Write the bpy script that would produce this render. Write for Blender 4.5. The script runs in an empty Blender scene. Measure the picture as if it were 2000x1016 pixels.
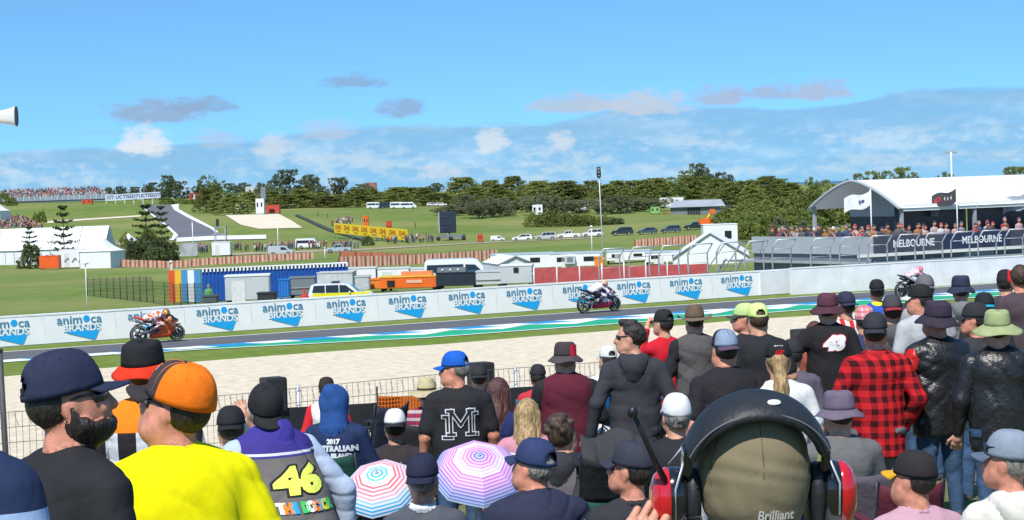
import bpy, bmesh, math, random
import numpy as np
from mathutils import Vector, Matrix, Euler
random.seed(7); np.random.seed(7)
SC = bpy.context.scene
COL = SC.collection
R = math.radians

# ------------------------------------------------------------------ camera
F_PX, CX, CY = 4000.0, 1000.0, 508.0
CAM_H = 5.0
PITCH, ROLL = math.atan(135.0/F_PX), R(1.95)
cam_d = bpy.data.cameras.new('camera')
cam = bpy.data.objects.new('camera', cam_d); COL.objects.link(cam)
cam_d.sensor_width = 36.0; cam_d.lens = 36.0*F_PX/2000.0
cam_d.clip_start = 0.1; cam_d.clip_end = 60000
cam.location = (0, 0, CAM_H)
CAM_R = Matrix.Rotation(math.pi/2-PITCH, 3, 'X') @ Matrix.Rotation(-ROLL, 3, 'Z')
cam.rotation_euler = CAM_R.to_euler()
SC.camera = cam

# ------------------------------------------------------------------ sky and sun
SUN_AZ = R(198)      # direction towards the sun, clockwise from +Y (ahead): behind the left shoulder
SUN_EL = R(52)
world = bpy.data.worlds.new('World'); SC.world = world; world.use_nodes = True
wn, wl = world.node_tree.nodes, world.node_tree.links
wn.clear()
def N(nodes, t, **kw):
    n = nodes.new(t)
    for k, v in kw.items(): setattr(n, k, v)
    return n
def vmath(nodes, links, op, a, b=None):
    n = N(nodes, 'ShaderNodeMath', operation=op)
    for i, v in enumerate((a, b)):
        if v is None: continue
        if isinstance(v, (int, float)): n.inputs[i].default_value = v
        else: links.new(v, n.inputs[i])
    return n.outputs[0]
def wm(op, a, b=None): return vmath(wn, wl, op, a, b)
tc = N(wn, 'ShaderNodeTexCoord')
sep = N(wn, 'ShaderNodeSeparateXYZ'); wl.new(tc.outputs['Generated'], sep.inputs[0])
# the sky is looked up a little higher than the view so the clear air stays blue down to the sea
comb = N(wn, 'ShaderNodeCombineXYZ')
wl.new(sep.outputs[0], comb.inputs[0]); wl.new(sep.outputs[1], comb.inputs[1])
wl.new(wm('ADD', wm('MULTIPLY', wm('MAXIMUM', sep.outputs[2], 0.0), 1.6), 0.16), comb.inputs[2])
sky = N(wn, 'ShaderNodeTexSky', sky_type='NISHITA', sun_disc=False)
sky.sun_elevation = SUN_EL; sky.sun_rotation = SUN_AZ
sky.air_density = 1.0; sky.dust_density = 0.1; sky.ozone_density = 3.0
wl.new(comb.outputs[0], sky.inputs[0])
tint = N(wn, 'ShaderNodeMix', data_type='RGBA', blend_type='MULTIPLY'); tint.inputs[0].default_value = 1.0
wl.new(sky.outputs[0], tint.inputs[6]); tint.inputs[7].default_value = (0.62, 0.98, 1.06, 1)
# clouds: azimuth / elevation plane, a bank near the horizon and loose cumulus above it
az = wm('ARCTAN2', sep.outputs[0], sep.outputs[1])
el = wm('ARCSINE', sep.outputs[2])
def cloudnoise(sx, sy, ox, oy, detail=6, rough=0.55, dist=0.0):
    c = N(wn, 'ShaderNodeCombineXYZ')
    wl.new(wm('ADD', wm('MULTIPLY', az, sx), ox), c.inputs[0]); wl.new(wm('ADD', wm('MULTIPLY', el, sy), oy), c.inputs[1])
    n = N(wn, 'ShaderNodeTexNoise'); n.inputs['Scale'].default_value = 1.0
    n.inputs['Detail'].default_value = detail; n.inputs['Roughness'].default_value = rough; n.inputs['Distortion'].default_value = dist
    wl.new(c.outputs[0], n.inputs['Vector']); return n.outputs['Fac']
def ramp(v, a, b, c=0.0, d=1.0, kind='SMOOTHSTEP'):
    n = N(wn, 'ShaderNodeMapRange', interpolation_type=kind)
    wl.new(v, n.inputs['Value'])
    for k, x in zip(('From Min', 'From Max', 'To Min', 'To Max'), (a, b, c, d)): n.inputs[k].default_value = x
    return n.outputs[0]
fine = cloudnoise(115, 230, 1.7, 3.3, 5, 0.6)
wide = cloudnoise(12, 60, 3.1, 0.4, 3)
el_w = wm('SUBTRACT', wm('ADD', el, wm('MULTIPLY', wm('SUBTRACT', wide, 0.5), 0.022)), wm('MULTIPLY', az, 0.03))
bank = ramp(el_w, 0.0345, 0.031)                      # slate-blue bank below about 2 degrees
puff_zone = wm('MULTIPLY', ramp(el, 0.030, 0.018), ramp(el, 0.0, 0.006))
white_puff = wm('MULTIPLY', ramp(wm('ADD', wm('MULTIPLY', fine, 0.5), wm('MULTIPLY', wide, 0.6)), 0.50, 0.68), puff_zone)
streak = wm('MULTIPLY', ramp(cloudnoise(9, 150, 5.0, 1.0, 3, 0.5), 0.5, 0.72), ramp(el, 0.046, 0.036))
fine_c = wm('MULTIPLY', wm('SUBTRACT', fine, 0.5), 1.9)
def blob(azd, eld, ra, re):   # one cumulus at a compass direction (degrees), flat below and ragged above
    dx = wm('DIVIDE', wm('SUBTRACT', az, R(azd)), R(ra)); dy = wm('DIVIDE', wm('SUBTRACT', el, R(eld-re*0.4)), R(re*1.25))
    dy = wm('ADD', wm('MAXIMUM', dy, 0.0), wm('MULTIPLY', wm('MAXIMUM', wm('MULTIPLY', dy, -1.0), 0.0), 2.2))
    d = wm('ADD', wm('MULTIPLY', dx, dx), wm('MULTIPLY', dy, dy))
    return ramp(wm('ADD', wm('SUBTRACT', 1.0, d), fine_c), 0.15, 0.95)
def px_azel(px, py):
    v = CAM_R @ Vector(((px-CX)/F_PX, -(py-CY)/F_PX, -1)); v.normalize()
    return math.degrees(math.atan2(v.x, v.y)), math.degrees(math.asin(v.z))
def mixc(fac, a, b):
    n = N(wn, 'ShaderNodeMix', data_type='RGBA')
    wl.new(fac, n.inputs[0])
    for i, v in ((6, a), (7, b)):
        if isinstance(v, tuple): n.inputs[i].default_value = (*v, 1)
        else: wl.new(v, n.inputs[i])
    return n.outputs[2]
SKYK = 5.4     # cloud colours are given as picture values and divided by the background strength
c = tint.outputs[2]
mott = ramp(wm('ADD', wm('MULTIPLY', fine, 0.35), wm('MULTIPLY', cloudnoise(22, 80, 7.7, 5.1, 3, 0.5), 0.85)), 0.52, 0.88)
bankc = mixc(mott, tuple(SKYK*x for x in (0.22, 0.42, 0.62)), tuple(SKYK*x for x in (0.50, 0.66, 0.80)))
c = mixc(wm('MULTIPLY', bank, 0.66), c, bankc)
c = mixc(wm('MULTIPLY', streak, 0.5), c, tuple(SKYK*x for x in (0.30, 0.52, 0.72)))
c = mixc(wm('MULTIPLY', white_puff, 0.65), c, tuple(SKYK*x for x in (0.58, 0.72, 0.83)))
for (bx, by, ra, re, sd, k, colr) in (
        (300, 212, 1.9, 0.50, 2.2, 0.85, (0.30, 0.42, 0.60)), (395, 200, 1.2, 0.36, 2.2, 0.8, (0.27, 0.40, 0.59)), (695, 155, 1.15, 0.30, 5.1, 0.75, (0.26, 0.40, 0.60)),
        (785, 205, 0.90, 0.44, 7.7, 0.8, (0.28, 0.41, 0.60)), (1120, 198, 1.7, 0.42, 9.4, 0.9, (0.46, 0.56, 0.70)),
        (1260, 195, 1.7, 0.52, 4.4, 0.92, (0.52, 0.61, 0.73)), (1405, 182, 1.0, 0.44, 3.3, 0.85, (0.40, 0.49, 0.66)),
        (1500, 176, 1.05, 0.32, 6.2, 0.8, (0.38, 0.47, 0.65)), (1600, 172, 1.15, 0.42, 8.8, 0.85, (0.42, 0.50, 0.67)),
        (285, 270, 0.95, 0.60, 1.3, 0.95, (0.74, 0.80, 0.86)), (535, 278, 0.85, 0.45, 2.9, 0.75, (0.60, 0.70, 0.81)),
        (640, 248, 1.1, 0.46, 6.9, 0.65, (0.46, 0.58, 0.74)), (960, 268, 0.65, 0.56, 3.9, 0.85, (0.66, 0.75, 0.84)),
        (1095, 270, 0.55, 0.40, 7.2, 0.8, (0.64, 0.73, 0.83)), (420, 268, 1.0, 0.4, 1.1, 0.6, (0.44, 0.58, 0.74)), (860, 330, 0.9, 0.35, 1.1, 0.6, (0.62, 0.72, 0.83))):
    a_, e_ = px_azel(bx, by)
    c = mixc(wm('MULTIPLY', blob(a_, e_, ra, re), k), c, tuple(SKYK*x for x in colr))
bg = N(wn, 'ShaderNodeBackground'); bg.inputs[1].default_value = 0.15
wl.new(c, bg.inputs[0])
world.cycles.sampling_method = 'MANUAL'; world.cycles.sample_map_resolution = 256
wo = N(wn, 'ShaderNodeOutputWorld'); wl.new(bg.outputs[0], wo.inputs[0])

sun_d = bpy.data.lights.new('sun', 'SUN'); sun_d.energy = 4.2; sun_d.angle = R(0.53); sun_d.color = (1.0, 0.955, 0.88)
sun = bpy.data.objects.new('sun', sun_d); COL.objects.link(sun)
sv = Vector((math.sin(SUN_AZ)*math.cos(SUN_EL), math.cos(SUN_AZ)*math.cos(SUN_EL), math.sin(SUN_EL)))
sun.rotation_euler = sv.to_track_quat('Z', 'Y').to_euler(); sun.location = (-20, -20, 60)
vs = SC.view_settings
vs.view_transform = 'Standard'; vs.look = 'None'; vs.exposure = 0.38; vs.gamma = 1.0; vs.use_curve_mapping = False
SC.render.engine = 'CYCLES'
SC.cycles.use_denoising = True
SC.cycles.max_bounces = 6; SC.cycles.diffuse_bounces = 3; SC.cycles.glossy_bounces = 3; SC.cycles.transparent_max_bounces = 12

# ------------------------------------------------------------------ pixel geometry
def ray(px, py):
    v = CAM_R @ Vector(((px-CX)/F_PX, -(py-CY)/F_PX, -1))
    return v / v.y
def P(px, py, Y):
    v = ray(px, py); return Vector((v.x*Y, Y, CAM_H+v.z*Y))
def flat(px, py, z=0.0):
    v = ray(px, py); t = (z-CAM_H)/v.z
    return Vector((v.x*t, t, z))
TD = ray(8000, 135); TD = Vector((TD.x, TD.y, 0)).normalized()      # along the straight
TN = Vector((-TD.y, TD.x, 0))                                       # across it, away from the crowd
W0 = flat(1000, 611)                                                # foot of the pit wall
def st(p): d = Vector((p[0]-W0.x, p[1]-W0.y, 0)); return d.dot(TN), d.dot(TD)
def XY(s, t, z=0.0): q = W0+TN*s+TD*t; return Vector((q.x, q.y, z))
def s_of(px, py, z=0.0): return st(flat(px, py, z))[0]

# ------------------------------------------------------------------ helpers: materials
_m = {}
def srgb(r, g=None, b=None):
    if g is None: r, g, b = r
    f = lambda u: (u/255/12.92 if u/255 <= 0.04045 else ((u/255+0.055)/1.055)**2.4)
    return (f(r), f(g), f(b))
def mat(name, col, rough=0.8, var=0.12, scale=6.0, bump=0.0, bscale=None, metal=0.0, spec=0.4, coat=0.0, detail=4.0, objcol=False, stretch=None, col2=None, trans=0.0):
    key = (name, tuple(col), rough, var, scale, bump, metal, objcol)
    if key in _m: return _m[key]
    m = bpy.data.materials.new(name); m.use_nodes = True
    nd, lk = m.node_tree.nodes, m.node_tree.links
    p = nd['Principled BSDF']
    p.inputs['Roughness'].default_value = rough; p.inputs['Metallic'].default_value = metal
    p.inputs['Specular IOR Level'].default_value = spec; p.inputs['Coat Weight'].default_value = coat
    t = N(nd, 'ShaderNodeTexCoord'); vec = t.outputs['Object']
    if stretch:
        mp = N(nd, 'ShaderNodeMapping'); mp.inputs['Scale'].default_value = stretch
        lk.new(vec, mp.inputs[0]); vec = mp.outputs[0]
    n = N(nd, 'ShaderNodeTexNoise'); n.inputs['Scale'].default_value = scale; n.inputs['Detail'].default_value = detail
    lk.new(vec, n.inputs['Vector'])
    r = N(nd, 'ShaderNodeMapRange'); r.inputs['From Min'].default_value = 0.3; r.inputs['From Max'].default_value = 0.7
    lk.new(n.outputs['Fac'], r.inputs['Value'])
    mx = N(nd, 'ShaderNodeMix', data_type='RGBA'); lk.new(r.outputs[0], mx.inputs[0])
    a = tuple(max(0, x*(1-var)) for x in col); b = tuple(x*(1+var) for x in col) if col2 is None else col2
    mx.inputs[6].default_value = (*a, 1); mx.inputs[7].default_value = (*b, 1)
    outc = mx.outputs[2]
    if objcol:
        oi = N(nd, 'ShaderNodeObjectInfo'); mm = N(nd, 'ShaderNodeMix', data_type='RGBA', blend_type='MULTIPLY'); mm.inputs[0].default_value = 1
        lk.new(outc, mm.inputs[6]); lk.new(oi.outputs['Color'], mm.inputs[7]); outc = mm.outputs[2]
    lk.new(outc, p.inputs['Base Color'])
    if bump:
        n2 = N(nd, 'ShaderNodeTexNoise'); n2.inputs['Scale'].default_value = bscale or scale*3; n2.inputs['Detail'].default_value = 3
        lk.new(vec, n2.inputs['Vector'])
        bp = N(nd, 'ShaderNodeBump'); bp.inputs['Strength'].default_value = bump; bp.inputs['Distance'].default_value = 0.02
        lk.new(n2.outputs['Fac'], bp.inputs['Height']); lk.new(bp.outputs[0], p.inputs['Normal'])
    _m[key] = m; 
    return m
def pmat(name, fn, rough=0.8, spec=0.35, bump=0.0, bscale=40.0):
    """material whose base colour comes from fn(nodes, links, object-coordinate separate node) -> colour socket"""
    m = bpy.data.materials.new(name); m.use_nodes = True
    nd, lk = m.node_tree.nodes, m.node_tree.links
    p = nd['Principled BSDF']; p.inputs['Roughness'].default_value = rough; p.inputs['Specular IOR Level'].default_value = spec
    t = N(nd, 'ShaderNodeTexCoord'); sp = N(nd, 'ShaderNodeSeparateXYZ'); lk.new(t.outputs['Object'], sp.inputs[0])
    lk.new(fn(nd, lk, sp, t.outputs['Object']), p.inputs['Base Color'])
    if bump:
        n2 = N(nd, 'ShaderNodeTexNoise'); n2.inputs['Scale'].default_value = bscale; lk.new(t.outputs['Object'], n2.inputs['Vector'])
        bp = N(nd, 'ShaderNodeBump'); bp.inputs['Strength'].default_value = bump; bp.inputs['Distance'].default_value = 0.01
        lk.new(n2.outputs['Fac'], bp.inputs['Height']); lk.new(bp.outputs[0], p.inputs['Normal'])
    return m
def mixn(nd, lk, fac, a, b):
    n = N(nd, 'ShaderNodeMix', data_type='RGBA')
    if isinstance(fac, (int, float)): n.inputs[0].default_value = fac
    else: lk.new(fac, n.inputs[0])
    for i, v in ((6, a), (7, b)):
        if isinstance(v, tuple): n.inputs[i].default_value = (*v[:3], 1)
        else: lk.new(v, n.inputs[i])
    return n.outputs[2]

# ------------------------------------------------------------------ helpers: meshes
class MB:
    """collects shapes, builds ONE mesh object"""
    def __init__(self): self.v, self.f, self.mi, self.sm = [], [], [], []
    def add(self, v, f, mi=0, smooth=False):
        o = len(self.v); self.v += [tuple(x) for x in v]
        self.f += [tuple(i+o for i in q) for q in f]; self.mi += [mi]*len(f); self.sm += [smooth]*len(f); return self
    def box(self, c, d, mi=0, rz=0.0, M=None):
        hx, hy, hz = d[0]/2, d[1]/2, d[2]/2
        pts = [Vector((x, y, z)) for x in (-hx, hx) for y in (-hy, hy) for z in (-hz, hz)]
        rot = M if M is not None else Matrix.Rotation(rz, 3, 'Z')
        pts = [rot @ p + Vector(c) for p in pts]
        return self.add(pts, [(0, 1, 3, 2), (4, 6, 7, 5), (0, 4, 5, 1), (2, 3, 7, 6), (0, 2, 6, 4), (1, 5, 7, 3)], mi)
    def tube(self, pts, r, n=8, mi=0, caps=True, smooth=True):
        pts = [Vector(p) for p in pts]; rs = r if isinstance(r, (list, tuple)) else [r]*len(pts)
        v, f = [], []
        for i, p in enumerate(pts):
            t = (pts[min(i+1, len(pts)-1)]-pts[max(i-1, 0)]).normalized()
            a = t.cross(Vector((0, 0, 1)) if abs(t.z) < 0.9 else Vector((1, 0, 0))).normalized(); b = t.cross(a)
            v += [p+(a*math.cos(k*2*math.pi/n)+b*math.sin(k*2*math.pi/n))*rs[i] for k in range(n)]
        for i in range(len(pts)-1):
            f += [(i*n+k, i*n+(k+1) % n, (i+1)*n+(k+1) % n, (i+1)*n+k) for k in range(n)]
        if caps: f += [tuple(range(n-1, -1, -1)), tuple((len(pts)-1)*n+k for k in range(n))]
        return self.add(v, f, mi, smooth)
    def lathe(self, prof, n=24, axis='Z', c=(0, 0, 0), mi=0, smooth=True, close=False, sx=1, sy=1):
        v, f = [], []
        for (r, h) in prof:
            for k in range(n):
                a = k*2*math.pi/n; x, y = r*math.cos(a)*sx, r*math.sin(a)*sy
                q = {'Z': (x, y, h), 'Y': (x, h, y), 'X': (h, x, y)}[axis]
                v.append((q[0]+c[0], q[1]+c[1], q[2]+c[2]))
        m = len(prof)
        for i in range(m if close else m-1):
            j = (i+1) % m
            f += [(i*n+k, i*n+(k+1) % n, j*n+(k+1) % n, j*n+k) for k in range(n)]
        return self.add(v, f, mi, smooth)
    def prism(self, outline, y0, y1, mi=0, axis='Y'):
        n = len(outline)
        def q(p, h): return {'Y': (p[0], h, p[1]), 'X': (h, p[0], p[1]), 'Z': (p[0], p[1], h)}[axis]
        v = [q(p, y0) for p in outline]+[q(p, y1) for p in outline]
        f = [tuple(range(n)), tuple(range(2*n-1, n-1, -1))]+[(i, i+n, (i+1) % n+n, (i+1) % n) for i in range(n)]
        return self.add(v, f, mi)
    def grid(self, rows, mi=0, smooth=True, cyc=False):
        nr, nc = len(rows), len(rows[0])
        v = [p for r_ in rows for p in r_]
        f = [(i*nc+k, i*nc+(k+1) % nc, (i+1)*nc+(k+1) % nc, (i+1)*nc+k) for i in range(nr-1) for k in range(nc if cyc else nc-1)]
        return self.add(v, f, mi, smooth)
    def build(self, name, mats, parent=None, loc=(0, 0, 0), rz=0.0, fix=True, bevel=0.0):
        me = bpy.data.meshes.new(name); me.from_pydata(self.v, [], self.f); me.update()
        if not isinstance(mats, (list, tuple)): mats = [mats]
        for m in mats: me.materials.append(m)
        me.polygons.foreach_set('material_index', self.mi); me.polygons.foreach_set('use_smooth', self.sm)
        if fix:
            bm = bmesh.new(); bm.from_mesh(me); bmesh.ops.recalc_face_normals(bm, faces=bm.faces)
            if bevel:
                es = [e for e in bm.edges if len(e.link_faces) == 2 and e.calc_face_angle(0) > 0.6]
                bmesh.ops.bevel(bm, geom=es, offset=bevel, segments=2, affect='EDGES', clamp_overlap=True)
            bm.to_mesh(me); bm.free()
        return link(name, me, parent, loc, rz)
def link(name, me, parent=None, loc=(0, 0, 0), rz=0.0):
    o = bpy.data.objects.new(name, me); COL.objects.link(o)
    o.location = loc; o.rotation_euler = (0, 0, rz)
    if parent is not None: o.parent = parent
    return o
def empty(name, loc=(0, 0, 0), rz=0.0):
    o = bpy.data.objects.new(name, None); COL.objects.link(o); o.location = loc; o.rotation_euler = (0, 0, rz); o.empty_display_size = 0.1; return o
def tag(o, label, cat, group=None):
    o['label'] = label; o['category'] = cat
    if group: o['group'] = group
    return o
def struct(o): o['kind'] = 'structure'; return o
def stuff(o): o['kind'] = 'stuff'; return o
def copy_tree(o, parent=None):
    c = o.copy(); COL.objects.link(c); c.parent = parent
    if parent is not None: c.matrix_parent_inverse = o.matrix_parent_inverse
    for ch in o.children: copy_tree(ch, c)
    return c
def text_mesh(s, size=1.0, bold=0.0, extrude=0.0, shear=0.0, spacing=1.0):
    cu = bpy.data.curves.new('txt', 'FONT'); cu.body = s; cu.size = size; cu.align_x = 'CENTER'; cu.align_y = 'CENTER'
    cu.offset = bold; cu.extrude = extrude; cu.shear = shear; cu.space_character = spacing; cu.resolution_u = 3
    ob = bpy.data.objects.new('txt', cu); COL.objects.link(ob)
    bpy.context.view_layer.update()
    me = bpy.data.meshes.new_from_object(ob.evaluated_get(bpy.context.evaluated_depsgraph_get()))
    bpy.data.objects.remove(ob); bpy.data.curves.remove(cu)
    V = np.array([v.co[:] for v in me.vertices]); Fc = [tuple(p.vertices) for p in me.polygons]
    bpy.data.meshes.remove(me)
    return V, Fc      # in the XY plane, centred

# ------------------------------------------------------------------ helpers: smooth bodies grown from distance fields
_CORN = [(0,0,0),(1,0,0),(0,1,0),(1,1,0),(0,0,1),(1,0,1),(0,1,1),(1,1,1)]
_EDG = [(0,1),(2,3),(4,5),(6,7),(0,2),(1,3),(4,6),(5,7),(0,4),(1,5),(2,6),(3,7)]
def surfnet(Fv, o, h):
    ins = Fv < 0
    nx, ny, nz = Fv.shape
    cs = [ins[a:nx-1+a, b:ny-1+b, c_:nz-1+c_] for a, b, c_ in _CORN]
    cnt = sum(x.astype(np.int8) for x in cs)
    act = (cnt > 0) & (cnt < 8)
    idx = np.argwhere(act); n = len(idx)
    ids = -np.ones(act.shape, np.int64); ids[act] = np.arange(n)
    vals = np.stack([Fv[idx[:, 0]+a, idx[:, 1]+b, idx[:, 2]+c_] for a, b, c_ in _CORN], 1)
    acc = np.zeros((n, 3)); w = np.zeros(n)
    C = np.array(_CORN, float)
    for a, b in _EDG:
        va, vb = vals[:, a], vals[:, b]; m = (va < 0) != (vb < 0)
        t = np.where(m, va/np.where(m, va-vb, 1), 0)
        acc += np.where(m[:, None], C[a]+t[:, None]*(C[b]-C[a]), 0); w += m
    V = (idx + acc/w[:, None])*h + o
    Q = []
    for ax in range(3):
        sl0 = [slice(None)]*3; sl1 = [slice(None)]*3; sl0[ax] = slice(0, -1); sl1[ax] = slice(1, None)
        a, b = ins[tuple(sl0)], ins[tuple(sl1)]
        e = np.argwhere(a != b)
        u, v = (ax+1) % 3, (ax+2) % 3
        ok = (e[:, u] > 0) & (e[:, v] > 0) & (e[:, u] < Fv.shape[u]-1) & (e[:, v] < Fv.shape[v]-1)
        e = e[ok]
        def g(du, dv):
            q = e.copy(); q[:, u] -= du; q[:, v] -= dv; return ids[q[:, 0], q[:, 1], q[:, 2]]
        q = np.stack([g(1, 1), g(0, 1), g(0, 0), g(1, 0)], 1)
        flip = ~a[e[:, 0], e[:, 1], e[:, 2]]
        q[flip] = q[flip][:, ::-1]
        Q.append(q)
    return V, np.concatenate(Q)
class SDF:
    """groups of round cones; every group gets a material; the groups melt into one closed surface"""
    def __init__(self): self.pr = []; self.disp = {}; self.cut = {}
    def cone(self, g, a, b, ra, rb=None, sc=(1, 1, 1), k=0.03, M=None):
        self.pr.append((g, np.array(a, float), np.array(b, float), ra, ra if rb is None else rb, np.array(sc, float), k, M)); return self
    def ball(self, g, c, r, sc=(1, 1, 1), k=0.03, M=None): return self.cone(g, c, c, r, r, sc, k, M)
    def mesh(self, h, gk=0.006):
        groups = []; lo, hi = [], []
        for (g, a, b, ra, rb, sc, k, M) in self.pr:
            if g not in groups: groups.append(g)
            rr = max(ra, rb)*(sc if M is None else np.array([max(sc)]*3))
            lo.append(np.minimum(a, b)-rr); hi.append(np.maximum(a, b)+rr)
        L = np.min(lo, 0)-2.5*h; H = np.max(hi, 0)+2.5*h
        n = np.ceil((H-L)/h).astype(int)+1
        ax = [L[i]+h*np.arange(n[i]) for i in range(3)]
        FG = {g: np.full(n, 0.12, np.float32) for g in groups}
        for (g, a, b, ra, rb, sc, k, M), l_, h_ in zip(self.pr, lo, hi):
            mg = 0.05+k
            i0 = np.maximum(0, np.floor((l_-mg-L)/h).astype(int)); i1 = np.minimum(n, np.ceil((h_+mg-L)/h).astype(int)+1)
            X, Y, Z = np.meshgrid(*[ax[i][i0[i]:i1[i]] for i in range(3)], indexing='ij')
            mid = (a+b)/2
            p = np.stack([X-mid[0], Y-mid[1], Z-mid[2]], -1)
            ba = b-a
            if M is not None: p = p @ M; ba = ba @ M
            p = p/sc; ba = ba/sc
            pa = p+ba/2; l2 = float(ba@ba)
            t = np.clip((pa@ba)/l2, 0, 1) if l2 > 1e-9 else np.zeros(p.shape[:-1])
            d = (np.linalg.norm(pa-t[..., None]*ba, axis=-1)-(ra+(rb-ra)*t))*float(min(sc))
            S = tuple(slice(i0[i], i1[i]) for i in range(3)); cur = FG[g][S]
            if k > 0:
                q = np.clip(0.5+0.5*(cur-d)/k, 0, 1); FG[g][S] = cur*(1-q)+d*q-k*q*(1-q)
            else: FG[g][S] = np.minimum(cur, d)
        if self.disp:
            for g, fn in self.disp.items():
                if g in FG:
                    i3 = np.nonzero(np.abs(FG[g]) < 0.02+1.5*h)
                    FG[g][i3] += fn(ax[0][i3[0]], ax[1][i3[1]], ax[2][i3[2]]).astype(np.float32)
        if self.cut:
            X, Y, Z = np.meshgrid(*ax, indexing='ij', sparse=True)
            for g, fn in self.cut.items():
                if g in FG: FG[g] = np.maximum(FG[g], fn(X, Y, Z)).astype(np.float32)
        T = None
        for g in groups:
            if T is None: T = FG[g].copy()
            else:
                q = np.clip(0.5+0.5*(T-FG[g])/gk, 0, 1); T = T*(1-q)+FG[g]*q-gk*q*(1-q)
        V, Q = surfnet(T, L, h)
        def samp(pts):
            q = (pts-L)/h; i = np.clip(np.floor(q).astype(int), 0, n-2); fr = q-i; out = []
            for g in groups:
                acc = 0
                for (a, b, c_) in _CORN:
                    w = (fr[:, 0] if a else 1-fr[:, 0])*(fr[:, 1] if b else 1-fr[:, 1])*(fr[:, 2] if c_ else 1-fr[:, 2])
                    acc = acc+w*FG[g][i[:, 0]+a, i[:, 1]+b, i[:, 2]+c_]
                out.append(acc)
            return np.stack(out, 1)
        if len(groups) > 1:
            # slide the vertices that straddle two groups onto the seam, so hems and hairlines run clean
            for _ in range(2):
                S = samp(V); o2 = np.argsort(S, 1)[:, :2]; r_ = np.arange(len(V))
                d = S[r_, o2[:, 1]]-S[r_, o2[:, 0]]
                idx = np.where(d < 1.0*h)[0]
                if not len(idx): break
                ga, gb = o2[idx, 0], o2[idx, 1]; rr = np.arange(len(idx)); G = []
                for k_ in range(3):
                    e = np.zeros(3); e[k_] = h*0.5
                    sp, sn = samp(V[idx]+e), samp(V[idx]-e)
                    G.append(((sp[rr, gb]-sp[rr, ga])-(sn[rr, gb]-sn[rr, ga]))/h)
                G = np.stack(G, 1); g2 = (G*G).sum(1)
                stp = -(d[idx]/np.maximum(g2, 0.15))[:, None]*G
                ln = np.linalg.norm(stp, axis=1); m = ln < 0.75*h
                sh = np.argmin(np.abs(ln)) if False else None
                V[idx[m]] += stp[m]*0.9
        mi = np.argmin(samp(V[Q].mean(1)), 1)
        return V, Q, mi, groups
def np_mesh(name, V, Q, mi, mats, smooth=True):
    me = bpy.data.meshes.new(name)
    me.vertices.add(len(V)); me.vertices.foreach_set('co', np.asarray(V, np.float32).ravel())
    me.loops.add(Q.size); me.loops.foreach_set('vertex_index', Q.ravel().astype(np.int32))
    me.polygons.add(len(Q)); me.polygons.foreach_set('loop_start', np.arange(0, Q.size, Q.shape[1], dtype=np.int32))
    me.polygons.foreach_set('loop_total', np.full(len(Q), Q.shape[1], np.int32))
    for m in mats: me.materials.append(m)
    me.polygons.foreach_set('material_index', np.asarray(mi, np.int32))
    me.polygons.foreach_set('use_smooth', np.full(len(Q), smooth))
    me.update(calc_edges=True); me.validate()
    return me
# ================================================================== terrain
def yh(px): return 407-0.034*px
CTRL = []
for t in range(-120, 260, 30):
    for s, z in ((2, -0.05), (14, -0.35)): q = XY(s, t); CTRL.append((q.x, q.y, z))
for px, py, Y in ((365, 592, 162), (100, 520, 380), (20, 519, 380), (215, 521, 380), (300, 508, 395), (100, 565, 215), (250, 565, 205),
        (600, 487, 440), (450, 500, 420), (750, 480, 440), (950, 473, 440), (1150, 464, 440), (1357, 451, 445), (1020, 470, 440),
        (330, 464, 540), (425, 458, 545), (345, 430, 680), (320, 400, 850), (290, 399, 855), (150, 445, 600), (200, 403, 820), (60, 420, 760), (100, 395, 880),
        (450, 420, 640), (590, 447, 560), (520, 418, 650), (700, 410, 700), (850, 383, 1150), (740, 374, 1500), (640, 385, 1000), (1000, 420, 650),
        (1200, 441, 560), (1300, 418, 640), (1400, 420, 640), (1100, 410, 700), (1570, 372, 1500), (1900, 380, 900), (1650, 400, 500), (450, 392, 900),
        (900, 375, 1600), (1300, 372, 1500), (200, 392, 1500), (800, 520, 230), (1000, 515, 230), (1300, 500, 230), (1600, 480, 200), (1950, 470, 180)):
    p = P(px, py, Y); CTRL.append(tuple(p))
for X, Y, z in ((-900, 2500, 8), (0, 2600, 4), (900, 2500, -4), (-500, 300, -4), (-300, 150, -2.5), (500, 300, -4.5), (700, 900, -4), (-700, 900, 6)): CTRL.append((X, Y, z))
CT = np.array(CTRL); CTp = CT[:, :2]/100
def _k(d): return np.sqrt(d*d+0.01)
_A = np.zeros((len(CT)+3,)*2); _D = np.linalg.norm(CTp[:, None]-CTp[None], axis=-1)
_A[:-3, :-3] = _k(_D)+np.eye(len(CT))*-0.02; _A[:-3, -3] = 1; _A[:-3, -2:] = CTp; _A[-3, :-3] = 1; _A[-2:, :-3] = CTp.T
_W = np.linalg.solve(_A, np.concatenate([CT[:, 2], np.zeros(3)]))
def infield(X, Y):
    X = np.asarray(X, float); Y = np.asarray(Y, float)
    p = np.stack([X.ravel(), Y.ravel()], -1)/100
    z = np.empty(len(p))
    for i in range(0, len(p), 4000):
        q = p[i:i+4000]; z[i:i+4000] = _k(np.linalg.norm(q[:, None]-CTp[None], axis=-1))@_W[:-3]+_W[-3]+q@_W[-2:]
    return z.reshape(X.shape)
def sst(X, Y): return (X-W0.x)*TN.x+(Y-W0.y)*TN.y, (X-W0.x)*TD.x+(Y-W0.y)*TD.y
def sm(a, b, x): t = np.clip((x-a)/(b-a), 0, 1); return t*t*(3-2*t)
S_CAM = st((0, 0))[0]; S_F = -50.5
def mound(X, Y):
    X = np.asarray(X, float); Y = np.asarray(Y, float)
    s, t = sst(X, Y); pd = np.clip(s-S_CAM, -8, S_F-S_CAM)
    z = 3.4-pd*(0.098-0.0045*np.clip(X, -5, 6))
    return z*(1-sm(S_F+0.4, S_F+9, s))
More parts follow.
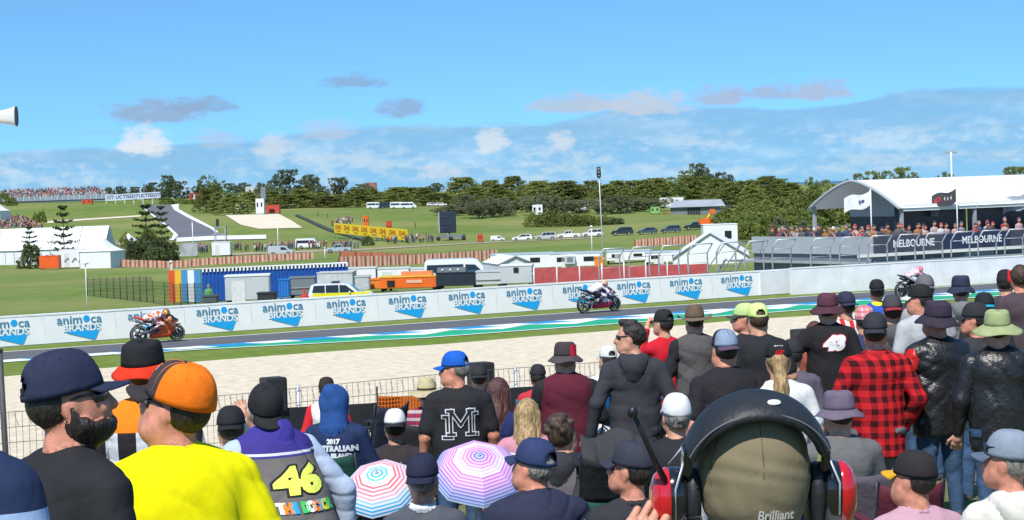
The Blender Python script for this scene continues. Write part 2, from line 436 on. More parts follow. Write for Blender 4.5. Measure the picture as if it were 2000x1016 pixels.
def ground_z(X, Y):
    s, t = sst(np.asarray(X, float), np.asarray(Y, float))
    return np.where(s < -20, mound(X, Y), np.where(s < 0.3, 0.0, infield(X, Y)))
_YS = np.geomspace(78, 3000, 900)
def gnd(px, py, ymin=90):
    v = ray(px, py); ys = _YS[_YS > ymin]
    d = CAM_H+v.z*ys-infield(v.x*ys, ys)
    i = np.argmax(d < 0)
    if d[i] >= 0: i = len(ys)-1
    a, b = (ys[i-1], ys[i]) if i else (ys[0], ys[0])
    da, db = d[i-1], d[i]
    Y = a+(b-a)*(da/(da-db)) if i and da > db else b
    p = P(px, py, Y); p.z = float(infield(p.x, p.y)); return p
def stand(px, Y):
    """the ground point below picture column px at forward distance Y"""
    v = ray(px, yh(px)+40); X = v.x*Y
    for _ in range(3):
        z = float(ground_z(X, Y)); 
        py = yh(px)+(CAM_H-z)/Y*F_PX; X = ray(px, py).x*Y
    return Vector((X, Y, float(ground_z(X, Y))))

def grass_mat(name, c1, c2, c3, sc, sc2, bump=0.3):
    def fn(nd, lk, sp, vec):
        n1 = N(nd, 'ShaderNodeTexNoise'); n1.inputs['Scale'].default_value = sc; n1.inputs['Detail'].default_value = 6; lk.new(vec, n1.inputs['Vector'])
        n2 = N(nd, 'ShaderNodeTexNoise'); n2.inputs['Scale'].default_value = sc2; n2.inputs['Detail'].default_value = 5; lk.new(vec, n2.inputs['Vector'])
        r1 = N(nd, 'ShaderNodeMapRange'); lk.new(n1.outputs['Fac'], r1.inputs[0]); r1.inputs[1].default_value = .35; r1.inputs[2].default_value = .65
        r2 = N(nd, 'ShaderNodeMapRange'); lk.new(n2.outputs['Fac'], r2.inputs[0]); r2.inputs[1].default_value = .38; r2.inputs[2].default_value = .68
        return mixn(nd, lk, vmath(nd, lk, 'MULTIPLY', r2.outputs[0], 0.65), mixn(nd, lk, r1.outputs[0], c1, c2), c3)
    return pmat(name, fn, rough=0.95, spec=0.1, bump=bump, bscale=sc*6)
M_grass_in = grass_mat('infield_grass', (0.105, 0.165, 0.030), (0.170, 0.225, 0.052), (0.285, 0.260, 0.100), 0.35, 0.016)
M_grass = grass_mat('verge_grass', (0.105, 0.160, 0.022), (0.165, 0.230, 0.040), (0.20, 0.22, 0.06), 2.0, 0.25)
M_mound = grass_mat('trodden_grass', (0.07, 0.10, 0.025), (0.13, 0.15, 0.05), (0.22, 0.18, 0.10), 5.0, 0.7)
M_gravel = mat('pale_gravel', (0.66, 0.565, 0.42), 0.95, 0.16, 3.0, 0.9, 45, detail=8, spec=0.1)
M_gravel_far = mat('far_gravel', (0.66, 0.58, 0.44), 0.95, 0.06, 0.3, spec=0.1)
def asphalt(nd, lk, sp, vec):
    mp = N(nd, 'ShaderNodeMapping'); mp.inputs['Rotation'].default_value = (0, 0, -math.atan2(TD.y, TD.x)); mp.inputs['Scale'].default_value = (0.02, 1.4, 1)
    lk.new(vec, mp.inputs[0])
    n1 = N(nd, 'ShaderNodeTexNoise'); n1.inputs['Scale'].default_value = 1.0; n1.inputs['Detail'].default_value = 5; lk.new(mp.outputs[0], n1.inputs['Vector'])
    r1 = N(nd, 'ShaderNodeMapRange'); lk.new(n1.outputs['Fac'], r1.inputs[0]); r1.inputs[1].default_value = .35; r1.inputs[2].default_value = .7
    n2 = N(nd, 'ShaderNodeTexNoise'); n2.inputs['Scale'].default_value = 40; n2.inputs['Detail'].default_value = 4; lk.new(vec, n2.inputs['Vector'])
    return mixn(nd, lk, vmath(nd, lk, 'MULTIPLY', n2.outputs['Fac'], 0.35), mixn(nd, lk, r1.outputs[0], (0.115, 0.115, 0.125), (0.075, 0.075, 0.082)), (0.16, 0.16, 0.17))
M_asph = pmat('asphalt', asphalt, 0.85, 0.3, 0.3, 120)
M_white = mat('white_paint', (0.78, 0.78, 0.76), 0.6, 0.06, 3)
M_kblue = mat('kerb_blue', (0.01, 0.27, 0.56), 0.55, 0.10, 3)
M_kgreen = mat('kerb_green', (0.012, 0.37, 0.17), 0.6, 0.12, 2)
M_sea = mat('sea_water', (0.05, 0.16, 0.26), 0.35, 0.1, 0.002)

# one sheet of land from the pit wall to the coast
ys = np.geomspace(60, 6000, 150); us = np.linspace(-0.75, 0.75, 151)
rows = []
for Y in ys:
    X = us*Y; z = infield(X, np.full_like(X, Y)); s, _ = sst(X, np.full_like(X, Y))
    z = np.where(s < 1.0, -0.5, z-0.0); z = np.where(Y > 2600, z-(Y-2600)*0.02, z)
    rows.append([(X[i], Y, z[i]) for i in range(len(X))])
struct(MB().grid(rows).build('ground', M_grass_in, fix=False))
struct(MB().grid([[(-40000, 2500, -28), (40000, 2500, -28)], [(-40000, 60000, -28), (40000, 60000, -28)]]).build('sea', M_sea))

def strip(name, s0, s1, z, m, t0=-140, t1=220, nt=60):
    a = []
    for s in (s0, s1): a.append([tuple(XY(s, t0+(t1-t0)*i/nt, z)) for i in range(nt+1)])
    return struct(MB().grid(a).build(name, m))
S_TF, S_TN, S_KN, S_GN = -2.3, -6.3, -9.9, -12.9
strip('verge', -2.3, 1.5, 0.0, M_grass)
strip('track', S_TN, S_TF, 0.004, M_asph)
strip('track_edge_line', S_TF-0.16, S_TF+0.02, 0.010, M_white)
strip('grass_verge', S_GN, S_TN+0.02, 0.0, M_grass)
# the spectator bank and the gravel trap
rows = []
for s in np.concatenate([np.linspace(S_CAM-8, S_F, 40), np.linspace(S_F+0.5, S_F+12, 20)]):
    q = [XY(s, t) for t in np.linspace(-110, 190, 90)]
    z = mound(np.array([p.x for p in q]), np.array([p.y for p in q]))
    rows.append([(p.x, p.y, z[i]-(0.06 if s > S_F+11 else 0)) for i, p in enumerate(q)])
struct(MB().grid(rows).build('spectator_bank', M_mound))
rows = []
for s in np.linspace(S_F+1.0, S_GN, 50):
    q = [XY(s, t) for t in np.linspace(-140, 220, 120)]
    z = mound(np.array([p.x for p in q]), np.array([p.y for p in q]))
    rows.append([(p.x, p.y, z[i]+0.03+0.03*math.sin(p.x*1.7+p.y*2.3)*math.sin(p.x*0.9-p.y*1.1)) for i, p in enumerate(q)])
struct(MB().grid(rows).build('gravel_trap', M_gravel))

# kerb: blue and white teeth towards the track, a green band with a saw-tooth edge, thin white line at the grass
kb = empty('kerb', XY(S_TN, 0)); struct(kb)
def poly(name, pts, z, m, parent):
    o = MB().add([(p.x-parent.location.x, p.y-parent.location.y, z) for p in pts], [tuple(range(len(pts)))]).build(name, m, parent)
    return o
KP = 3.15; k0 = -28
GT = [(-140, -1.06), (-19.5, -1.06), (-16.5, -1.6), (-9.0, S_KN-S_TN), (220, S_KN-S_TN)]
gl_ = MB().grid([[(XY(S_TN, t)-kb.location).to_tuple()[:2]+(0.016,) for t, d in GT], [(XY(S_TN+d, t)-kb.location).to_tuple()[:2]+(0.016,) for t, d in GT]], smooth=False).build('green_band', M_kgreen, kb)
MB().grid([[(XY(S_TN+d-0.12, t)-kb.location).to_tuple()[:2]+(0.024,) for t, d in GT[1:]], [(XY(S_TN+d+0.12, t)-kb.location).to_tuple()[:2]+(0.024,) for t, d in GT[1:]]], smooth=False).build('white_line', M_white, kb)
for k in range(k0, 26):
    ta = k*KP; far = ta > -9.5
    poly('blue_block', [XY(S_TN-1.05, ta), XY(S_TN-1.05, ta+KP*0.55), XY(S_TN, ta+KP*0.42), XY(S_TN, ta-KP*0.08)], 0.024, M_kblue, kb)
    poly('white_block', [XY(S_TN-1.05, ta+KP*0.55), XY(S_TN-1.05, ta+KP), XY(S_TN, ta+KP*0.92), XY(S_TN, ta+KP*0.42)], 0.024, M_white, kb)
    if far:
        poly('white_tooth', [XY(S_TN-1.05, ta-KP*0.1), XY(S_TN-2.3, ta+KP*0.30), XY(S_TN-1.9, ta+KP*0.5), XY(S_TN-1.05, ta+KP*0.85)], 0.024, M_white, kb)

# ------------------------------------------------------------------ pit wall with banners
M_conc = mat('white_concrete', (0.70, 0.72, 0.74), 0.75, 0.09, 1.2, 0.15)
M_banner = mat('banner_cloth', (0.82, 0.82, 0.83), 0.55, 0.05, 0.8, 0.1, 3)
M_lblue = mat('logo_blue', (0.008, 0.36, 0.78), 0.6, 0.03)
M_lteal = mat('logo_teal', (0.05, 0.22, 0.34), 0.6, 0.03)
M_lwhite = mat('logo_white', (0.76, 0.79, 0.83), 0.6, 0.02)
WH = 1.08
def wall_t(px, z):
    """t where the picture column px meets the wall face s=0"""
    lo, hi = -60.0, 90.0
    for _ in range(50):
        m = (lo+hi)/2; q = XY(0, m, z)-Vector((0, 0, CAM_H)); l = CAM_R.transposed() @ q
        if CX+F_PX*l.x/-l.z < px: lo = m
        else: hi = m
    return lo
tl0, tl1 = wall_t(157, 0.5), wall_t(1440, 0.5); LSP = (tl1-tl0)/11
t_end = wall_t(1547, 0.5)
ANG = math.atan2(TD.y, TD.x)
wall = empty('pit_wall', XY(0, t_end-45), ANG); tag(wall, 'long white concrete pit wall hung with printed banners beside the race track', 'wall')
def wl_loc(t): return t-(t_end-45)
L0 = wl_loc(tl0-LSP*4.5)
MB().box(((L0+45)/2, 0.17, WH/2-0.02), (45-L0, 0.30, WH), 0).build('concrete_barrier', M_conc, wall)
MB().box(((L0+45)/2, 0.16, WH+0.005), (45-L0+0.02, 0.36, 0.05)).build('capping', mat('white_cap', (0.75, 0.75, 0.75), 0.6), wall)
def tgrid(V, Fc, sx, ox, oz, y): return [(v[0]*sx+ox, y, v[1]+oz) for v in V], Fc
TA, FA = text_mesh('anim', 0.46, 0.004); TB_, FB_ = text_mesh('ca', 0.46, 0.004); TC, FC = text_mesh('BRANDS', 0.345, 0.010)
lt = MB(); v, f = tgrid(TA, FA, 1.10, -0.40, 0.27, -0.009); lt.add(v, f); v, f = tgrid(TB_, FB_, 1.10, 0.60, 0.27, -0.009); lt.add(v, f)
lt_me = lt.build('lettering', M_lteal).data
dk = MB(); dk.add([(0.235+0.125*math.cos(a)*(1.0), -0.009, 0.29+0.125*math.sin(a)) for a in np.linspace(0, 2*math.pi, 24, endpoint=False)], [tuple(range(24))])
dk.add([(-0.60, -0.007, -0.10), (0.74, -0.007, -0.10), (0.56, -0.007, -0.47), (0.46, -0.007, -0.49), (-0.50, -0.007, -0.20)], [(0, 1, 2, 3, 4)])
dk.add([(-0.62, -0.006, 0.06), (0.78, -0.006, 0.06), (0.74, -0.006, -0.10), (-0.60, -0.006, -0.10)], [(0, 1, 2, 3)], 1)
dk_me = dk.build('emblem', [M_lblue, M_lteal]).data
wt = MB(); v, f = tgrid(TC, FC, 1.10, 0.06, -0.04, -0.012); wt.add(v, f); wt_me = wt.build('word', M_lwhite).data
for o in [o for o in COL.objects if o.parent is None and o.name.split('.')[0] in ('lettering', 'emblem', 'word')]: bpy.data.objects.remove(o)
npan = 0
bp_me = None
for k in range(-4, 13):
    tc_ = tl0+LSP*k
    if tc_ > t_end-0.5: break
    w = LSP-0.001 if k < 12 else 2*(t_end-tc_)
    if bp_me is None:
        rows = [[((u-0.5)*w, -0.004-0.010*math.sin(u*9+zz*3)*math.sin(zz*3), 0.03+zz*(WH-0.05)) for u in np.linspace(0, 1, 17)] for zz in np.linspace(0, 1, 7)]
        pn = MB().grid(rows).build('banner_panel', M_banner, wall, (wl_loc(tc_), 0, 0)); bp_me = pn.data
    else: pn = link('banner_panel', bp_me, wall, (wl_loc(tc_), 0, 0))
    if k <= 11:
        for nm, me in (('lettering', lt_me), ('emblem', dk_me), ('word', wt_me)): link(nm, me, pn, (0, -0.018, WH*0.52))
MB().box((45-0.9, -0.03, WH/2), (1.75, 0.05, WH-0.06)).build('end_pad', mat('pad_white', (0.68, 0.70, 0.73), 0.5, 0.05, 2, 0.2), wall)
# second length of wall, bending towards the track
A_, B_ = flat(1551, 576.0), flat(2090, 543.5)
dW = (B_-A_); LW = dW.length; aW = math.atan2(dW.y, dW.x)
wall2 = empty('concrete_wall', A_, aW); tag(wall2, 'plain white concrete wall continuing past the banners below the terrace', 'wall')
for i in range(6):
    MB().box((LW*(i+0.5)/6, 0.2, WH*0.53), (LW/6-0.012, 0.3, WH*1.06)).build('wall_panel', M_conc, wall2)
MB().box((LW/2, 0.2, WH*1.06+0.015), (LW, 0.34, 0.04)).build('capping', mat('white_cap', (0.75, 0.75, 0.75), 0.6), wall2)

# ------------------------------------------------------------------ debris fence frames behind the wall
M_galv = mat('galvanised_steel', (0.52, 0.54, 0.57), 0.45, 0.1, 5, metal=0.35)
pitch = (wall_t(1467, 0.6)-wall_t(1182, 0.6))/5
first = None
for i in range(-0, 15):
    t = wall_t(1182, 0.6)+pitch*i
    loc = XY(0.42, t); 
    if loc.x > A_.x: loc = A_+dW.normalized()*((loc-A_).dot(dW.normalized())); loc = loc+Vector((-math.sin(aW), math.cos(aW), 0))*0.45
    if first is None:
        fo = empty('debris_fence_frame', loc, ANG)
        wv = pitch*0.68
        for x in (0, wv): MB().tube([(x, 0, 0), (x, 0, 2.0), (x+0.02, -0.12, 2.16), (x+0.03, -0.36, 2.42)], 0.034, 8).build('post', M_galv, fo)
        MB().tube([(0.03, -0.36, 2.42), (wv+0.03, -0.36, 2.42)], 0.03, 6).build('top_rail', M_galv, fo)
        MB().tube([(0, 0, 2.0), (wv, 0, 2.0)], 0.018, 6).build('rail', M_galv, fo)
        MB().tube([(0, 0, 1.6), (wv, 0, 1.6)], 0.010, 5).build('rail', M_galv, fo)
        first = fo
    else: fo = copy_tree(first); fo.location = loc
    fo.rotation_euler.z = ANG if loc.x < A_.x else aW
    tag(fo, 'galvanised debris fence frame with bent top standing behind the white wall', 'fence frame', 'debris fence frames along the wall')

# ------------------------------------------------------------------ low wire fence at the foot of the spectator bank
M_wire = mat('fence_wire', (0.16, 0.16, 0.17), 0.5, 0.1, metal=0.4)
M_black = mat('black_rubber', (0.025, 0.026, 0.03), 0.7, 0.2, 3)
fence = empty('wire_fence', XY(S_F, 0, 0), ANG); tag(fence, 'low wire mesh fence with black skirting between crowd and gravel trap', 'fence')
def fz(t): q = XY(S_F, t); return float(mound(q.x, q.y))
FT = 2.74
T0, T1 = st(P(-150, 800, 24))[1]-2, st(P(2500, 660, 36))[1]
wire = MB()
n = int((T1-T0)/0.075)
for i in range(n):
    t = T0+(T1-T0)*i/n; z0 = fz(t)
    top = FT+0.02*math.sin(t*0.8)
    wire.tube([(t, 0, z0), (t+0.012, 0, top)], 0.0032, 3, caps=False)
    if i % 2 == 0: wire.tube([(t, 0.01, top-0.02), (t+0.05, 0.03, top-0.16)], 0.003, 3, caps=False)
for dz in (0.0, 0.17, 0.34, 0.55, 0.8, 1.05):
    wire.tube([(t, 0, max(fz(t), FT+0.02*math.sin(t*0.8)-dz)) for t in np.linspace(T0, T1, 60)], 0.0042, 3, caps=False)
stuff(wire.build('mesh_wires', M_wire, fence))
TS = st(P(465, 790, 24.4))[1]
MB().grid([[(t, -0.02, max(fz(t), FT-.62)) for t in np.linspace(TS, T1, 40)], [(t, -0.03, FT-0.24-.02*math.sin(t*2)) for t in np.linspace(TS, T1, 40)]], smooth=False).build('skirting', M_black, fence)
for t in np.arange(T0, T1, 3.0):
    MB().tube([(t, 0.04, fz(t)-0.1), (t, 0.04, FT+0.03)], 0.025, 8).build('post', M_galv, fence)
# ================================================================== people: builder
def cloth(name, col, rough=0.85, var=0.10, bump=0.25): return mat('cloth_'+name, col, rough, var, 14, bump, 22, spec=0.2)
SKIN = {'a': mat('skin', (0.56, 0.28, 0.185), 0.5, 0.20, 22, 0.12, 160), 'b': mat('skin_tan', (0.40, 0.20, 0.13), 0.55, 0.12, 9, 0.05, 60), 'r': mat('skin_ruddy', (0.56, 0.235, 0.155), 0.5, 0.24, 22, 0.12, 160)}
def hairm(name, col): return mat('hair_'+name, col, 0.55, 0.55, 60, 0.6, 90, stretch=(1, 1, 0.25), spec=0.5)
HAIR = {'dark': hairm('dark', (0.022, 0.016, 0.012)), 'brown': hairm('brown', (0.055, 0.030, 0.018)), 'blond': hairm('blond', (0.36, 0.24, 0.11)), 'grey': hairm('grey', (0.22, 0.20, 0.18)), 'auburn': hairm('auburn', (0.085, 0.030, 0.024))}
M_denim = mat('denim', (0.035, 0.075, 0.15), 0.9, 0.25, 10, 0.3, 30)
M_lens = mat('dark_lens', (0.01, 0.01, 0.012), 0.12, 0.0, spec=0.7)
M_shoe = mat('shoe', (0.04, 0.04, 0.045), 0.6)
BLACK = (0.020, 0.020, 0.023); NAVY = (0.016, 0.022, 0.048)
def wrinkle(a, ph):
    """soft swells plus narrow creases that run diagonally from the armpits and gather at the waist"""
    def fn(X, Y, Z):
        o = a*0.45*np.sin(20*Z+9*X+3*np.sin(9*X+6*Z+ph))*np.sin(6*X+5*Y+ph)
        for k, (ax, az, w) in enumerate(((1.0, 1.0, 1.0), (-1.0, 1.1, 1.0), (.25, 1.5, .8))):
            p = 15.0*(ax*X+az*Z+.25*Y)+2.2*np.sin(4.3*X-5.1*Z+7*Y+ph*(k+1))+ph*1.7*k
            m = np.clip(np.sin(5.2*X*(1 if k else -1)+4.1*Z+6*Y+ph+2.1*k), 0, 1)
            o = o+a*1.3*w*m*(1-np.abs(np.sin(p)))**2
        return o
    return fn
ARM = {  # elbow, wrist for the right side (x mirrored for the left), hip-centred
    'down': ((.245, -.03, .17), (.262, .05, -.07)), 'bent': ((.255, -.04, .19), (.12, .23, .20)), 'pocket': ((.285, -.07, .19), (.20, .05, -.03)),
    'camera': ((.235, .15, .29), (.075, .27, .60)), 'fold': ((.25, .03, .19), (-.04, .20, .22)), 'rest': ((.26, .06, .19), (.15, .28, .06)),
    'hip': ((.36, -.08, .21), (.19, .00, .03)), 'up': ((.30, .12, .40), (.22, .18, .64)), 'out': ((.33, .05, .20), (.36, .22, .0)), 'back': ((.27, -.10, .20), (.33, -.04, -.06))}
def hand_sdf(w, d, up, side, curl=0.5):
    """relaxed hand: palm, four unequal fingers with a knuckle bend and a thumb off the side of the palm"""
    d = Vector(d).normalized(); up = Vector(up); up = (up-d*up.dot(d)).normalized(); x = d.cross(up)*side
    q = SDF(); w = Vector(w)
    q.cone('skin', w, w+d*0.04, 0.026, 0.030, k=0.01)
    for i in range(3): q.cone('skin', w+d*0.02+x*(i-1)*0.018, w+d*0.085+x*(i-1)*0.024, 0.016, 0.014, k=0.012)
    for i, (o, ln) in enumerate(((-.033, .068), (-.011, .080), (.011, .076), (.032, .060))):
        a = w+d*0.09+x*o; b = a+(d*math.cos(curl*.7)-up*math.sin(curl*.7))*ln*.5; c_ = b+(d*math.cos(curl*1.7)-up*math.sin(curl*1.7))*ln*.5
        q.cone('skin', a-d*0.012, b, 0.0098, 0.0092, k=0.004); q.cone('skin', b, c_, 0.009, 0.0075, k=0.004)
    a = w+d*0.03-x*0.030; b = a+d*0.035-x*0.030-up*0.008; c_ = b+d*0.034-x*0.006-up*0.012
    q.cone('skin', a, b, 0.013, 0.0115, k=0.01); q.cone('skin', b, c_, 0.011, 0.009, k=0.004)
    return q
def rotx(p, a): c_, s_ = math.cos(a), math.sin(a); return Vector((p[0], p[1]*c_+p[2]*s_, -p[1]*s_+p[2]*c_))   # lean forward
NECK = Vector((0, 0.005, 0.56))
def head_frame(lean, hyaw, hpitch, hroll=0.0):
    base = rotx(NECK, lean)
    Rm = Matrix.Rotation(hyaw, 3, 'Z') @ Matrix.Rotation(-hpitch, 3, 'X') @ Matrix.Rotation(hroll, 3, 'Y')
    return base, Rm

# ------------------------------------------------------------------ headwear (head-centred coordinates, face towards +Y)
def cap_parts(parent, M4, crown, visor, back=False, hole=False, flatv=False, size=1.0, button=True, band=None, front=None, seams=True):
    a, b, hgt = 0.0885*size, 0.110*size, 0.112*size
    rows, n = [], 40
    vv = np.linspace(0, 1, 11)
    skip = []
    for v in vv:
        th = v*math.pi/2
        rr = math.cos(th)**0.62 if v < 1 else 0.0
        z = 0.012+hgt*math.sin(th)**1.05
        rows.append([(a*rr*math.cos(u)*(1.0), b*rr*math.sin(u)-0.004*v, z+0.010*math.sin(u)*(1-v)*0.4) for u in np.linspace(0, 2*math.pi, n, endpoint=False)])
    mb = MB()
    V = [p for r_ in rows for p in r_]; Fq = []; mi = []
    for i in range(len(rows)-1):
        for k in range(n):
            u = (k+0.5)/n*2*math.pi
            dback = abs((u-1.5*math.pi+math.pi) % (2*math.pi)-math.pi)
            if hole and dback < 0.52 and i < 4 and (dback/0.52)**2+(i/4.0)**2 < 1 and i > 0: continue
            Fq.append((i*n+k, i*n+(k+1) % n, (i+1)*n+(k+1) % n, (i+1)*n+k)); mi.append(1 if (front is not None and math.sin(u) > 0.35) else 0)
    mb.add(V, Fq, 0, True); mb.mi = mi
    o = mb.build('cap_crown', [crown]+([front] if front is not None else []), parent, fix=False); o.matrix_local = M4 @ (Matrix.Rotation(math.pi, 4, 'Z') if back else Matrix())
    md = o.modifiers.new('thick', 'SOLIDIFY'); md.thickness = 0.003; md.offset = 1
    rows = []
    for r_ in np.linspace(0, 1, 6):
        row = []
        for u in np.linspace(-1, 1, 15):
            ang = u*1.02; x0, y0 = a*math.sin(ang), b*math.cos(ang)
            ln = 0.075*size*(1-0.55*abs(u)**2.6)
            row.append((x0*(1+0.05*r_), y0+ln*r_, 0.016-(0.012 if flatv else 0.016)*r_-(0.006 if flatv else 0.022)*(u*u)*(0.3+0.7*r_)))
        rows.append(row)
    vi = MB().grid(rows).build('visor', visor, o, fix=False)
    md = vi.modifiers.new('thick', 'SOLIDIFY'); md.thickness = 0.004; md.offset = 0
    if seams:
        for k in range(6):
            u = k*math.pi/3+math.pi/6 if not hole else k*math.pi/3+math.pi/2
            if hole and k == 3: continue
            pts = []
            for v in np.linspace(0.04, .97, 9):
                th = v*math.pi/2; rr = math.cos(th)**0.62
                pts.append((a*rr*math.cos(u)*1.012, b*rr*math.sin(u)*1.012-0.004*v, 0.012+hgt*math.sin(th)**1.05+0.010*math.sin(u)*(1-v)*0.4+.003))
            MB().tube(pts, .0015, 4, caps=False).build('seam', crown, o, fix=False)
        for k in range(6):
            u = k*math.pi/3+(math.pi/3 if not hole else 0); th = .62*math.pi/2; rr = math.cos(th)**.62
            MB().lathe([(.0035, 0), (.0035, .003), (0, .003)], 8, c=(a*rr*math.cos(u)*1.01, b*rr*math.sin(u)*1.01, .012+hgt*math.sin(th)**1.05+.002)).build('eyelet', crown, o, fix=False)
    if button: MB().lathe([(0.0, 0.006), (0.006, 0.005), (0.008, 0.0)], 10, c=(0, -0.004, 0.012+hgt)).build('button', crown, o)
    if band is not None:
        mb = MB(); rr = []
        for z in (0.010, 0.030):
            rr.append([(a*1.012*math.cos(u), b*1.012*math.sin(u), z+0.004*math.sin(u)) for u in np.linspace(math.pi*1.15, math.pi*1.85, 14)])
        mb.grid(rr).build('strap', band, o, fix=False)
    return o
def bucket_parts(parent, M4, crown, brim, rad=0.165, drop=0.055, hgt=0.105, top=0.86, size=1.0, curl=0.0, name='hat_crown', dent=0.0, band=None):
    a, b = 0.092*size, 0.113*size; n = 36
    us = np.linspace(0, 2*math.pi, n, endpoint=False)
    rows = []
    for f, z in ((1.02, 0.008), (1.0, 0.03), (0.97, 0.065), (top*1.04, hgt*0.92), (top, hgt), (top*0.85, hgt+0.008), (0.4, hgt+0.010-dent), (0.0, hgt+0.010-dent)):
        rows.append([(a*f*math.cos(u), b*f*math.sin(u), z+0.004*math.sin(3*u+1)*(z > .02)) for u in us])
    o = MB().grid(rows, cyc=True).build(name, crown, parent, fix=False); o.matrix_local = M4
    rows = []
    for r_ in np.linspace(0, 1, 6):
        rows.append([((a*1.02+(rad*0.97-a)*r_)*math.cos(u), (b*1.02+(rad*1.06-b)*r_)*math.sin(u),
                      0.010-drop*r_**1.1+0.008*r_*math.sin(4*u+1)+curl*r_*r_*math.cos(u)**2) for u in us])
    br = MB().grid(rows, cyc=True).build('brim', brim, o, fix=False)
    for q in (o, br): md = q.modifiers.new('thick', 'SOLIDIFY'); md.thickness = 0.003; md.offset = 0
    if band is not None:
        MB().grid([[(a*1.03*math.cos(u), b*1.03*math.sin(u), z) for u in us] for z in (0.008, 0.034)], cyc=True).build('hat_band', band, o, fix=False)
    return o
def glasses_parts(parent, M4, mtl=None):
    b = MB()
    for sx in (-1, 1):
        rows = []
        for v in (-1, 0, 1): rows.append([(sx*(0.012+0.062*u), 0.118-0.036*u*u*1.3, -0.012+0.020*v*(1-0.25*u)) for u in np.linspace(0, 1, 7)])
        b.grid(rows)
        b.tube([(sx*0.074, 0.075, -0.002), (sx*0.083, 0.03, 0.0), (sx*0.080, -0.01, -0.008)], 0.0035, 6)
    o = b.build('sunglasses', mtl or M_lens, parent, fix=False); o.matrix_local = M4
    md = o.modifiers.new('thick', 'SOLIDIFY'); md.thickness = 0.003
    return o

def project_print(parent, V, Fc, mtl, cx, cz, name='print', off=0.006, sub=0.02, tilt=0.0, me=None):
    """lay flat lettering on the back of a garment"""
    from mathutils.bvhtree import BVHTree
    bvh = BVHTree.FromPolygons([v.co for v in me.vertices], [tuple(p.vertices) for p in me.polygons])
    bm = bmesh.new(); vs_ = [bm.verts.new((v[0]*math.cos(tilt)-v[1]*math.sin(tilt), 0, v[0]*math.sin(tilt)+v[1]*math.cos(tilt))) for v in V]
    for f in Fc:
        try: bm.faces.new([vs_[i] for i in f])
        except ValueError: pass
    bmesh.ops.triangulate(bm, faces=bm.faces)
    for _ in range(4):
        es = [e for e in bm.edges if e.calc_length() > sub]
        if not es: break
        bmesh.ops.subdivide_edges(bm, edges=es, cuts=1); bmesh.ops.triangulate(bm, faces=bm.faces)
    for v in bm.verts:
        x, z = v.co.x+cx, v.co.z+cz
        h = bvh.ray_cast(Vector((x, -1.0, z)), Vector((0, 1, 0)))
        v.co = Vector((x, (h[0].y if h[0] is not None else -0.1)-off, z))
    m2 = bpy.data.meshes.new(name); bm.to_mesh(m2); bm.free(); m2.materials.append(mtl)
    return link(name, m2, parent)

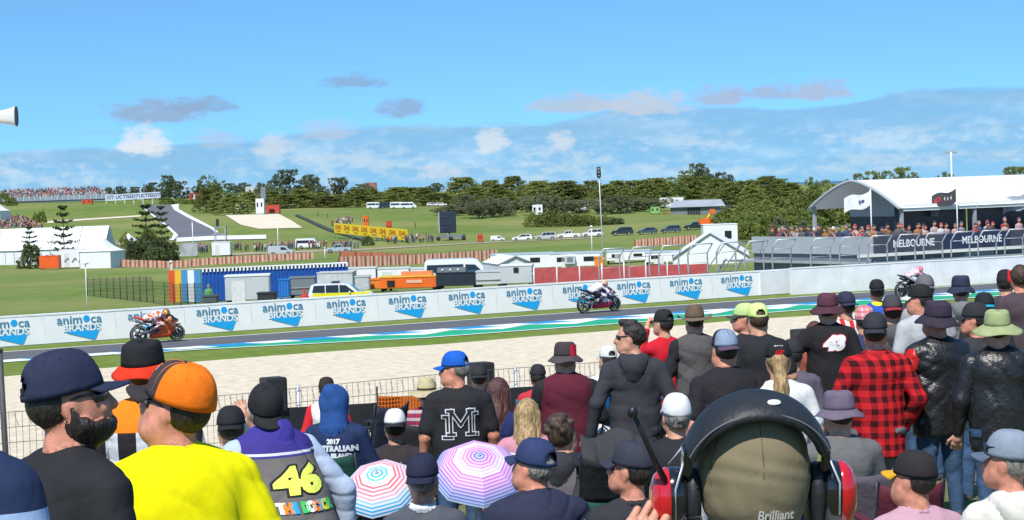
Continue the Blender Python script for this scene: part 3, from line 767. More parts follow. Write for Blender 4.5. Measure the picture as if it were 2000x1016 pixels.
PEOPLE = []
def person(px, py, Y, label, yaw=0, hyaw=0, hp=0, lean=0, sit=False, top=None, sleeve='short', slv=None, pants=None, skin='a', hair='short', hc='dark',
           hat=None, fat=1.0, arms=('down', 'down'), hood=None, beard=False, glasses=False, h=None, s=1.0, hands=(0, 0), longtop=0.0, neckc=None, vest=None, collar=None, group='spectators on the bank', wr=0.004, hroll=0, extra=None, gz=None):
    yaw, hyaw, hp, lean = R(yaw), R(hyaw), R(hp), R(lean)
    hyaw_l = hyaw-yaw
    base, RH = head_frame(lean, hyaw_l, hp, R(hroll))
    hadd = {'cap': .018, 'bucket': .022, 'wide': .03, 'beanie': .02, 'hood': .03}.get(hat[0] if hat else ('hood' if hood == 'up' else None), .01)
    def HP(x, y, z): return base+RH @ (Vector((x, y, z))-NECK)
    topl = HP(0, 0.01, 0.80+hadd)*s
    Pw = P(px, py, Y)
    RZ = Matrix.Rotation(yaw, 3, 'Z')
    hip = Pw-RZ @ topl
    g = float(mound(hip.x, hip.y)) if gz is None else gz
    drop = (hip.z-g)/s
    if sit: drop = max(0.30, drop)
    else: drop = min(max(drop, 0.80), 1.08)
    h = h or min(max(0.80*Y/1000, 0.0080), 0.02)
    q = SDF(); ph = random.random()*6
    Lr = lambda p: rotx(p, lean)
    f = fat; ff = 1+(fat-1)*1.3
    # trunk
    tg = 'top'
    q.cone(tg, Lr((0, 0, -.03-longtop)), Lr((0, 0, .16)), .150*f, .143*ff, (1.12, .80, 1), .04)
    q.cone(tg, Lr((0, 0, .16)), Lr((0, -.005, .38)), .143*ff, .158*f, (1.14, .80, 1), .05)
    q.cone(tg, Lr((0, -.004, -.20-longtop)), Lr((0, 0, .10)), .152*f, .150*f, (1.16, .90, 1), .04)
    q.cut[tg] = lambda X, Y, Z: (-.105-longtop)-(Z+Y*math.sin(lean))+0.012*np.sin(9*X+ph)
    if fat > 1.1: q.ball(tg, Lr((0, .07*ff, .12)), .12*ff, (1.1, .8, 1), .06)
    q.cone(tg, Lr((-.135, -.012, .452)), Lr((.135, -.012, .452)), .068*f**.5, None, (1, 1, .95), .05)
    q.cone(tg, Lr((-.07, -.014, .495)), Lr((.07, -.014, .495)), .042, None, (1, 1, 1), .05)
    q.cone(tg, Lr((-.07*f, -.075, .36)), Lr((-.075*f, -.06, .42)), .06, None, (1, .8, 1), .05)
    q.cone(tg, Lr((.07*f, -.075, .36)), Lr((.075*f, -.06, .42)), .06, None, (1, .8, 1), .05)
    # neck and head
    q.cone('skin', Lr((0, -.012, .49)), HP(0, .012, .61), .060*min(f, 1.15), .056*min(f, 1.2), (1, 1, 1), .03)
    HM = np.array(RH)
    q.ball('skin', HP(0, .012, .702), .098, (.80, 1.02, .99), .02, HM)
    q.ball('skin', HP(0, .060, .655), .076, (.84*min(1.12, f), .90, 1.15), .03, HM)
    jg = 'beard' if beard else 'skin'
    q.ball(jg, HP(0, .090, .600), .036 if beard else .034, (1.1, 1, .9), .03, HM)
    for sx in (-1, 1):
        q.cone(jg, HP(sx*.047, .030, .622), HP(sx*.025, .088, .598), .034*min(f, 1.15), .032, k=.03)
        q.ball('skin', HP(sx*.079, .012, .668), .030, (.36, .72, 1.12), .008, HM)
        q.ball('skin', HP(sx*.032, .118, .655), .022, (1, .6, .8), .02, HM)
    q.cone('skin', HP(0, .128, .690), HP(0, .148, .652), .010, .015, k=.015)
    q.ball('skin', HP(0, .122, .620), .020, (1.3, .7, .7), .02, HM)
    if fat > 1.1: q.ball(jg, HP(0, .05, .59), .060, (1.1, 1, .8), .04, HM)
    hg = 'hair'
    if hair in ('short', 'long', 'tail', 'curly', 'quiff'):
        q.ball(hg, HP(0, -.002, .712 if not hat else .700), .100 if not hat else .092, (.835, 1.0, .97), .02, HM)
        q.ball(hg, HP(0, -.020, .684), .081, (.885, .90, .76), .02, HM)
        if hair == 'curly':
            for i in range(26):
                a_, b_ = random.uniform(0, 6.28), random.uniform(0.1, 1.4)
                q.ball(hg, HP(.088*math.cos(a_)*math.sin(b_), .005+.10*math.sin(a_)*math.sin(b_)-.01, .715+.098*math.cos(b_)), .024, k=.012)
        if hair == 'quiff':
            for i in range(14): q.ball(hg, HP(random.uniform(-.05, .05), random.uniform(-.02, .09), .795+random.uniform(-.01, .012)), .024, k=.015)
        if hair in ('long', 'tail'):
            w_ = .85 if hair == 'long' else .6
            q.cone(hg, HP(0, -.055, .70), Lr((0, -.115, .50)), .075, .07, (w_*1.05, .6, 1), .03)
            q.cone(hg, Lr((0, -.115, .50)), Lr((0, -.135, .34)), .072, .045, (w_*1.1, .5, 1), .03)
            if hair == 'long':
                for sx in (-1, 1): q.cone(hg, HP(sx*.065, -.01, .69), Lr((sx*.075, -.06, .46)), .04, .035, k=.03)
    if beard:
        fb = min(1.12, f)
        for sx in (-1, 1):
            q.cone('beard', HP(sx*.074*fb, .022, .668), HP(sx*.064*fb, .040, .622), .014, .028, k=.03)
            q.cone('beard', HP(sx*.058*fb, .062, .625), HP(sx*.020, .118, .606), .026, .024, k=.03)
        bo, bu, bf = HP(0, .02, .652), RH @ Vector((0, 0, 1)), RH @ Vector((0, 1, 0)); br_ = RH @ Vector((1, 0, 0))
        def bcut(X, Y, Z):
            dx, dy, dz = X-bo.x, Y-bo.y, Z-bo.z
            u_ = dx*bu.x+dy*bu.y+dz*bu.z; f_ = dx*bf.x+dy*bf.y+dz*bf.z
            return u_+np.clip(f_, 0, .06)*.55-np.clip(.012-f_, 0, .02)*1.6+.003*np.sin(150*f_)
        q.cut['beard'] = bcut
    if hood == 'up':
        q.ball('hood', HP(0, -.012, .710), .122, (.88, .98, 1.0), .04, HM)
        q.cone('hood', HP(0, -.03, .68), Lr((0, -.05, .50)), .105, .115, (1, .85, 1), .05)
        q.ball('hood', HP(0, -.085, .79), .04, k=.06)
    elif hood == 'down':
        q.cone('hood', Lr((-.07, -.05, .515)), Lr((0, -.125, .47)), .050, .062, (1, .9, 1), .05)
        q.cone('hood', Lr((.07, -.05, .515)), Lr((0, -.125, .47)), .050, .062, (1, .9, 1), .05)
        q.cone('hood', Lr((0, -.115, .50)), Lr((0, -.135, .38)), .06, .035, (1.5, .7, 1), .05)
        for sx in (-1, 1): q.cone('hood', Lr((sx*.08, -.02, .52)), Lr((sx*.06, .06, .50)), .032, .026, k=.04)
    if collar is not None or (sleeve == 'short' and hood is None and Y < 20):
        crr = .020 if collar is not None else .011
        for i in range(10):
            a0, a1 = i*.628, (i+1)*.628
            q.cone('collar', Lr((.066*math.cos(a0), -.008+.066*math.sin(a0), .530)), Lr((.066*math.cos(a1), -.008+.066*math.sin(a1), .530)), crr, k=.01)
    # arms
    hm = []
    for sx, an, hv in ((-1, arms[0], hands[0]), (1, arms[1], hands[1])):
        e_, w_ = (ARM[an] if isinstance(an, str) else an)
        fx = 1+(f-1)*.55
        S_ = Lr((sx*.178*fx, -.010, .440)); E_ = Lr((sx*e_[0]*fx, e_[1], e_[2])); W_ = Lr((sx*w_[0]*fx, w_[1], w_[2]))
        gs = 'sleeve' if slv is not None else tg
        af = f**.6
        if sleeve == 'none':
            q.cone('skin', S_, E_, .050*af, .040*af, k=.03); q.cone('skin', E_, W_, .040*af, .027, k=.02)
            if vest is None: q.ball(tg, S_*.92, .05, k=.03)
        elif sleeve == 'short':
            mid = S_.lerp(E_, .74)
            q.cone('skin', S_, E_, .046*af, .040*af, k=.02); q.cone('skin', E_, W_, .041*af, .027, k=.02)
            q.cone(gs, S_, mid, .064*af, .063*af, k=.04)
        else:
            q.cone('skin', E_.lerp(W_, .9), W_, .027, .026, k=.01)
            q.cone(gs, S_, E_, .066*af, .053*af, k=.04); q.cone(gs, E_, W_.lerp(E_, .04), .055*af, .040, k=.03)
        if hv:
            d_ = (W_-E_).normalized()
            hm.append(hand_sdf(W_, d_, Vector((0, -1, 0.3)) if abs(d_.y) < .8 else Vector((0, 0, 1)), sx, .6).mesh(max(0.0045, h*.42)))
        else:
            d_ = (W_-E_).normalized(); q.cone('skin', W_, W_+d_*.085, .028, .024, (1, 1, 1), .02); q.cone('skin', W_+d_*.08, W_+d_*.145, .026, .017, k=.02)
    # legs
    q.cone('pants', (-.075, 0, -.05), (.075, 0, -.05), .115*f**.8, None, (1, 1, 1), .05)
    for sx in (-1, 1):
        if sit:
            kn, an_ = Vector((sx*.13, .40, .02)), Vector((sx*.15, .42, -drop+.09))
        else:
            kn, an_ = Vector((sx*.105, .015, -drop*.50)), Vector((sx*.12, -.01, -drop+.09))
        q.cone('pants', (sx*.09, 0, -.05), kn, .100*f**.6, .068, k=.04); q.cone('pants', kn, an_, .067, .052, k=.03)
        q.cone('shoe', an_+Vector((0, -.02, -.045)), an_+Vector((sx*.02, .15, -.055)), .042, .036, k=.02)
    if extra: extra(q, Lr, HP)
    for g_ in ('top', 'sleeve'): q.disp[g_] = wrinkle(wr, ph)
    if not hat or hair in ('long', 'tail'): q.disp['hair'] = (lambda X, Y, Z: .0022*np.sin(150*X+60*Y+4*np.sin(18*Z+ph))*(Z < .62*math.cos(lean))) if hair in ('long', 'tail') else (lambda X, Y, Z: .0009*np.sin(170*X+3*np.sin(60*Z))*np.sin(150*Z+90*Y+ph))
    q.disp['beard'] = lambda X, Y, Z: .0015*np.sin(260*X+200*Y)*np.sin(230*Z+ph)
    q.disp['pants'] = wrinkle(.006, ph+1); q.disp['hood'] = wrinkle(.003, ph+2)
    V, Q, mi, groups = q.mesh(h)
    topm = top if not isinstance(top, tuple) else cloth('plain', top)
    MM = {'top': topm, 'skin': SKIN[skin], 'hair': HAIR[hc], 'beard': HAIR['dark'], 'hood': None, 'sleeve': slv if not isinstance(slv, tuple) else cloth('plain', slv), 'pants': pants or M_denim, 'shoe': M_shoe, 'collar': topm if collar is None else (collar if not isinstance(collar, tuple) else cloth('plain', collar))}
    MM['hood'] = topm if neckc is None else (cloth('plain', neckc) if isinstance(neckc, tuple) else neckc)
    mats = [MM.get(g_) or (extra.mats[g_] if extra else topm) for g_ in groups]
    if hm:
        si = groups.index('skin')
        for (v2, q2, m2, _) in hm:
            Q = np.concatenate([Q, q2+len(V)]); V = np.concatenate([V, v2]); mi = np.concatenate([mi, np.full(len(q2), si)])
    me = np_mesh('person', V*s, Q, mi, mats)
    o = link('person', me, None, hip, yaw)
    tag(o, label, 'person', group)
    hc_w = HP(0, .012, .702)*s
    M4 = Matrix.Translation(hc_w) @ RH.to_4x4() @ Matrix.Scale(s, 4)
    if hat:
        kind, kw = hat
        if kind == 'cap': ho = cap_parts(o, M4, **{**kw, 'seams': Y < 17})
        elif kind == 'bucket': ho = bucket_parts(o, M4, **kw)
        elif kind == 'wide': ho = bucket_parts(o, M4, **{**dict(rad=.19, drop=.015, curl=.05, hgt=.12, top=.72, dent=.02), **kw})
        elif kind == 'beanie':
            rows = [[(.088*rr*math.cos(u), .110*rr*math.sin(u)-.005, z) for u in np.linspace(0, 6.2832, 28, endpoint=False)] for rr, z in ((1.02, -.01), (1.05, .0), (1.05, .035), (1.0, .04), (.95, .07), (.8, .10), (.5, .118), (.2, .124), (0, .125))]
            ho = MB().grid(rows, cyc=True).build('beanie', kw['m'], o, fix=False); ho.matrix_local = M4
    if glasses: glasses_parts(o, M4)
    o['hipdrop'] = drop
    PEOPLE.append(o)
    return o, me, M4

def camp_chair(o, yaw, colr, label, w=0.52, up=0.34, wide=0.0, slack=0.05, dy=0.0, group='folding camp chairs on the bank', trim=None, rests=True):
    """folding chair set under a seated person (or at a given point): back panel, seat, arm rests, crossed legs"""
    if isinstance(o, bpy.types.Object): base = o.location.copy(); dr = o['hipdrop']
    else: base = Vector(o[:3]); dr = o[3]
    e = empty('camp_chair', base-Vector((0, 0, dr)), R(yaw)); tag(e, label, 'chair', group)
    m = cloth('canvas', colr, .7, .12, .4); fr = mat('chair_tube', (0.03, 0.03, 0.033), .35, .1, metal=.5)
    zs = dr-.09; y0 = -.21+dy
    rows = []
    for v in np.linspace(0, 1, 7):
        rows.append([((u-.5)*w, y0-.10*v-.02-slack*(1-(2*u-1)**2)*(.4+.6*v), zs-.02+(up+.12)*v-slack*.7*(1-(2*u-1)**2)*v**3) for u in np.linspace(0, 1, 13)])
    bk = MB().grid(rows).build('backrest', m, e, fix=False); md = bk.modifiers.new('t', 'SOLIDIFY'); md.thickness = .006
    if trim is not None:
        MB().tube([(p[0], p[1]-.003, p[2]) for p in rows[-1]], .010, 6).build('trim', cloth('canvas', trim), bk)
    rows = [[((u-.5)*w, y0+.05+.42*v, zs-.01-.05*(1-(2*u-1)**2)) for u in np.linspace(0, 1, 9)] for v in np.linspace(0, 1, 6)]
    sb = MB().grid(rows).build('seat', m, e, fix=False); md = sb.modifiers.new('t', 'SOLIDIFY'); md.thickness = .006
    for sx in (-1, 1):
        x = sx*w/2
        MB().tube([(x, y0+.30, .0), (x, y0, zs), (x, y0-.12, zs+up+.11)], .011, 8).build('back_post', fr, e)
        MB().tube([(x, y0-.02, .0), (x, y0+.46, zs), (x, y0+.47, zs+.20)], .011, 8).build('leg', fr, e)
        if rests: MB().box((x, y0+.24, zs+.205), (.06, .50, .012)).build('armrest', m, e)
    MB().tube([(-w/2, y0-.02, .02), (w/2, y0+.02, zs-.03)], .009, 6).build('cross_brace', fr, e)
    MB().tube([(w/2, y0-.02, .02), (-w/2, y0+.02, zs-.03)], .009, 6).build('cross_brace', fr, e)
    return e
# ================================================================== people: the crowd in front
def buffalo(base, dark, per, tilt=0.0):
    def fn(nd, lk, sp, vec):
        k = 2*math.pi/per
        a = vmath(nd, lk, 'GREATER_THAN', vmath(nd, lk, 'SINE', vmath(nd, lk, 'MULTIPLY', vmath(nd, lk, 'ADD', sp.outputs[0], vmath(nd, lk, 'MULTIPLY', sp.outputs[1], .8)), k)), 0.0)
        b = vmath(nd, lk, 'GREATER_THAN', vmath(nd, lk, 'SINE', vmath(nd, lk, 'MULTIPLY', sp.outputs[2], k)), 0.0)
        return mixn(nd, lk, vmath(nd, lk, 'MULTIPLY', vmath(nd, lk, 'ADD', a, b), 0.5), base, dark)
    return pmat('buffalo_check', fn, .9, .15, .3, 30)
def tartan(base, c2, c3, per):
    def fn(nd, lk, sp, vec):
        k = 2*math.pi/per
        a = vmath(nd, lk, 'GREATER_THAN', vmath(nd, lk, 'SINE', vmath(nd, lk, 'MULTIPLY', sp.outputs[0], k)), 0.45)
        b = vmath(nd, lk, 'GREATER_THAN', vmath(nd, lk, 'SINE', vmath(nd, lk, 'MULTIPLY', sp.outputs[2], k)), 0.3)
        return mixn(nd, lk, vmath(nd, lk, 'MULTIPLY', b, .75), mixn(nd, lk, vmath(nd, lk, 'MULTIPLY', a, .6), base, c2), c3)
    return pmat('tartan', fn, .9, .15, .3, 30)
def band_z(stops, name, xbars=None):
    """colour by height above the hip: [(z, colour), ...] from the top down"""
    def fn(nd, lk, sp, vec):
        c_ = stops[-1][1]
        if xbars:
            s_ = vmath(nd, lk, 'SINE', vmath(nd, lk, 'ADD', vmath(nd, lk, 'MULTIPLY', sp.outputs[0], xbars[0]), xbars[1]))
            c_ = mixn(nd, lk, vmath(nd, lk, 'GREATER_THAN', s_, xbars[2]), stops[-1][1], xbars[3])
        for z, col in reversed(stops[:-1]):
            c_ = mixn(nd, lk, vmath(nd, lk, 'GREATER_THAN', sp.outputs[2], z), c_, col)
        return c_
    return pmat(name, fn, .85, .2, .3, 30)
W_ = (0.72, 0.72, 0.72)
def C(name, col, **k): return cloth(name, col, **k)
c_black, c_navy, c_white = C('black', BLACK), C('navy', NAVY), C('white', W_)
def cap(col, vis=None, **k): 
    a = col if not isinstance(col, tuple) else C('cap', col); b = a if vis is None else (vis if not isinstance(vis, tuple) else C('cap', vis))
    return ('cap', dict(crown=a, visor=b, **k))
def bucket(col, br=None, **k):
    a = C('hat', col); return ('bucket', dict(crown=a, brim=a if br is None else C('hat', br), **k))
def printed(o, me, s, size, col, cx, cz, bold=.012, sx=1.0, shear=0.0, tilt=0.0, outline=None, name='print', spacing=1.0):
    if outline is not None:
        V, Fc = text_mesh(s, size, bold+size*.045, shear=shear, spacing=spacing); V = V*np.array([sx, 1, 1]); project_print(o, V, Fc, C('print', outline), cx, cz, name, .005, .03, tilt, me)
    V, Fc = text_mesh(s, size, bold, shear=shear, spacing=spacing); V = V*np.array([sx, 1, 1])
    return project_print(o, V, Fc, C('print', col), cx, cz, name, .009, .03, tilt, me)

# --- the two men talking at the left
on, me, MN = person(108, 697, 5.8, 'bearded man in navy flat-peaked cap and black T-shirt, turned to the man in yellow', yaw=-44, hyaw=-68, hp=-8, top=C('black_tee', (0.020, 0.020, 0.023)), fat=1.18, skin='r', hc='dark', beard=True, glasses=True,
       hat=cap((0.022, 0.028, 0.060), flatv=True, hole=True, size=1.06), arms=('down', 'down'), wr=.004)
o, me, M4 = person(366, 722, 6.6, 'heavy man in bright yellow T-shirt and orange cap with dark front panels', yaw=26, hyaw=64, hp=-16, lean=9, top=C('yellow', (0.78, 0.72, 0.0), bump=.08), fat=1.24, skin='r', hc='dark', glasses=True,
       hat=cap((0.80, 0.17, 0.008), (0.035, 0.03, 0.03), hole=False, size=1.10, front=C('cap', (0.05, 0.042, 0.042)), band=C('cap', (0.70, 0.10, 0.005))), arms=('bent', 'bent'), wr=.0045)
def cap_patch(cap_o, u0, v0, Vt, Fc, mtl, size=1.06):
    """flat print laid on a cap crown at angle u0 and height v0 (both radians)"""
    a, b, hgt = .0885*size, .110*size, .112*size; out = []
    for v in Vt:
        u = u0+v[0]/.10; th = v0+v[1]/.115; rr = math.cos(th)**.62
        out.append((a*rr*math.cos(u)*1.03, b*rr*math.sin(u)*1.03-.003, .012+hgt*math.sin(th)**1.05+.004))
    return MB().add(out, Fc).build('print', mtl, cap_o, fix=False)
def rectg(w, h, n=6): return [(w*(i/n-.5), h*(j/n-.5), 0) for j in range(n+1) for i in range(n+1)], [(j*(n+1)+i, j*(n+1)+i+1, (j+1)*(n+1)+i+1, (j+1)*(n+1)+i) for j in range(n) for i in range(n)]
cap_patch(on.children[0], math.pi*1.28, .16, *rectg(.05, .018), C('print', (.62, .62, .64)))
ring = lambda cx, cy, r0, r1: ([(cx+r*math.cos(t), cy+r*math.sin(t), 0) for r in (r0, r1) for t in np.linspace(0, 2*math.pi, 20, endpoint=False)], [(i, (i+1) % 20, 20+(i+1) % 20, 20+i) for i in range(20)])
for cy_, r1 in ((.016, .018), (-.016, .020)): cap_patch(o.children[0], math.pi*.62, .62, *ring(0, cy_, r1*.5, r1), C('print', (.70, .68, .66)), 1.10)
MB().tube([tuple(rotx((.067*1.15*math.cos(a), -.010+.074*math.sin(a), .534-.012*math.sin(a)), R(9))) for a in np.linspace(0, 2*math.pi, 40)], .0035, 6).build('neck_chain', mat('silver', (.6, .58, .52), .3, metal=.9), o)
st_m = band_z([(.40, (0.78, 0.20, 0.010)), (0, (0.022, 0.02, 0.022))], 'striped_jersey', (42, 1.6, .25, (0.62, 0.62, 0.66)))
o, me, M4 = person(275, 665, 9.6, 'person in black bucket hat with red brim and orange jersey with black and white bars', yaw=4, hyaw=-10, hp=-6, top=st_m, sleeve='long', slv=st_m, hair='short', hat=bucket((0.018, 0.018, 0.02), (0.60, 0.035, 0.012), rad=.150, drop=.05, size=1.06), fat=1.05, arms=('bent', 'bent'))
V, Fc = text_mesh('FACTORY', .045, .002); V = V*np.array([1, 1, 1])
# --- number 46 fan
h46 = band_z([(.385, (0.045, 0.035, 0.22)), (.372, (0.6, .6, .62)), (.360, (0.05, 0.04, 0.22)), (-.02, (0.135, 0.125, 0.12)), (-9, (0.04, 0.03, 0.17))], 'grey_hoodie')
o46, me, M4 = person(522, 762, 10.4, 'man in grey and purple hoodie numbered 46 with pale blue sleeves and black cap', yaw=34, hyaw=20, hp=-30, lean=33, sit=True, top=h46, sleeve='long', slv=C('pale_sleeve', (0.42, 0.50, 0.66)), hood='down', neckc=C('purple', (0.05, 0.04, 0.27)), fat=1.24, hc='grey',
       hat=cap(BLACK, back=True, hole=True), arms=('out', 'out'), wr=.007)
printed(o46, me, '46', .165, (0.72, 0.80, 0.12), .0, .245, .010, 1.55, .15, 0.02, outline=(0.02, .02, .02))
for i, ch in enumerate('THE DOCTOR'):
    if ch != ' ': printed(o46, me, ch, .062, ((.8, .8, .75), (.75, .2, .02), (.02, .35, .6), (.75, .55, .02), (.05, .5, .12))[i % 5], -.125+i*.030, .125, .006)
camp_chair(o46, 34, (0.10, 0.11, 0.13), 'grey canvas camp chair under the fan in the 46 hoodie', w=.44, up=.02, rests=False)
person(450, 796, 12.8, 'person in black cap and white shirt raising a hand beside the 46 hoodie', yaw=-5, hyaw=5, top=c_white, sleeve='long', sit=True, hat=cap(BLACK, back=True, hole=True), arms=('rest', ((.10, .12, .47), (.045, .16, .71))), hands=(0, 1))
person(637, 737, 23.5, 'person in dark beanie and white and red jacket by the wire fence', top=c_white, sleeve='long', slv=C('red', (0.55, 0.02, 0.03)), hat=('beanie', dict(m=C('beanie', (0.03, 0.024, 0.022)))), sit=True, arms=('bent', 'bent'))
nv = C('navy_jacket', (0.016, 0.030, 0.085))
o, me, M4 = person(655, 750, 15.8, 'person with blue hood up and navy jacket with arched white lettering in green chair', top=nv, sleeve='long', hood='up', neckc=C('blue_hood', (0.022, 0.075, 0.25)), sit=True, hair='none', arms=('rest', 'rest'), fat=1.1, yaw=-14, hyaw=-25)
printed(o, me, '2017', .05, (.7, .75, .8), .02, .40, .003); printed(o, me, 'AUSTRALIAN', .06, (.7, .75, .8), .02, .345, .004, 1.0); printed(o, me, 'GP & ISLAND', .045, (.7, .75, .8), .02, .29, .003)
camp_chair(o, -14, (0.010, 0.055, 0.042), 'dark green camp chair holding the person with the blue hood', w=.50, up=.32)
camp_chair((*P(722, 815, 17.5)-Vector((0, 0, .18)), .45), 40, (0.028, 0.032, 0.055), 'empty navy camp chair beside the blue hood and the orange netting', w=.34, up=.30)
o, me, M4 = person(832, 738, 20.0, 'person in curled straw sunhat and red tartan shirt', hat=('wide', dict(crown=C('straw', (.50, .42, .24)), brim=C('straw2', (.42, .36, .22)), rad=.185, curl=.045, drop=.06, band=C('cap', (.06, .05, .03)))), top=tartan((.28, .03, .05), (.03, .04, .10), (.45, .42, .45), .07), sleeve='long', sit=True, arms=('bent', 'bent'))
camp_chair(o, 0, BLACK, 'black camp chair under the person with the straw sunhat', w=.5, up=.42)
o, me, M4 = person(771, 800, 16.2, 'person in black cap with white top and dark T-shirt on navy chair', hat=cap(BLACK, back=True, front=c_white), top=C('charcoal', (.035, .028, .032)), sit=True, skin='b', arms=('rest', 'rest'))
camp_chair(o, -25, (0.012, .022, .06), 'dark navy camp chair with white lettering under the person in black cap', w=.46, up=.44, dy=-.02)
o, me, M4 = person(888, 688, 15.8, 'man in blue cap and black T-shirt with large outlined letters, standing', yaw=5, hyaw=68, hp=2, top=C('black_tee', (0.021, .021, .024)), fat=1.16, skin='r', hc='grey', hat=cap((0.012, .10, .46), hole=True), arms=('down', 'down'), hands=(1, 1), glasses=True, longtop=.06, wr=.006)
def slab(paths, t):
    V, Fc = [], []
    for (x0, y0), (x1, y1) in paths:
        d = Vector((x1-x0, y1-y0)).normalized(); n_ = Vector((-d.y, d.x))*t/2; k_ = len(V); d = d*t*.5
        V += [(x0-d.x+n_.x, y0-d.y+n_.y, 0), (x1+d.x+n_.x, y1+d.y+n_.y, 0), (x1+d.x-n_.x, y1+d.y-n_.y, 0), (x0-d.x-n_.x, y0-d.y-n_.y, 0)]; Fc.append((k_, k_+1, k_+2, k_+3))
    return np.array(V), Fc
LM_ = [((-.075, -.09), (-.075, .09)), ((.075, -.09), (.075, .09)), ((-.075, .09), (0, -.02)), ((.075, .09), (0, -.02)), ((-.10, -.09), (-.05, -.09)), ((.05, -.09), (.10, -.09)), ((-.10, .09), (-.06, .09)), ((.06, .09), (.10, .09))]
LI_ = [((0, -.08), (0, .08)), ((-.03, -.08), (.03, -.08)), ((-.03, .08), (.03, .08))]
wp, bp_ = C('print', (.60, .62, .66)), C('black_tee', (0.021, .021, .024))
for path, cx_, cz_, o1 in ((LI_, -.095, .255, .005), (LI_, .10, .275, .005), (LM_, .005, .290, .011)):
    project_print(o, *slab(path, .034), wp, cx_, cz_, 'print', o1, .03, 0, me)
    project_print(o, *slab(path, .018), bp_, cx_, cz_, 'print', o1+.003, .03, 0, me)
person(935, 714, 22.5, 'person in dark cap behind the man with outlined letters', top=C('charcoal2', (.05, .05, .055)), hat=cap((.03, .03, .032), back=True), sit=True)
person(974, 737, 17.0, 'woman with long auburn hair and navy low-backed top', yaw=-18, hyaw=-30, top=C('navy_top', (.016, .026, .10)), sleeve='none', hair='long', hc='auburn', sit=True, arms=('rest', 'rest'), fat=1.05)
o, me, M4 = person(1050, 713, 22.8, 'person in black cap and red shirt on blue chair by the fence', top=C('red2', (.45, .03, .05)), hat=cap((.025, .025, .028)), sit=True, arms=('rest', 'rest'))
camp_chair(o, 0, (.012, .10, .22), 'bright blue camp chair by the wire fence under the red shirt', w=.5, up=.46)
o, me, M4 = person(1030, 778, 15.4, 'woman with long blond hair and pink sleeves', yaw=-5, hyaw=-15, top=C('pink', (.50, .22, .28)), sleeve='long', hair='long', hc='blond', sit=True, arms=('out', 'rest'))
camp_chair(o, -8, (.012, .022, .03), 'dark camp chair with white and green trim under the blond woman', w=.46, up=.46, trim=(.6, .6, .62))
o, me, M4 = person(1103, 668, 17.0, 'broad man in grey and red bucket hat and maroon vest over black sleeves', yaw=3, hyaw=5, top=C('maroon', (.095, .014, .028)), sleeve='long', slv=c_black, fat=1.26, hat=bucket((.055, .042, .045), (.07, .06, .062), rad=.150, drop=.05), arms=('fold', 'fold'), longtop=.08, hc='grey', pants=C('grey_pants', (.06, .06, .065)))
MB().grid([[(.03+.075*u, -(.113*math.sqrt(max(0, 1-((.03+.075*u)/.100)**2)))*(1.06-.12*v), .0+.10*v) for u in np.linspace(0, .8, 6)] for v in np.linspace(0, 1, 5)]).build('red_panel', C('red2', (.5, .02, .04)), o.children[0], fix=False)
o, me, M4 = person(1093, 812, 12.8, 'seated man with short curly hair and grey hooded top', yaw=-12, hyaw=-20, hp=-10, top=C('grey_purple', (.12, .105, .115)), sleeve='long', hair='curly', hc='brown', hood='down', neckc=C('dark_hood', (.035, .035, .04)), sit=True, arms=('rest', 'rest'), fat=1.12, lean=10)
o, me, M4 = person(1050, 863, 10.4, 'man in plain navy baseball cap and navy shirt, seated, peak to one side', yaw=10, hyaw=48, hp=-8, lean=10, top=C('navy_shirt', (.024, .028, .055)), hat=cap((.028, .042, .11), hole=True, size=1.05), sit=True, arms=('rest', 'rest'), fat=1.28, skin='r', hc='grey', wr=.007)
camp_chair((o.location.x+.42, o.location.y-.2, o.location.z-.06, o['hipdrop']-.1), -22, (.010, .016, .05), 'navy camp chair with raised corner next to the man in plain navy cap', w=.62, up=.16, slack=.10)
o, me, M4 = person(823, 890, 11.3, 'man in navy cap with red back opening, seated in front of the pink umbrella', yaw=-5, hyaw=-8, hp=-6, top=C('slate', (.075, .08, .10)), hat=cap((.020, .024, .05), back=True, hole=True, band=C('cap', (.45, .02, .03))), sit=True, arms=('rest', 'rest'), skin='r', hc='grey', collar=(.55, .58, .60))
camp_chair(o, -5, (.014, .052, .030), 'dark green camp chair under the man with the navy and red cap', w=.42, up=.46, slack=.05, trim=(.01, .04, .02))
o, me, M4 = person(1187, 677, 21.5, 'person in white cap and white top on a blue chair', yaw=15, hyaw=25, top=c_white, sleeve='long', hat=cap((.62, .62, .64), back=False, hole=True), sit=True, arms=('bent', 'rest'), hc='dark')
camp_chair((*P(1198, 800, 18.5), .42), 12, (.010, .085, .24), 'tall blue camp chair the man in grey hoodie leans on', w=.30, up=.42, slack=.02)
o, me, M4 = person(1232, 627, 15.5, 'man in charcoal hoodie with swept-up hair, leaning a hand on a chair', yaw=-6, hyaw=72, hp=2, top=C('hoodie', (.036, .038, .045)), sleeve='long', hood='down', hair='quiff', hc='dark', fat=1.08, glasses=True, arms=('back', 'pocket'), hands=(1, 0), longtop=.10, pants=c_black, wr=.006)
person(1296, 606, 20.5, 'man in red top and jeans holding a camera up to his face', yaw=22, hyaw=40, top=C('red3', (.50, .012, .025)), sleeve='long', hat=cap((.02, .02, .022), hole=True), arms=('camera', 'camera'), hc='dark', longtop=.05)
person(1356, 596, 19.8, 'man in brown felt hat and grey quilted vest', yaw=6, hyaw=5, top=C('quilt', (.085, .08, .08), bump=.5), sleeve='long', slv=c_black, hat=('wide', dict(crown=C('felt', (.13, .09, .06)), brim=C('felt', (.16, .115, .08)), rad=.175, drop=.03)), fat=1.12, arms=('bent', 'bent'), longtop=.08, pants=c_black, wr=.007)
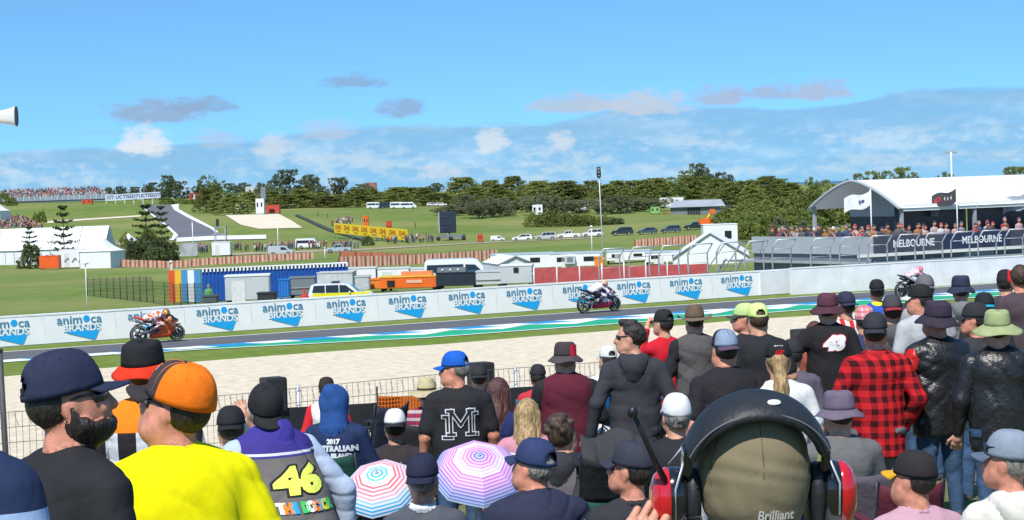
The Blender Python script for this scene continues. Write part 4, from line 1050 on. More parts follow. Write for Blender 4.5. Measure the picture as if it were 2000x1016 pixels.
person(1456, 594, 18.8, 'man in pale green cap and dark shirt looking along the track in sunglasses', yaw=25, hyaw=75, top=C('darkshirt', (.025, .022, .028)), hat=cap((.45, .58, .22), (.05, .06, .05)), glasses=True, skin='r', hc='dark', arms=('bent', 'bent'))
person(1480, 594, 17.6, 'man in bright lime cap and black T-shirt standing with arms down', yaw=4, hyaw=8, top=C('black_tee2', (.02, .021, .024)), hat=cap((.58, .72, .24), back=False, hole=True), skin='a', hc='brown', fat=1.12, arms=('down', 'bent'), hands=(0, 0))
o, me, M4 = person(1415, 646, 14.2, 'man in white-fronted navy cap with red peak and black racing jersey', yaw=10, hyaw=14, hp=0, lean=8, top=C('jersey', (.020, .018, .022)), slv=C('jersey', (.020, .018, .022)), hat=cap((.030, .026, .055), (.10, .06, .10), back=True, front=C('cap', (.22, .28, .38))), fat=1.22, arms=('down', 'down'), skin='r', hc='dark', longtop=.1)
o, me, M4 = person(1519, 666, 14.2, 'woman with blond ponytail under a black cap with red logo', yaw=0, hyaw=-4, top=C('whitetop', (.60, .60, .60)), hair='tail', hc='blond', hat=cap((.018, .018, .02)), arms=('bent', 'bent'))
V, Fc = text_mesh('2016', .030, .002)
cb = o.children[0]
for (V, Fc), z, colr in ((text_mesh('2016', .030, .002), .080, (.7, .7, .7)), (text_mesh('GP', .045, .002, shear=.3), .042, (.55, .015, .02))):
    MB().add([(v[0], -.110*math.sqrt(max(.05, 1-(v[0]/.09)**2))*(.80 if z > .07 else .985)-.006, z+v[1]) for v in V], Fc).build('print', C('print', colr), cb, fix=False)
person(1547, 664, 18.0, 'person in small dark cap and mauve top behind the ponytail', top=C('mauve', (.10, .085, .12)), sleeve='long', hat=cap((.03, .03, .034)), sit=True)
person(1590, 627, 23.0, 'bareheaded red-haired person beside the loudspeaker box', top=C('rust', (.30, .08, .05)), hc='auburn', hair='short', skin='r', sit=True)
o43, me, M4 = person(1615, 573, 18.4, 'man in red and charcoal bucket hat and black T-shirt numbered 43', yaw=-3, hyaw=-15, hp=-4, top=C('black_tee3', (.017, .016, .018)), hat=bucket((.10, .035, .055), (.075, .03, .042), rad=.165, drop=.06), fat=1.12, arms=('hip', 'bent'), longtop=.10, pants=C('grey_pants', (.06, .06, .065)))
printed(o43, me, '43', .165, (.78, .78, .80), .035, .375, .014, 1.1, .18, 0, outline=(.45, .02, .04))
person(1652, 571, 20.5, 'person in navy cap and red and white striped top behind number 43', yaw=8, hyaw=20, top=band_z([(-9, (.6, .6, .6))], 'redwhite', (70, 0, 0, (.52, .02, .03))), hat=cap((.03, .032, .06), back=True), arms=('bent', 'bent'))
person(1688, 597, 19.5, 'person in pink patterned bandana cap beside the red and white stripes', top=C('navy_b', (.03, .04, .10)), hat=('beanie', dict(m=tartan((.60, .25, .26), (.62, .55, .55), (.55, .12, .14), .05))), sit=False)
person(1712, 547, 24.5, 'person in black cap and blue jacket with yellow collar near the track', top=C('royal', (.02, .085, .40)), sleeve='long', hat=cap((.02, .02, .024), back=True, hole=True), collar=(.75, .62, .02), skin='r', arms=('bent', 'bent'))
person(1742, 578, 18.6, 'person in charcoal cap with red peak and grey hooded jacket', top=C('grey_h', (.085, .085, .09)), sleeve='long', hood='down', hat=cap((.055, .055, .065), (.30, .03, .05), back=True), arms=('bent', 'bent'))
person(1762, 596, 20.5, 'person in dark blue cap close behind the charcoal and red cap', top=C('navy_c', (.03, .035, .06)), hat=cap((.035, .035, .06), back=True), arms=('bent', 'bent'))
o, me, M4 = person(1708, 613, 15.0, 'man in dark cap and red and black checked flannel shirt, hands at his pockets', yaw=-4, hyaw=-12, hp=-4, top=buffalo((.50, .016, .022), (.045, .006, .008), .088), sleeve='long', hat=cap((.032, .034, .042), back=True), fat=1.10, arms=('pocket', 'pocket'), longtop=.13, pants=C('grey_cargo', (.13, .13, .135)), collar=(.40, .015, .02), skin='r', wr=.007)
person(1638, 763, 12.4, 'woman in mauve bucket hat and grey jacket sitting below the flannel shirt', yaw=10, hyaw=15, top=C('grey_j', (.13, .128, .13)), sleeve='long', hat=bucket((.14, .11, .155), rad=.155, drop=.045), sit=True, hc='dark', arms=('rest', 'rest'), fat=1.1)
o, me, M4 = person(1322, 773, 12.6, 'man in white cap and black jacket with pale grey panels, seated', yaw=-8, hyaw=10, hp=-10, top=band_z([(.26, (.02, .02, .024)), (-9, (.45, .46, .50))], 'panel_jacket'), sleeve='long', slv=C('pale_grey', (.42, .43, .47)), hat=cap((.68, .68, .70), back=False), sit=True, arms=('rest', 'rest'), lean=12, hc='grey')
o, me, M4 = person(1240, 866, 10.0, 'man in dark navy cap with peak to one side, low in a green chair', yaw=5, hyaw=55, hp=-6, top=C('dk', (.03, .03, .034)), hat=cap((.035, .038, .055)), sit=True, glasses=True, skin='r', arms=('rest', 'rest'))
camp_chair(o, -8, (.016, .095, .055), 'bright green camp chair under the man with the dark navy cap', w=.40, up=.48, trim=(.008, .05, .03))
person(1806, 538, 19.8, 'person in faded grey cap in front of the pink rider', top=C('grey_k', (.30, .30, .31)), hat=cap((.13, .125, .135), back=True), hc='brown')
o, me, M4 = person(1797, 557, 18.4, 'man in black cap and light grey T-shirt with an orange ribbon down his neck', yaw=18, hyaw=60, top=C('ltgrey', (.40, .41, .43)), hat=cap((.018, .02, .02), (.60, .60, .60)), glasses=True, skin='r', hc='dark', fat=1.12)
MB().grid([[(.055+.012*u+.03*v, -.10-.06*v, .62-.55*v+.01*u) for u in (-1, 1)] for v in np.linspace(0, 1, 8)]).build('orange_ribbon', C('ribbon', (.75, .14, .01)), o)
lj = mat('black_leather', (.014, .014, .016), .38, .2, 10, .5, 25, spec=.5)
def red_pad(q, Lr, HP):
    q.cone('pad', Lr((-.205, -.02, .425)), Lr((-.235, -.03, .345)), .068, .062, k=.01)
red_pad.mats = {'pad': mat('red_leather', (.50, .016, .014), .4, .15, 10, .4, 25)}
person(1834, 588, 15.2, 'man in dark bucket hat and black leather jacket with red shoulder, in jeans', yaw=14, hyaw=28, hp=-8, top=lj, sleeve='long', hat=bucket((.040, .030, .048), (.034, .026, .042), rad=.165, drop=.06), fat=1.16, arms=('down', 'bent'), hands=(1, 0), longtop=.06, skin='r', extra=red_pad, wr=.007)
person(1876, 538, 20.5, 'person in navy bucket hat and light grey hoodie', yaw=-4, hyaw=-8, top=C('ltgrey2', (.16, .165, .165)), sleeve='long', hood='down', hat=bucket((.030, .035, .065), rad=.145, drop=.06), arms=('bent', 'bent'))
person(1922, 573, 19.0, 'person in black cap with turquoise lettering', top=C('dk2', (.03, .03, .036)), hat=cap((.018, .02, .024), (.02, .30, .42), back=True))
o, me, M4 = person(1905, 593, 16.6, 'man in black cap and sunglasses with a backpack strap, looking aside', yaw=10, hyaw=62, top=C('dk3', (.035, .034, .04)), sleeve='short', hat=cap((.028, .028, .034)), glasses=True, skin='r', hc='dark', arms=('bent', 'bent'))
MB().grid([[(.10+.02*u, -.105-.01*math.sin(v*3), .50-.34*v) for u in (-1, 1)] for v in np.linspace(0, 1, 6)]).build('strap', C('strap', (.35, .30, .18)), o)
o, me, M4 = person(1947, 604, 14.6, 'man in olive green sunhat and plain black leather jacket', yaw=-4, hyaw=-10, hp=-4, top=lj, sleeve='long', slv=lj, hat=bucket((.30, .35, .17), rad=.185, drop=.055, hgt=.10), fat=1.20, arms=('down', 'down'), hands=(1, 1), longtop=.08, wr=.007)
person(1963, 527, 21.5, 'person in black and red beanie and dark jacket', top=C('dk4', (.04, .042, .055)), sleeve='long', hat=('beanie', dict(m=band_z([(-9, (.02, .02, .022))], 'two_tone', (30, -.9, .2, (.55, .015, .02))))), yaw=-6, hyaw=-20)
person(1991, 517, 19.5, 'bareheaded man with thinning brown hair and dark T-shirt by the wall', top=C('dkred', (.07, .05, .06)), hair='short', hc='brown', skin='r')
o, me, M4 = person(1790, 886, 10.2, 'man in black cap with gold peak and pale pink T-shirt', yaw=14, hyaw=46, hp=-4, top=C('palepink', (.46, .27, .33)), hat=cap((.026, .022, .024), (.62, .34, .02), size=1.04), fat=1.15, skin='r', hc='dark', sit=True, arms=('rest', 'rest'))
o, me, M4 = person(1976, 846, 9.2, 'person in blue-grey cap with sunglasses pushed up and cream hooded top', yaw=12, hyaw=50, hp=-4, top=C('cream', (.60, .58, .52)), sleeve='long', hood='down', hat=cap((.22, .26, .32), (.10, .13, .19), size=1.04), glasses=False, skin='r', hc='grey', sit=True, arms=('rest', 'rest'))
glasses_parts(o, M4 @ Matrix.Translation((0, .005, .055)))
person(-225, 540, 3.4, 'person in light blue shirt with navy backpack strap, cut off by the edge', yaw=-10, hyaw=-10, top=band_z([(.425, (.018, .03, .075)), (-9, (.30, .42, .62))], 'blue_shirt'), fat=1.2, arms=('down', 'down'),
       extra=None)

# --- further chairs showing between the people
for px, py, Y, yw, colr, up, lab in ((1748, 1050, 11.2, 6, (.10, .018, .03), .34, 'maroon camp chair standing behind the gold-peaked cap'), (1690, 1005, 12.0, -12, (.10, .085, .11), .30, 'mauve-grey camp chair below the flannel shirt'),
        (1150, 1085, 11.0, 14, (.012, .07, .045), .36, 'green camp chair tilted behind the man in plain navy cap')):
    camp_chair((*P(px, py, Y), .46), yw, colr, lab, w=.36, up=up)
# ================================================================== things among the crowd
# --- striped umbrellas: eight panels, bands parallel to the rim
def umbrella(px, py, Y, rad, tilt, az, bands, label, depth=.36):
    apex = P(px, py, Y)
    e = empty('umbrella', apex, az); tag(e, label, 'umbrella', 'striped umbrellas held by seated spectators')
    n = 8; nb = len(bands); mats = []; mi_of = []
    for b in bands:
        m = mat('umbrella_cloth', b, .6, .04, 8, .15, 12)
        if m not in mats: mats.append(m)
        mi_of.append(mats.index(m))
    Rt = Matrix.Rotation(tilt, 3, 'X')
    for k in range(n):
        a0, a1 = k*2*math.pi/n, (k+1)*2*math.pi/n
        mb = MB(); V = []; Fq = []; mi = []; nu = 5
        for i in range(nb+1):
            t = i/nb; ph = t*1.25; r_ = rad*math.sin(ph)/math.sin(1.25); z = -(1-math.cos(ph))/(1-math.cos(1.25))*rad*depth*1.5
            p0 = Vector((r_*math.cos(a0), r_*math.sin(a0), z)); p1 = Vector((r_*math.cos(a1), r_*math.sin(a1), z))
            for u in range(nu):
                f_ = u/(nu-1); q = p0.lerp(p1, f_); q *= 1.0; q.z -= .0
                q.x *= 1+.012*math.sin(f_*math.pi)*t; q.y *= 1+.012*math.sin(f_*math.pi)*t
                V.append(tuple(Rt @ q))
        for i in range(nb):
            for u in range(nu-1): Fq.append((i*nu+u, i*nu+u+1, (i+1)*nu+u+1, (i+1)*nu+u)); mi.append(mi_of[i])
        mb.add(V, Fq, 0, True); mb.mi = mi
        mb.build('canopy_panel', mats, e, fix=False)
        MB().tube([Rt @ Vector((rad*math.sin(t*1.25)/math.sin(1.25)*math.cos(a0)*.995, rad*math.sin(t*1.25)/math.sin(1.25)*math.sin(a0)*.995, -(1-math.cos(t*1.25))/(1-math.cos(1.25))*rad*depth*1.5-.006)) for t in np.linspace(0, 1.03, 8)], .003, 5).build('rib', M_galv, e)
    MB().tube([Rt @ Vector((0, 0, .03)), Rt @ Vector((0, 0, -.62))], .006, 8).build('shaft', M_galv, e)
    MB().tube([Rt @ Vector((0, 0, -.62)), Rt @ Vector((0, 0, -.72))], .013, 8).build('handle', M_black, e)
    return e
def lerp3(a, b, t): return tuple(a[i]*(1-t)+b[i]*t for i in range(3))
wht = (.72, .72, .76)
b1 = []
seq = [(.10, .16, .55), (.22, .20, .60), (.55, .16, .62), (.60, .22, .62), (.58, .35, .66), (.62, .52, .70), (.66, .62, .72), (.60, .20, .60), (.62, .24, .62), (.58, .26, .58), (.55, .24, .60), (.36, .22, .60), (.30, .24, .62), (.20, .24, .62), (.14, .24, .62), (.18, .36, .66)]
for i, c_ in enumerate(seq): b1 += [lerp3(c_, (c_[0]*.8, c_[1]*.6, c_[2]*.9), .6), lerp3(c_, wht, .5)]
b2 = []
seq = [(.03, .30, .62), (.05, .38, .66), (.10, .46, .68), (.62, .60, .66), (.62, .12, .16), (.62, .16, .20), (.62, .22, .28), (.60, .36, .44), (.30, .50, .66), (.10, .42, .66), (.03, .32, .64), (.02, .28, .60)]
for i, c_ in enumerate(seq): b2 += [c_, lerp3(c_, wht, .8)]
umbrella(936, 890, 11.9, .285, R(34), R(8), b1, 'pink and purple striped umbrella with a blue centre behind the navy and red cap')
umbrella(736, 924, 11.4, .235, R(34), R(-12), b2, 'blue and white striped umbrella with red bands beside the 46 hoodie')

# --- man with ear defenders, close to the camera
olive = mat('olive_fabric', (.200, .165, .100), .85, .08, 14, .06, 120, spec=.15)
Yh = 3.75
def big(q, Lr, HP): pass
hs = 1.0
q = SDF(); hc = Vector((0, 0, 0))
# cap-covered skull, nape, collar, shoulders (origin = centre of the skull, looking along +Y)
q.ball('olive', (0, 0, .012), .112, (.93, 1.06, 1.10), .02)
q.ball('olive', (0, -.012, -.045), .098, (.94, 1.0, .9), .03)
q.cone('nape', (0, -.004, -.06), (0, -.025, -.165), .080, .078, (1, 1, 1), .04)
q.cone('coat', (0, -.02, -.165), (0, -.02, -.20), .088, .11, (1.2, .9, 1), .05)
q.cone('coat', (-.13, -.01, -.27), (.13, -.01, -.27), .085, None, (1, .9, .9), .06)
q.cone('coat', (0, 0, -.70), (0, -.01, -.36), .155, .165, (1.18, .8, 1), .06)
for sx in (-1, 1):
    q.cone('coat', (sx*.19, -.01, -.29), (sx*.27, .01, -.52), .074, .060, k=.04)
    if sx > 0: q.cone('coat', (sx*.27, .01, -.52), (sx*.14, .24, -.55), .058, .045, k=.03)
    else: q.cone('coat', (-.27, .01, -.52), (-.223, -.028, -.215), .056, .036, k=.03)
    q.cone('legs', (sx*.09, 0, -.72), (sx*.11, .02, -1.18), .10, .068, k=.04); q.cone('legs', (sx*.11, .02, -1.18), (sx*.12, -.01, -1.58), .066, .05, k=.03)
    q.cone('shoe', (sx*.12, -.03, -1.63), (sx*.14, .15, -1.64), .042, .036, k=.02)
q.disp['olive'] = lambda X, Y, Z: .0016*np.sin(48*(X+Y*.4)+9*np.sin(26*Z))*np.sin(30*Z+4)+.0022*np.exp(-(np.abs(X+.35*(Z+.12)+.045)/.012)**2)*(Z < -.01)*(Y < 0)+.0030*(1-np.abs(np.sin(26*(X*.8+Z)+3*np.sin(14*X))))**4*np.clip(-Z*14, 0, 1)+.0030*(1-np.abs(np.sin(24*(-X*.9+Z)+2*np.sin(17*X)+1)))**4*np.clip(-Z*14, 0, 1)-.0018*np.exp(-(np.abs(X)/.004)**2)
q.disp['coat'] = wrinkle(.006, 2.0)
V, Q, mi, gs = q.mesh(.0068)
MMh = {'olive': olive, 'nape': mat('black_knit', (.022, .021, .022), .9, .2, 40, .3, 120), 'coat': C('white_coat', (.62, .62, .64)), 'legs': M_denim, 'shoe': M_shoe}
hand = hand_sdf(Vector((-.222, -.030, -.205)), Vector((.10, -.05, 1)), Vector((-.8, -1, 0)), -1, .45)
v2, q2, m2, _ = hand.mesh(.0035)
mats_h = [MMh[g] for g in gs]+[SKIN['a']]
Q = np.concatenate([Q, q2+len(V)]); V = np.concatenate([V, v2]); mi = np.concatenate([mi, np.full(len(q2), len(gs))])
me = np_mesh('person', V, Q, mi, mats_h)
hpos = P(1470, 920, Yh)
hm_ = link('person', me, None, hpos, R(3)); tag(hm_, 'person in olive cap wearing large red and black ear defenders with an aerial', 'person', 'spectators on the bank')
# seams and strap of the cap
def skullpt(u, v, off=.0):   # u: angle from straight back, v: elevation
    r0 = (.112*.93+off, .112*1.06+off, .112*1.10+off)
    return (r0[0]*math.sin(u)*math.cos(v), -r0[1]*math.cos(u)*math.cos(v), .012+r0[2]*math.sin(v))
for u0 in (0.0, 1.0, -1.0):
    MB().tube([skullpt(u0*(1-.25*max(0, v)), v, .0012) for v in np.linspace(-.45, 1.5, 26)], .0011, 5).build('seam', mat('olive_thread', (.10, .085, .05), .9), hm_)
MB().grid([[skullpt(u, -.62+.16*abs(math.sin(u*.8))*1.3+dv, .0045) for u in np.linspace(-1.45, 1.45, 30)] for dv in (-.09, .09)]).build('neck_strap', mat('black_webbing', (.016, .016, .018), .6, .2, 60, .3, 200), hm_, fix=False)
V, Fc = text_mesh('Brilliant', .024, .0005, shear=.2)
MB().add([(v[0]*.9+.02, -.1185*math.sqrt(max(.1, 1-((v[0]*.9+.02)/.12)**2))*.84-.014, -.066+v[1]) for v in V], Fc).build('lettering', mat('grey_print', (.35, .34, .31), .7), hm_, fix=False)
# ear defenders: padded band, two cups with red shells, pivot bows, cable and aerial
ed = empty('ear_defenders', hpos+Vector((0, -.012, .0)), R(3)); ed.rotation_euler.x = R(24); tag(ed, 'red and black ear defenders with padded leather band and stubby black aerial', 'ear defenders')
M_pad = mat('padded_leather', (.020, .022, .026), .50, .12, 30, .12, 90, spec=.35)
M_shell = mat('red_shell', (.52, .008, .014), .16, .03, 3, coat=.6, spec=.6)
M_gloss = mat('black_gloss', (.010, .010, .012), .14, .05, 3, spec=.6, coat=.4)
rows = []
for a in np.linspace(-1.22, 1.22, 41):
    ring = []
    for b in np.linspace(0, 2*math.pi, 14, endpoint=False):
        wdt = .057*(1-.25*(abs(a)/1.22)**2); thk = .0150*(1-.3*(abs(a)/1.22)**3)+.002
        rr = .122+.006*math.cos(a)+thk*math.sin(b)*(1 if math.sin(b) > 0 else .8)
        ring.append((1.02*rr*math.sin(a), wdt*math.cos(b)*.9-.012, .012+rr*1.06*math.cos(a)))
    rows.append(ring)
mb = MB().grid(rows, cyc=True); nR = len(rows[0]); mb.add(rows[0], [tuple(range(nR))]); mb.add(rows[-1], [tuple(range(nR-1, -1, -1))])
band = mb.build('headband', M_pad, ed)
for sgn in (-1,):
    MB().tube([(1.02*(.134+.006*math.cos(a))*math.sin(a), -.012-.044, .012+(.134)*1.06*math.cos(a)) for a in np.linspace(-1.15, 1.15, 160)], .0016, 5).build('stitching', mat('grey_thread', (.16, .16, .17), .8), band)
MB().lathe([(0, .004), (.007, .003), (.008, 0)], 14, c=(.025, -.03, .162), sx=1.6).build('white_badge', mat('badge_white', (.75, .75, .75), .4), band)
for sx in (-1, 1):
    prof_in = [(.0, .0), (.040, .0), (.050, .006), (.053, .018), (.050, .026)]
    cupc = (sx*.106, -.004, -.055)
    def put(prof, name, m, parent, s2=1.22):
        prof = [(r_*.93, hh*.92) for r_, hh in prof]; b = MB(); n = 40
        vv = []
        for (r_, hh) in prof:
            for k in range(n):
                a = k*2*math.pi/n; vv.append((cupc[0]+sx*hh, cupc[1]+r_*.92*math.cos(a), cupc[2]+r_*s2*math.sin(a)))
        ff = [(i*n+k, i*n+(k+1) % n, (i+1)*n+(k+1) % n, (i+1)*n+k) for i in range(len(prof)-1) for k in range(n)]
        return b.add(vv, ff, 0, True).build(name, m, parent)
    cup = put([(0, -.006), (.046, -.006), (.058, .000), (.061, .012), (.056, .020), (.052, .022)], 'cushion', M_pad, ed)
    put([(.050, .020), (.057, .024), (.060, .034), (.061, .048), (.059, .056)], 'cup_body', M_gloss, ed)
    sh = put([(.0595, .0555), (.061, .060), (.057, .072), (.048, .083), (.030, .090), (.0, .092)], 'cup_shell', M_shell, ed)
    MB().tube([(sx*.128, -.012, .050), (sx*.150, -.050, .000), (sx*.150, -.062, -.06)], .0022, 6).build('wire_bow', M_galv, ed)
    MB().tube([(sx*.128, .02, .050), (sx*.150, .040, .000), (sx*.150, .052, -.06)], .0022, 6).build('wire_bow', M_galv, ed)
    MB().box((sx*.126, -.012, .040), (.016, .040, .055)).build('slider', M_gloss, ed, bevel=.004)
MB().tube([(-.168, -.03, .010), (-.190, -.034, .06), (-.228, -.04, .155)], [.0062, .0054, .0042], 10).build('aerial', mat('aerial_rubber', (.012, .012, .013), .45, .1), ed)
MB().lathe([(0, .011), (.008, .008), (.0105, 0), (.008, -.008), (0, -.011)], 12, c=(-.230, -.04, .160)).build('aerial_tip', mat('aerial_rubber', (.012, .012, .013), .45, .1), ed)
MB().tube([(-.125, -.055, -.060), (-.108, -.080, -.040), (-.098, -.09, -.075), (-.108, -.082, -.115), (-.128, -.06, -.13)], .0026, 8).build('cable', M_black, ed)
MB().tube([(-.135, -.06, -.09), (-.112, -.082, -.098), (-.115, -.083, -.135)], [.007, .006, .004], 8).build('boom_clip', M_gloss, ed)

# --- loudspeaker boxes on stands at the fence, dark coat over a chair, orange netting, horn loudspeaker
M_box = mat('speaker_black', (.035, .035, .034), .6, .15, 6, .2, 40)
M_grille = mat('speaker_grille', (.02, .02, .022), .5, .3, 160, .5, 200)
for px, py, w, hgt, lab in ((533, 737, .26, .42, 'dark loudspeaker box on a stand behind the 46 cap'), (938, 708, .28, .42, 'dark loudspeaker box on a stand beside the blue cap'), (1567, 643, .26, .46, 'dark loudspeaker box on a stand by the ponytail')):
    Yb = 24.3+(px-533)*.0042; tp = P(px, py, Yb); gz = float(mound(tp.x, tp.y))
    e = empty('loudspeaker_box', (tp.x, tp.y, gz), R(28)); tag(e, lab, 'loudspeaker', 'loudspeakers along the fence')
    z1 = tp.z-gz
    MB().box((0, 0, z1-hgt/2), (w, .26, hgt)).build('cabinet', M_box, e, bevel=.012)
    MB().box((0, -.134, z1-hgt/2), (w-.05, .012, hgt-.06)).build('grille', M_grille, e)
    MB().tube([(0, 0, 0), (0, 0, z1-hgt)], .022, 8).build('pole', M_box, e)
    for k in range(3): MB().tube([(0, 0, .5), (.35*math.cos(k*2.09), .35*math.sin(k*2.09), 0)], .012, 6).build('leg', M_box, e)
# dark coat draped over a chair back
e = camp_chair((*P(1200, 935, 11.6), .45), 0, BLACK, 'camp chair hidden under a draped black coat', w=.4, up=.16)
cl = P(1197, 850, 11.6)
rows = []
for v in np.linspace(0, 1, 16):
    row = []
    for u in np.linspace(-1, 1, 25):
        fold = .022*math.sin(u*11+v*2.2)+.012*math.sin(u*23+1)
        row.append((u*(.19+.05*v)+.02*math.sin(v*5), -.03-.09*min(v*4, 1)+fold*(.3+v)-.05*v, .015-.44*v+(.03*math.sin(u*4+1))*(1-v)))
    rows.append(row)
o = MB().grid(rows).build('draped_coat', C('coat_black', (.042, .042, .046), bump=.4), None, cl, fix=False); tag(o, 'black coat draped in folds over a chair back', 'coat')
md = o.modifiers.new('t', 'SOLIDIFY'); md.thickness = .01
# orange netting tied to the fence
a0 = P(738, 772, 24.0); e = empty('orange_netting', (a0.x, a0.y, a0.z-.75), ANG); tag(e, 'orange safety netting tied in front of the wire fence', 'netting')
nm = mat('orange_net', (.62, .16, .02), .8, .15, 12)
mb = MB()
for i in range(19): mb.tube([(i*.042, .01*math.sin(i), .0), (i*.042+.01, 0, .74-.0005*i*i)], .006, 4, caps=False)
for j in range(16): mb.tube([(0, 0, j*.048), (.38, .02, j*.048-.02), (.77, 0, j*.046)], .007, 4, caps=False)
stuff(mb.build('net_strands', nm, e))
MB().grid([[(u*.77, .015+.01*math.sin(u*8), .26+.48*v-.03*math.sin(u*3.1)) for u in np.linspace(0, 1, 12)] for v in (0, .5, 1)]).build('net_sheet', mat('orange_sheet', (.55, .14, .02), .8, .25, 30), e)
for x in (0, .77): MB().tube([(x, .02, -.1), (x, .02, .85)], .012, 6).build('stake', M_black, e)
# horn loudspeaker on a pole just outside the left edge
hp_ = P(20, 229, 26)
e = empty('horn_loudspeaker', (hp_.x-.42, hp_.y, float(mound(hp_.x-.42, hp_.y)))); tag(e, 'white horn loudspeaker with dark mouth on a pole above the crowd', 'loudspeaker')
MB().tube([(0, 0, 0), (0, 0, hp_.z-e.location.z+.1)], .03, 10).build('pole', M_galv, e)
zz = hp_.z-e.location.z
M_ivory = mat('ivory_plastic', (.66, .64, .60), .4, .05)
n = 28
def horn(prof, name, m):
    vv = []
    for (r_, hh) in prof:
        for k in range(n):
            a = k*2*math.pi/n; ca, sa = math.cos(a), math.sin(a)
            q_ = (abs(ca)**3+abs(sa)**3)**(-1/3)
            vv.append((.20+hh, -.10-hh*.35+r_*ca*q_*.85*1.0, zz+r_*sa*q_))
    return MB().add(vv, [(i*n+k, i*n+(k+1) % n, (i+1)*n+(k+1) % n, (i+1)*n+k) for i in range(len(prof)-1) for k in range(n)], 0, True).build(name, m, e)
horn([(.0, -.10), (.05, -.10), (.06, .0), (.075, .12), (.105, .28), (.125, .34), (.132, .35), (.125, .352)], 'horn', M_ivory)
horn([(.124, .349), (.110, .345), (.0, .345)], 'mouth', mat('horn_mouth', (.06, .075, .10), .5))
MB().box((.08, -.05, zz), (.16, .05, .05)).build('bracket', M_galv, e)

tp, bt = P(-1, 684, 23.0), P(14, 850, 23.0); gz = float(mound(bt.x, bt.y))
fp = empty('fence_post', (bt.x, bt.y, gz)); tag(fp, 'dark leaning steel post at the fence beside the man in the navy cap', 'post')
MB().tube([(0, 0, -.1), tuple(tp-Vector((bt.x, bt.y, gz)))], .034, 10).build('post', mat('dark_post', (.06, .06, .058), .6, .2, 6), fp)
MB().lathe([(0, .02), (.036, .015), (.04, -.02), (.034, -.03)], 10, c=tuple(tp-Vector((bt.x, bt.y, gz)))).build('post_cap', M_black, fp)
# ================================================================== racing motorcycles and riders
def bike_mesh():
    q = SDF(); S = 0.94
    q.cone('nose', (.74, 0, .76), (.48, 0, .80), .055, .15, (1, 1, 1.1), .05)
    q.cone('fairing', (.46, 0, .66), (.12, 0, .58), .225, .21, (1, .92, 1.05), .05)
    q.cone('fairing', (.52, 0, .50), (.20, 0, .42), .16, .19, (1, .95, 1), .05)
    q.cone('belly', (.36, 0, .28), (-.22, 0, .25), .12, .11, (1, 1.35, .9), .04)
    q.cone('belly', (.40, 0, .36), (.0, 0, .36), .15, .15, (1, 1.2, 1), .04)
    q.cone('tank', (.20, 0, .84), (-.12, 0, .80), .145, .11, (1, 1.05, .9), .05)
    q.cone('dark', (-.10, 0, .76), (-.46, 0, .80), .09, .08, (1, 1.2, .8), .04)
    q.cone('tail', (-.44, 0, .84), (-.92, 0, .97), .095, .035, (1, 1.0, .75), .03)
    q.ball('dark', (-.08, 0, .46), .20, (1, .85, .95), .05)
    q.cone('screen', (.56, 0, .90), (.36, 0, .96), .06, .09, (1, 1.2, .9), .04)
    for sy in (-1, 1):
        q.cone('metal', (-.18, sy*.09, .42), (-.72, sy*.105, .33), .060, .042, (1, .6, 1), .02)
        q.cone('fork', (.50, sy*.105, .76), (.71, sy*.105, .31), .030, .026, k=.01)
        q.cone('fairing', (.66, sy*.17, .70), (.60, sy*.30, .66), .03, .02, (1.6, 1, .4), .02)
    q.cone('metal', (-.20, -.14, .36), (-.62, -.17, .42), .045, .06, k=.03)
    q.cone('metal', (-.40, -.10, .66), (-.86, -.10, .84), .035, .048, k=.03)
    q.cone('dark', (.58, 0, .63), (.86, 0, .62), .04, .03, (1, 1.7, .6), .03)
    q.cone('tail', (-.55, 0, .70), (-.95, 0, .66), .035, .03, (1, 1.8, .6), .03)
    return q.mesh(.014)
BK = bike_mesh()
def wheel_parts(parent, c_, r_, w_, tread, rimm):
    t = MB(); prof = [(r_-.085+.085*math.sin(a)*(1 if abs(math.cos(a)) < 2 else 1), w_*math.cos(a)) for a in np.linspace(0, math.pi, 11)]
    prof = [(r_-.08, w_*.95)]+[(r_-.08+.08*math.sin(a)**.8, w_*math.cos(a)) for a in np.linspace(.1, math.pi-.1, 11)]+[(r_-.08, -w_*.95)]
    tyre = t.lathe(prof, 36, 'Y', c_).build('tyre', tread, parent)
    b = MB(); b.lathe([(r_-.082, -w_*.8), (r_-.10, -w_*.8), (r_-.105, 0), (r_-.10, w_*.8), (r_-.082, w_*.8)], 36, 'Y', c_)
    for k in range(6):
        a = k*math.pi/3+.2; b.tube([(c_[0], c_[1], c_[2]), (c_[0]+(r_-.10)*math.cos(a), c_[1], c_[2]+(r_-.10)*math.sin(a))], [.030, .018], 6)
    b.lathe([(.0, -.06), (.05, -.06), (.05, .06), (0, .06)], 16, 'Y', c_)
    b.build('rim', rimm, parent)
    d = MB()
    for sy in (-1, 1): d.lathe([(.07, sy*.065), (.16 if r_ < .32 else .11, sy*.065), (.16 if r_ < .32 else .11, sy*.07), (.07, sy*.07)], 28, 'Y', c_, close=True)
    d.build('brake_disc', mat('disc_carbon', (.10, .10, .105), .35, metal=.6), parent)
M_tyre = mat('tyre_rubber', (.030, .030, .032), .75, .2, 20)
M_wall = mat('tyre_mark', (.5, .48, .42), .7)
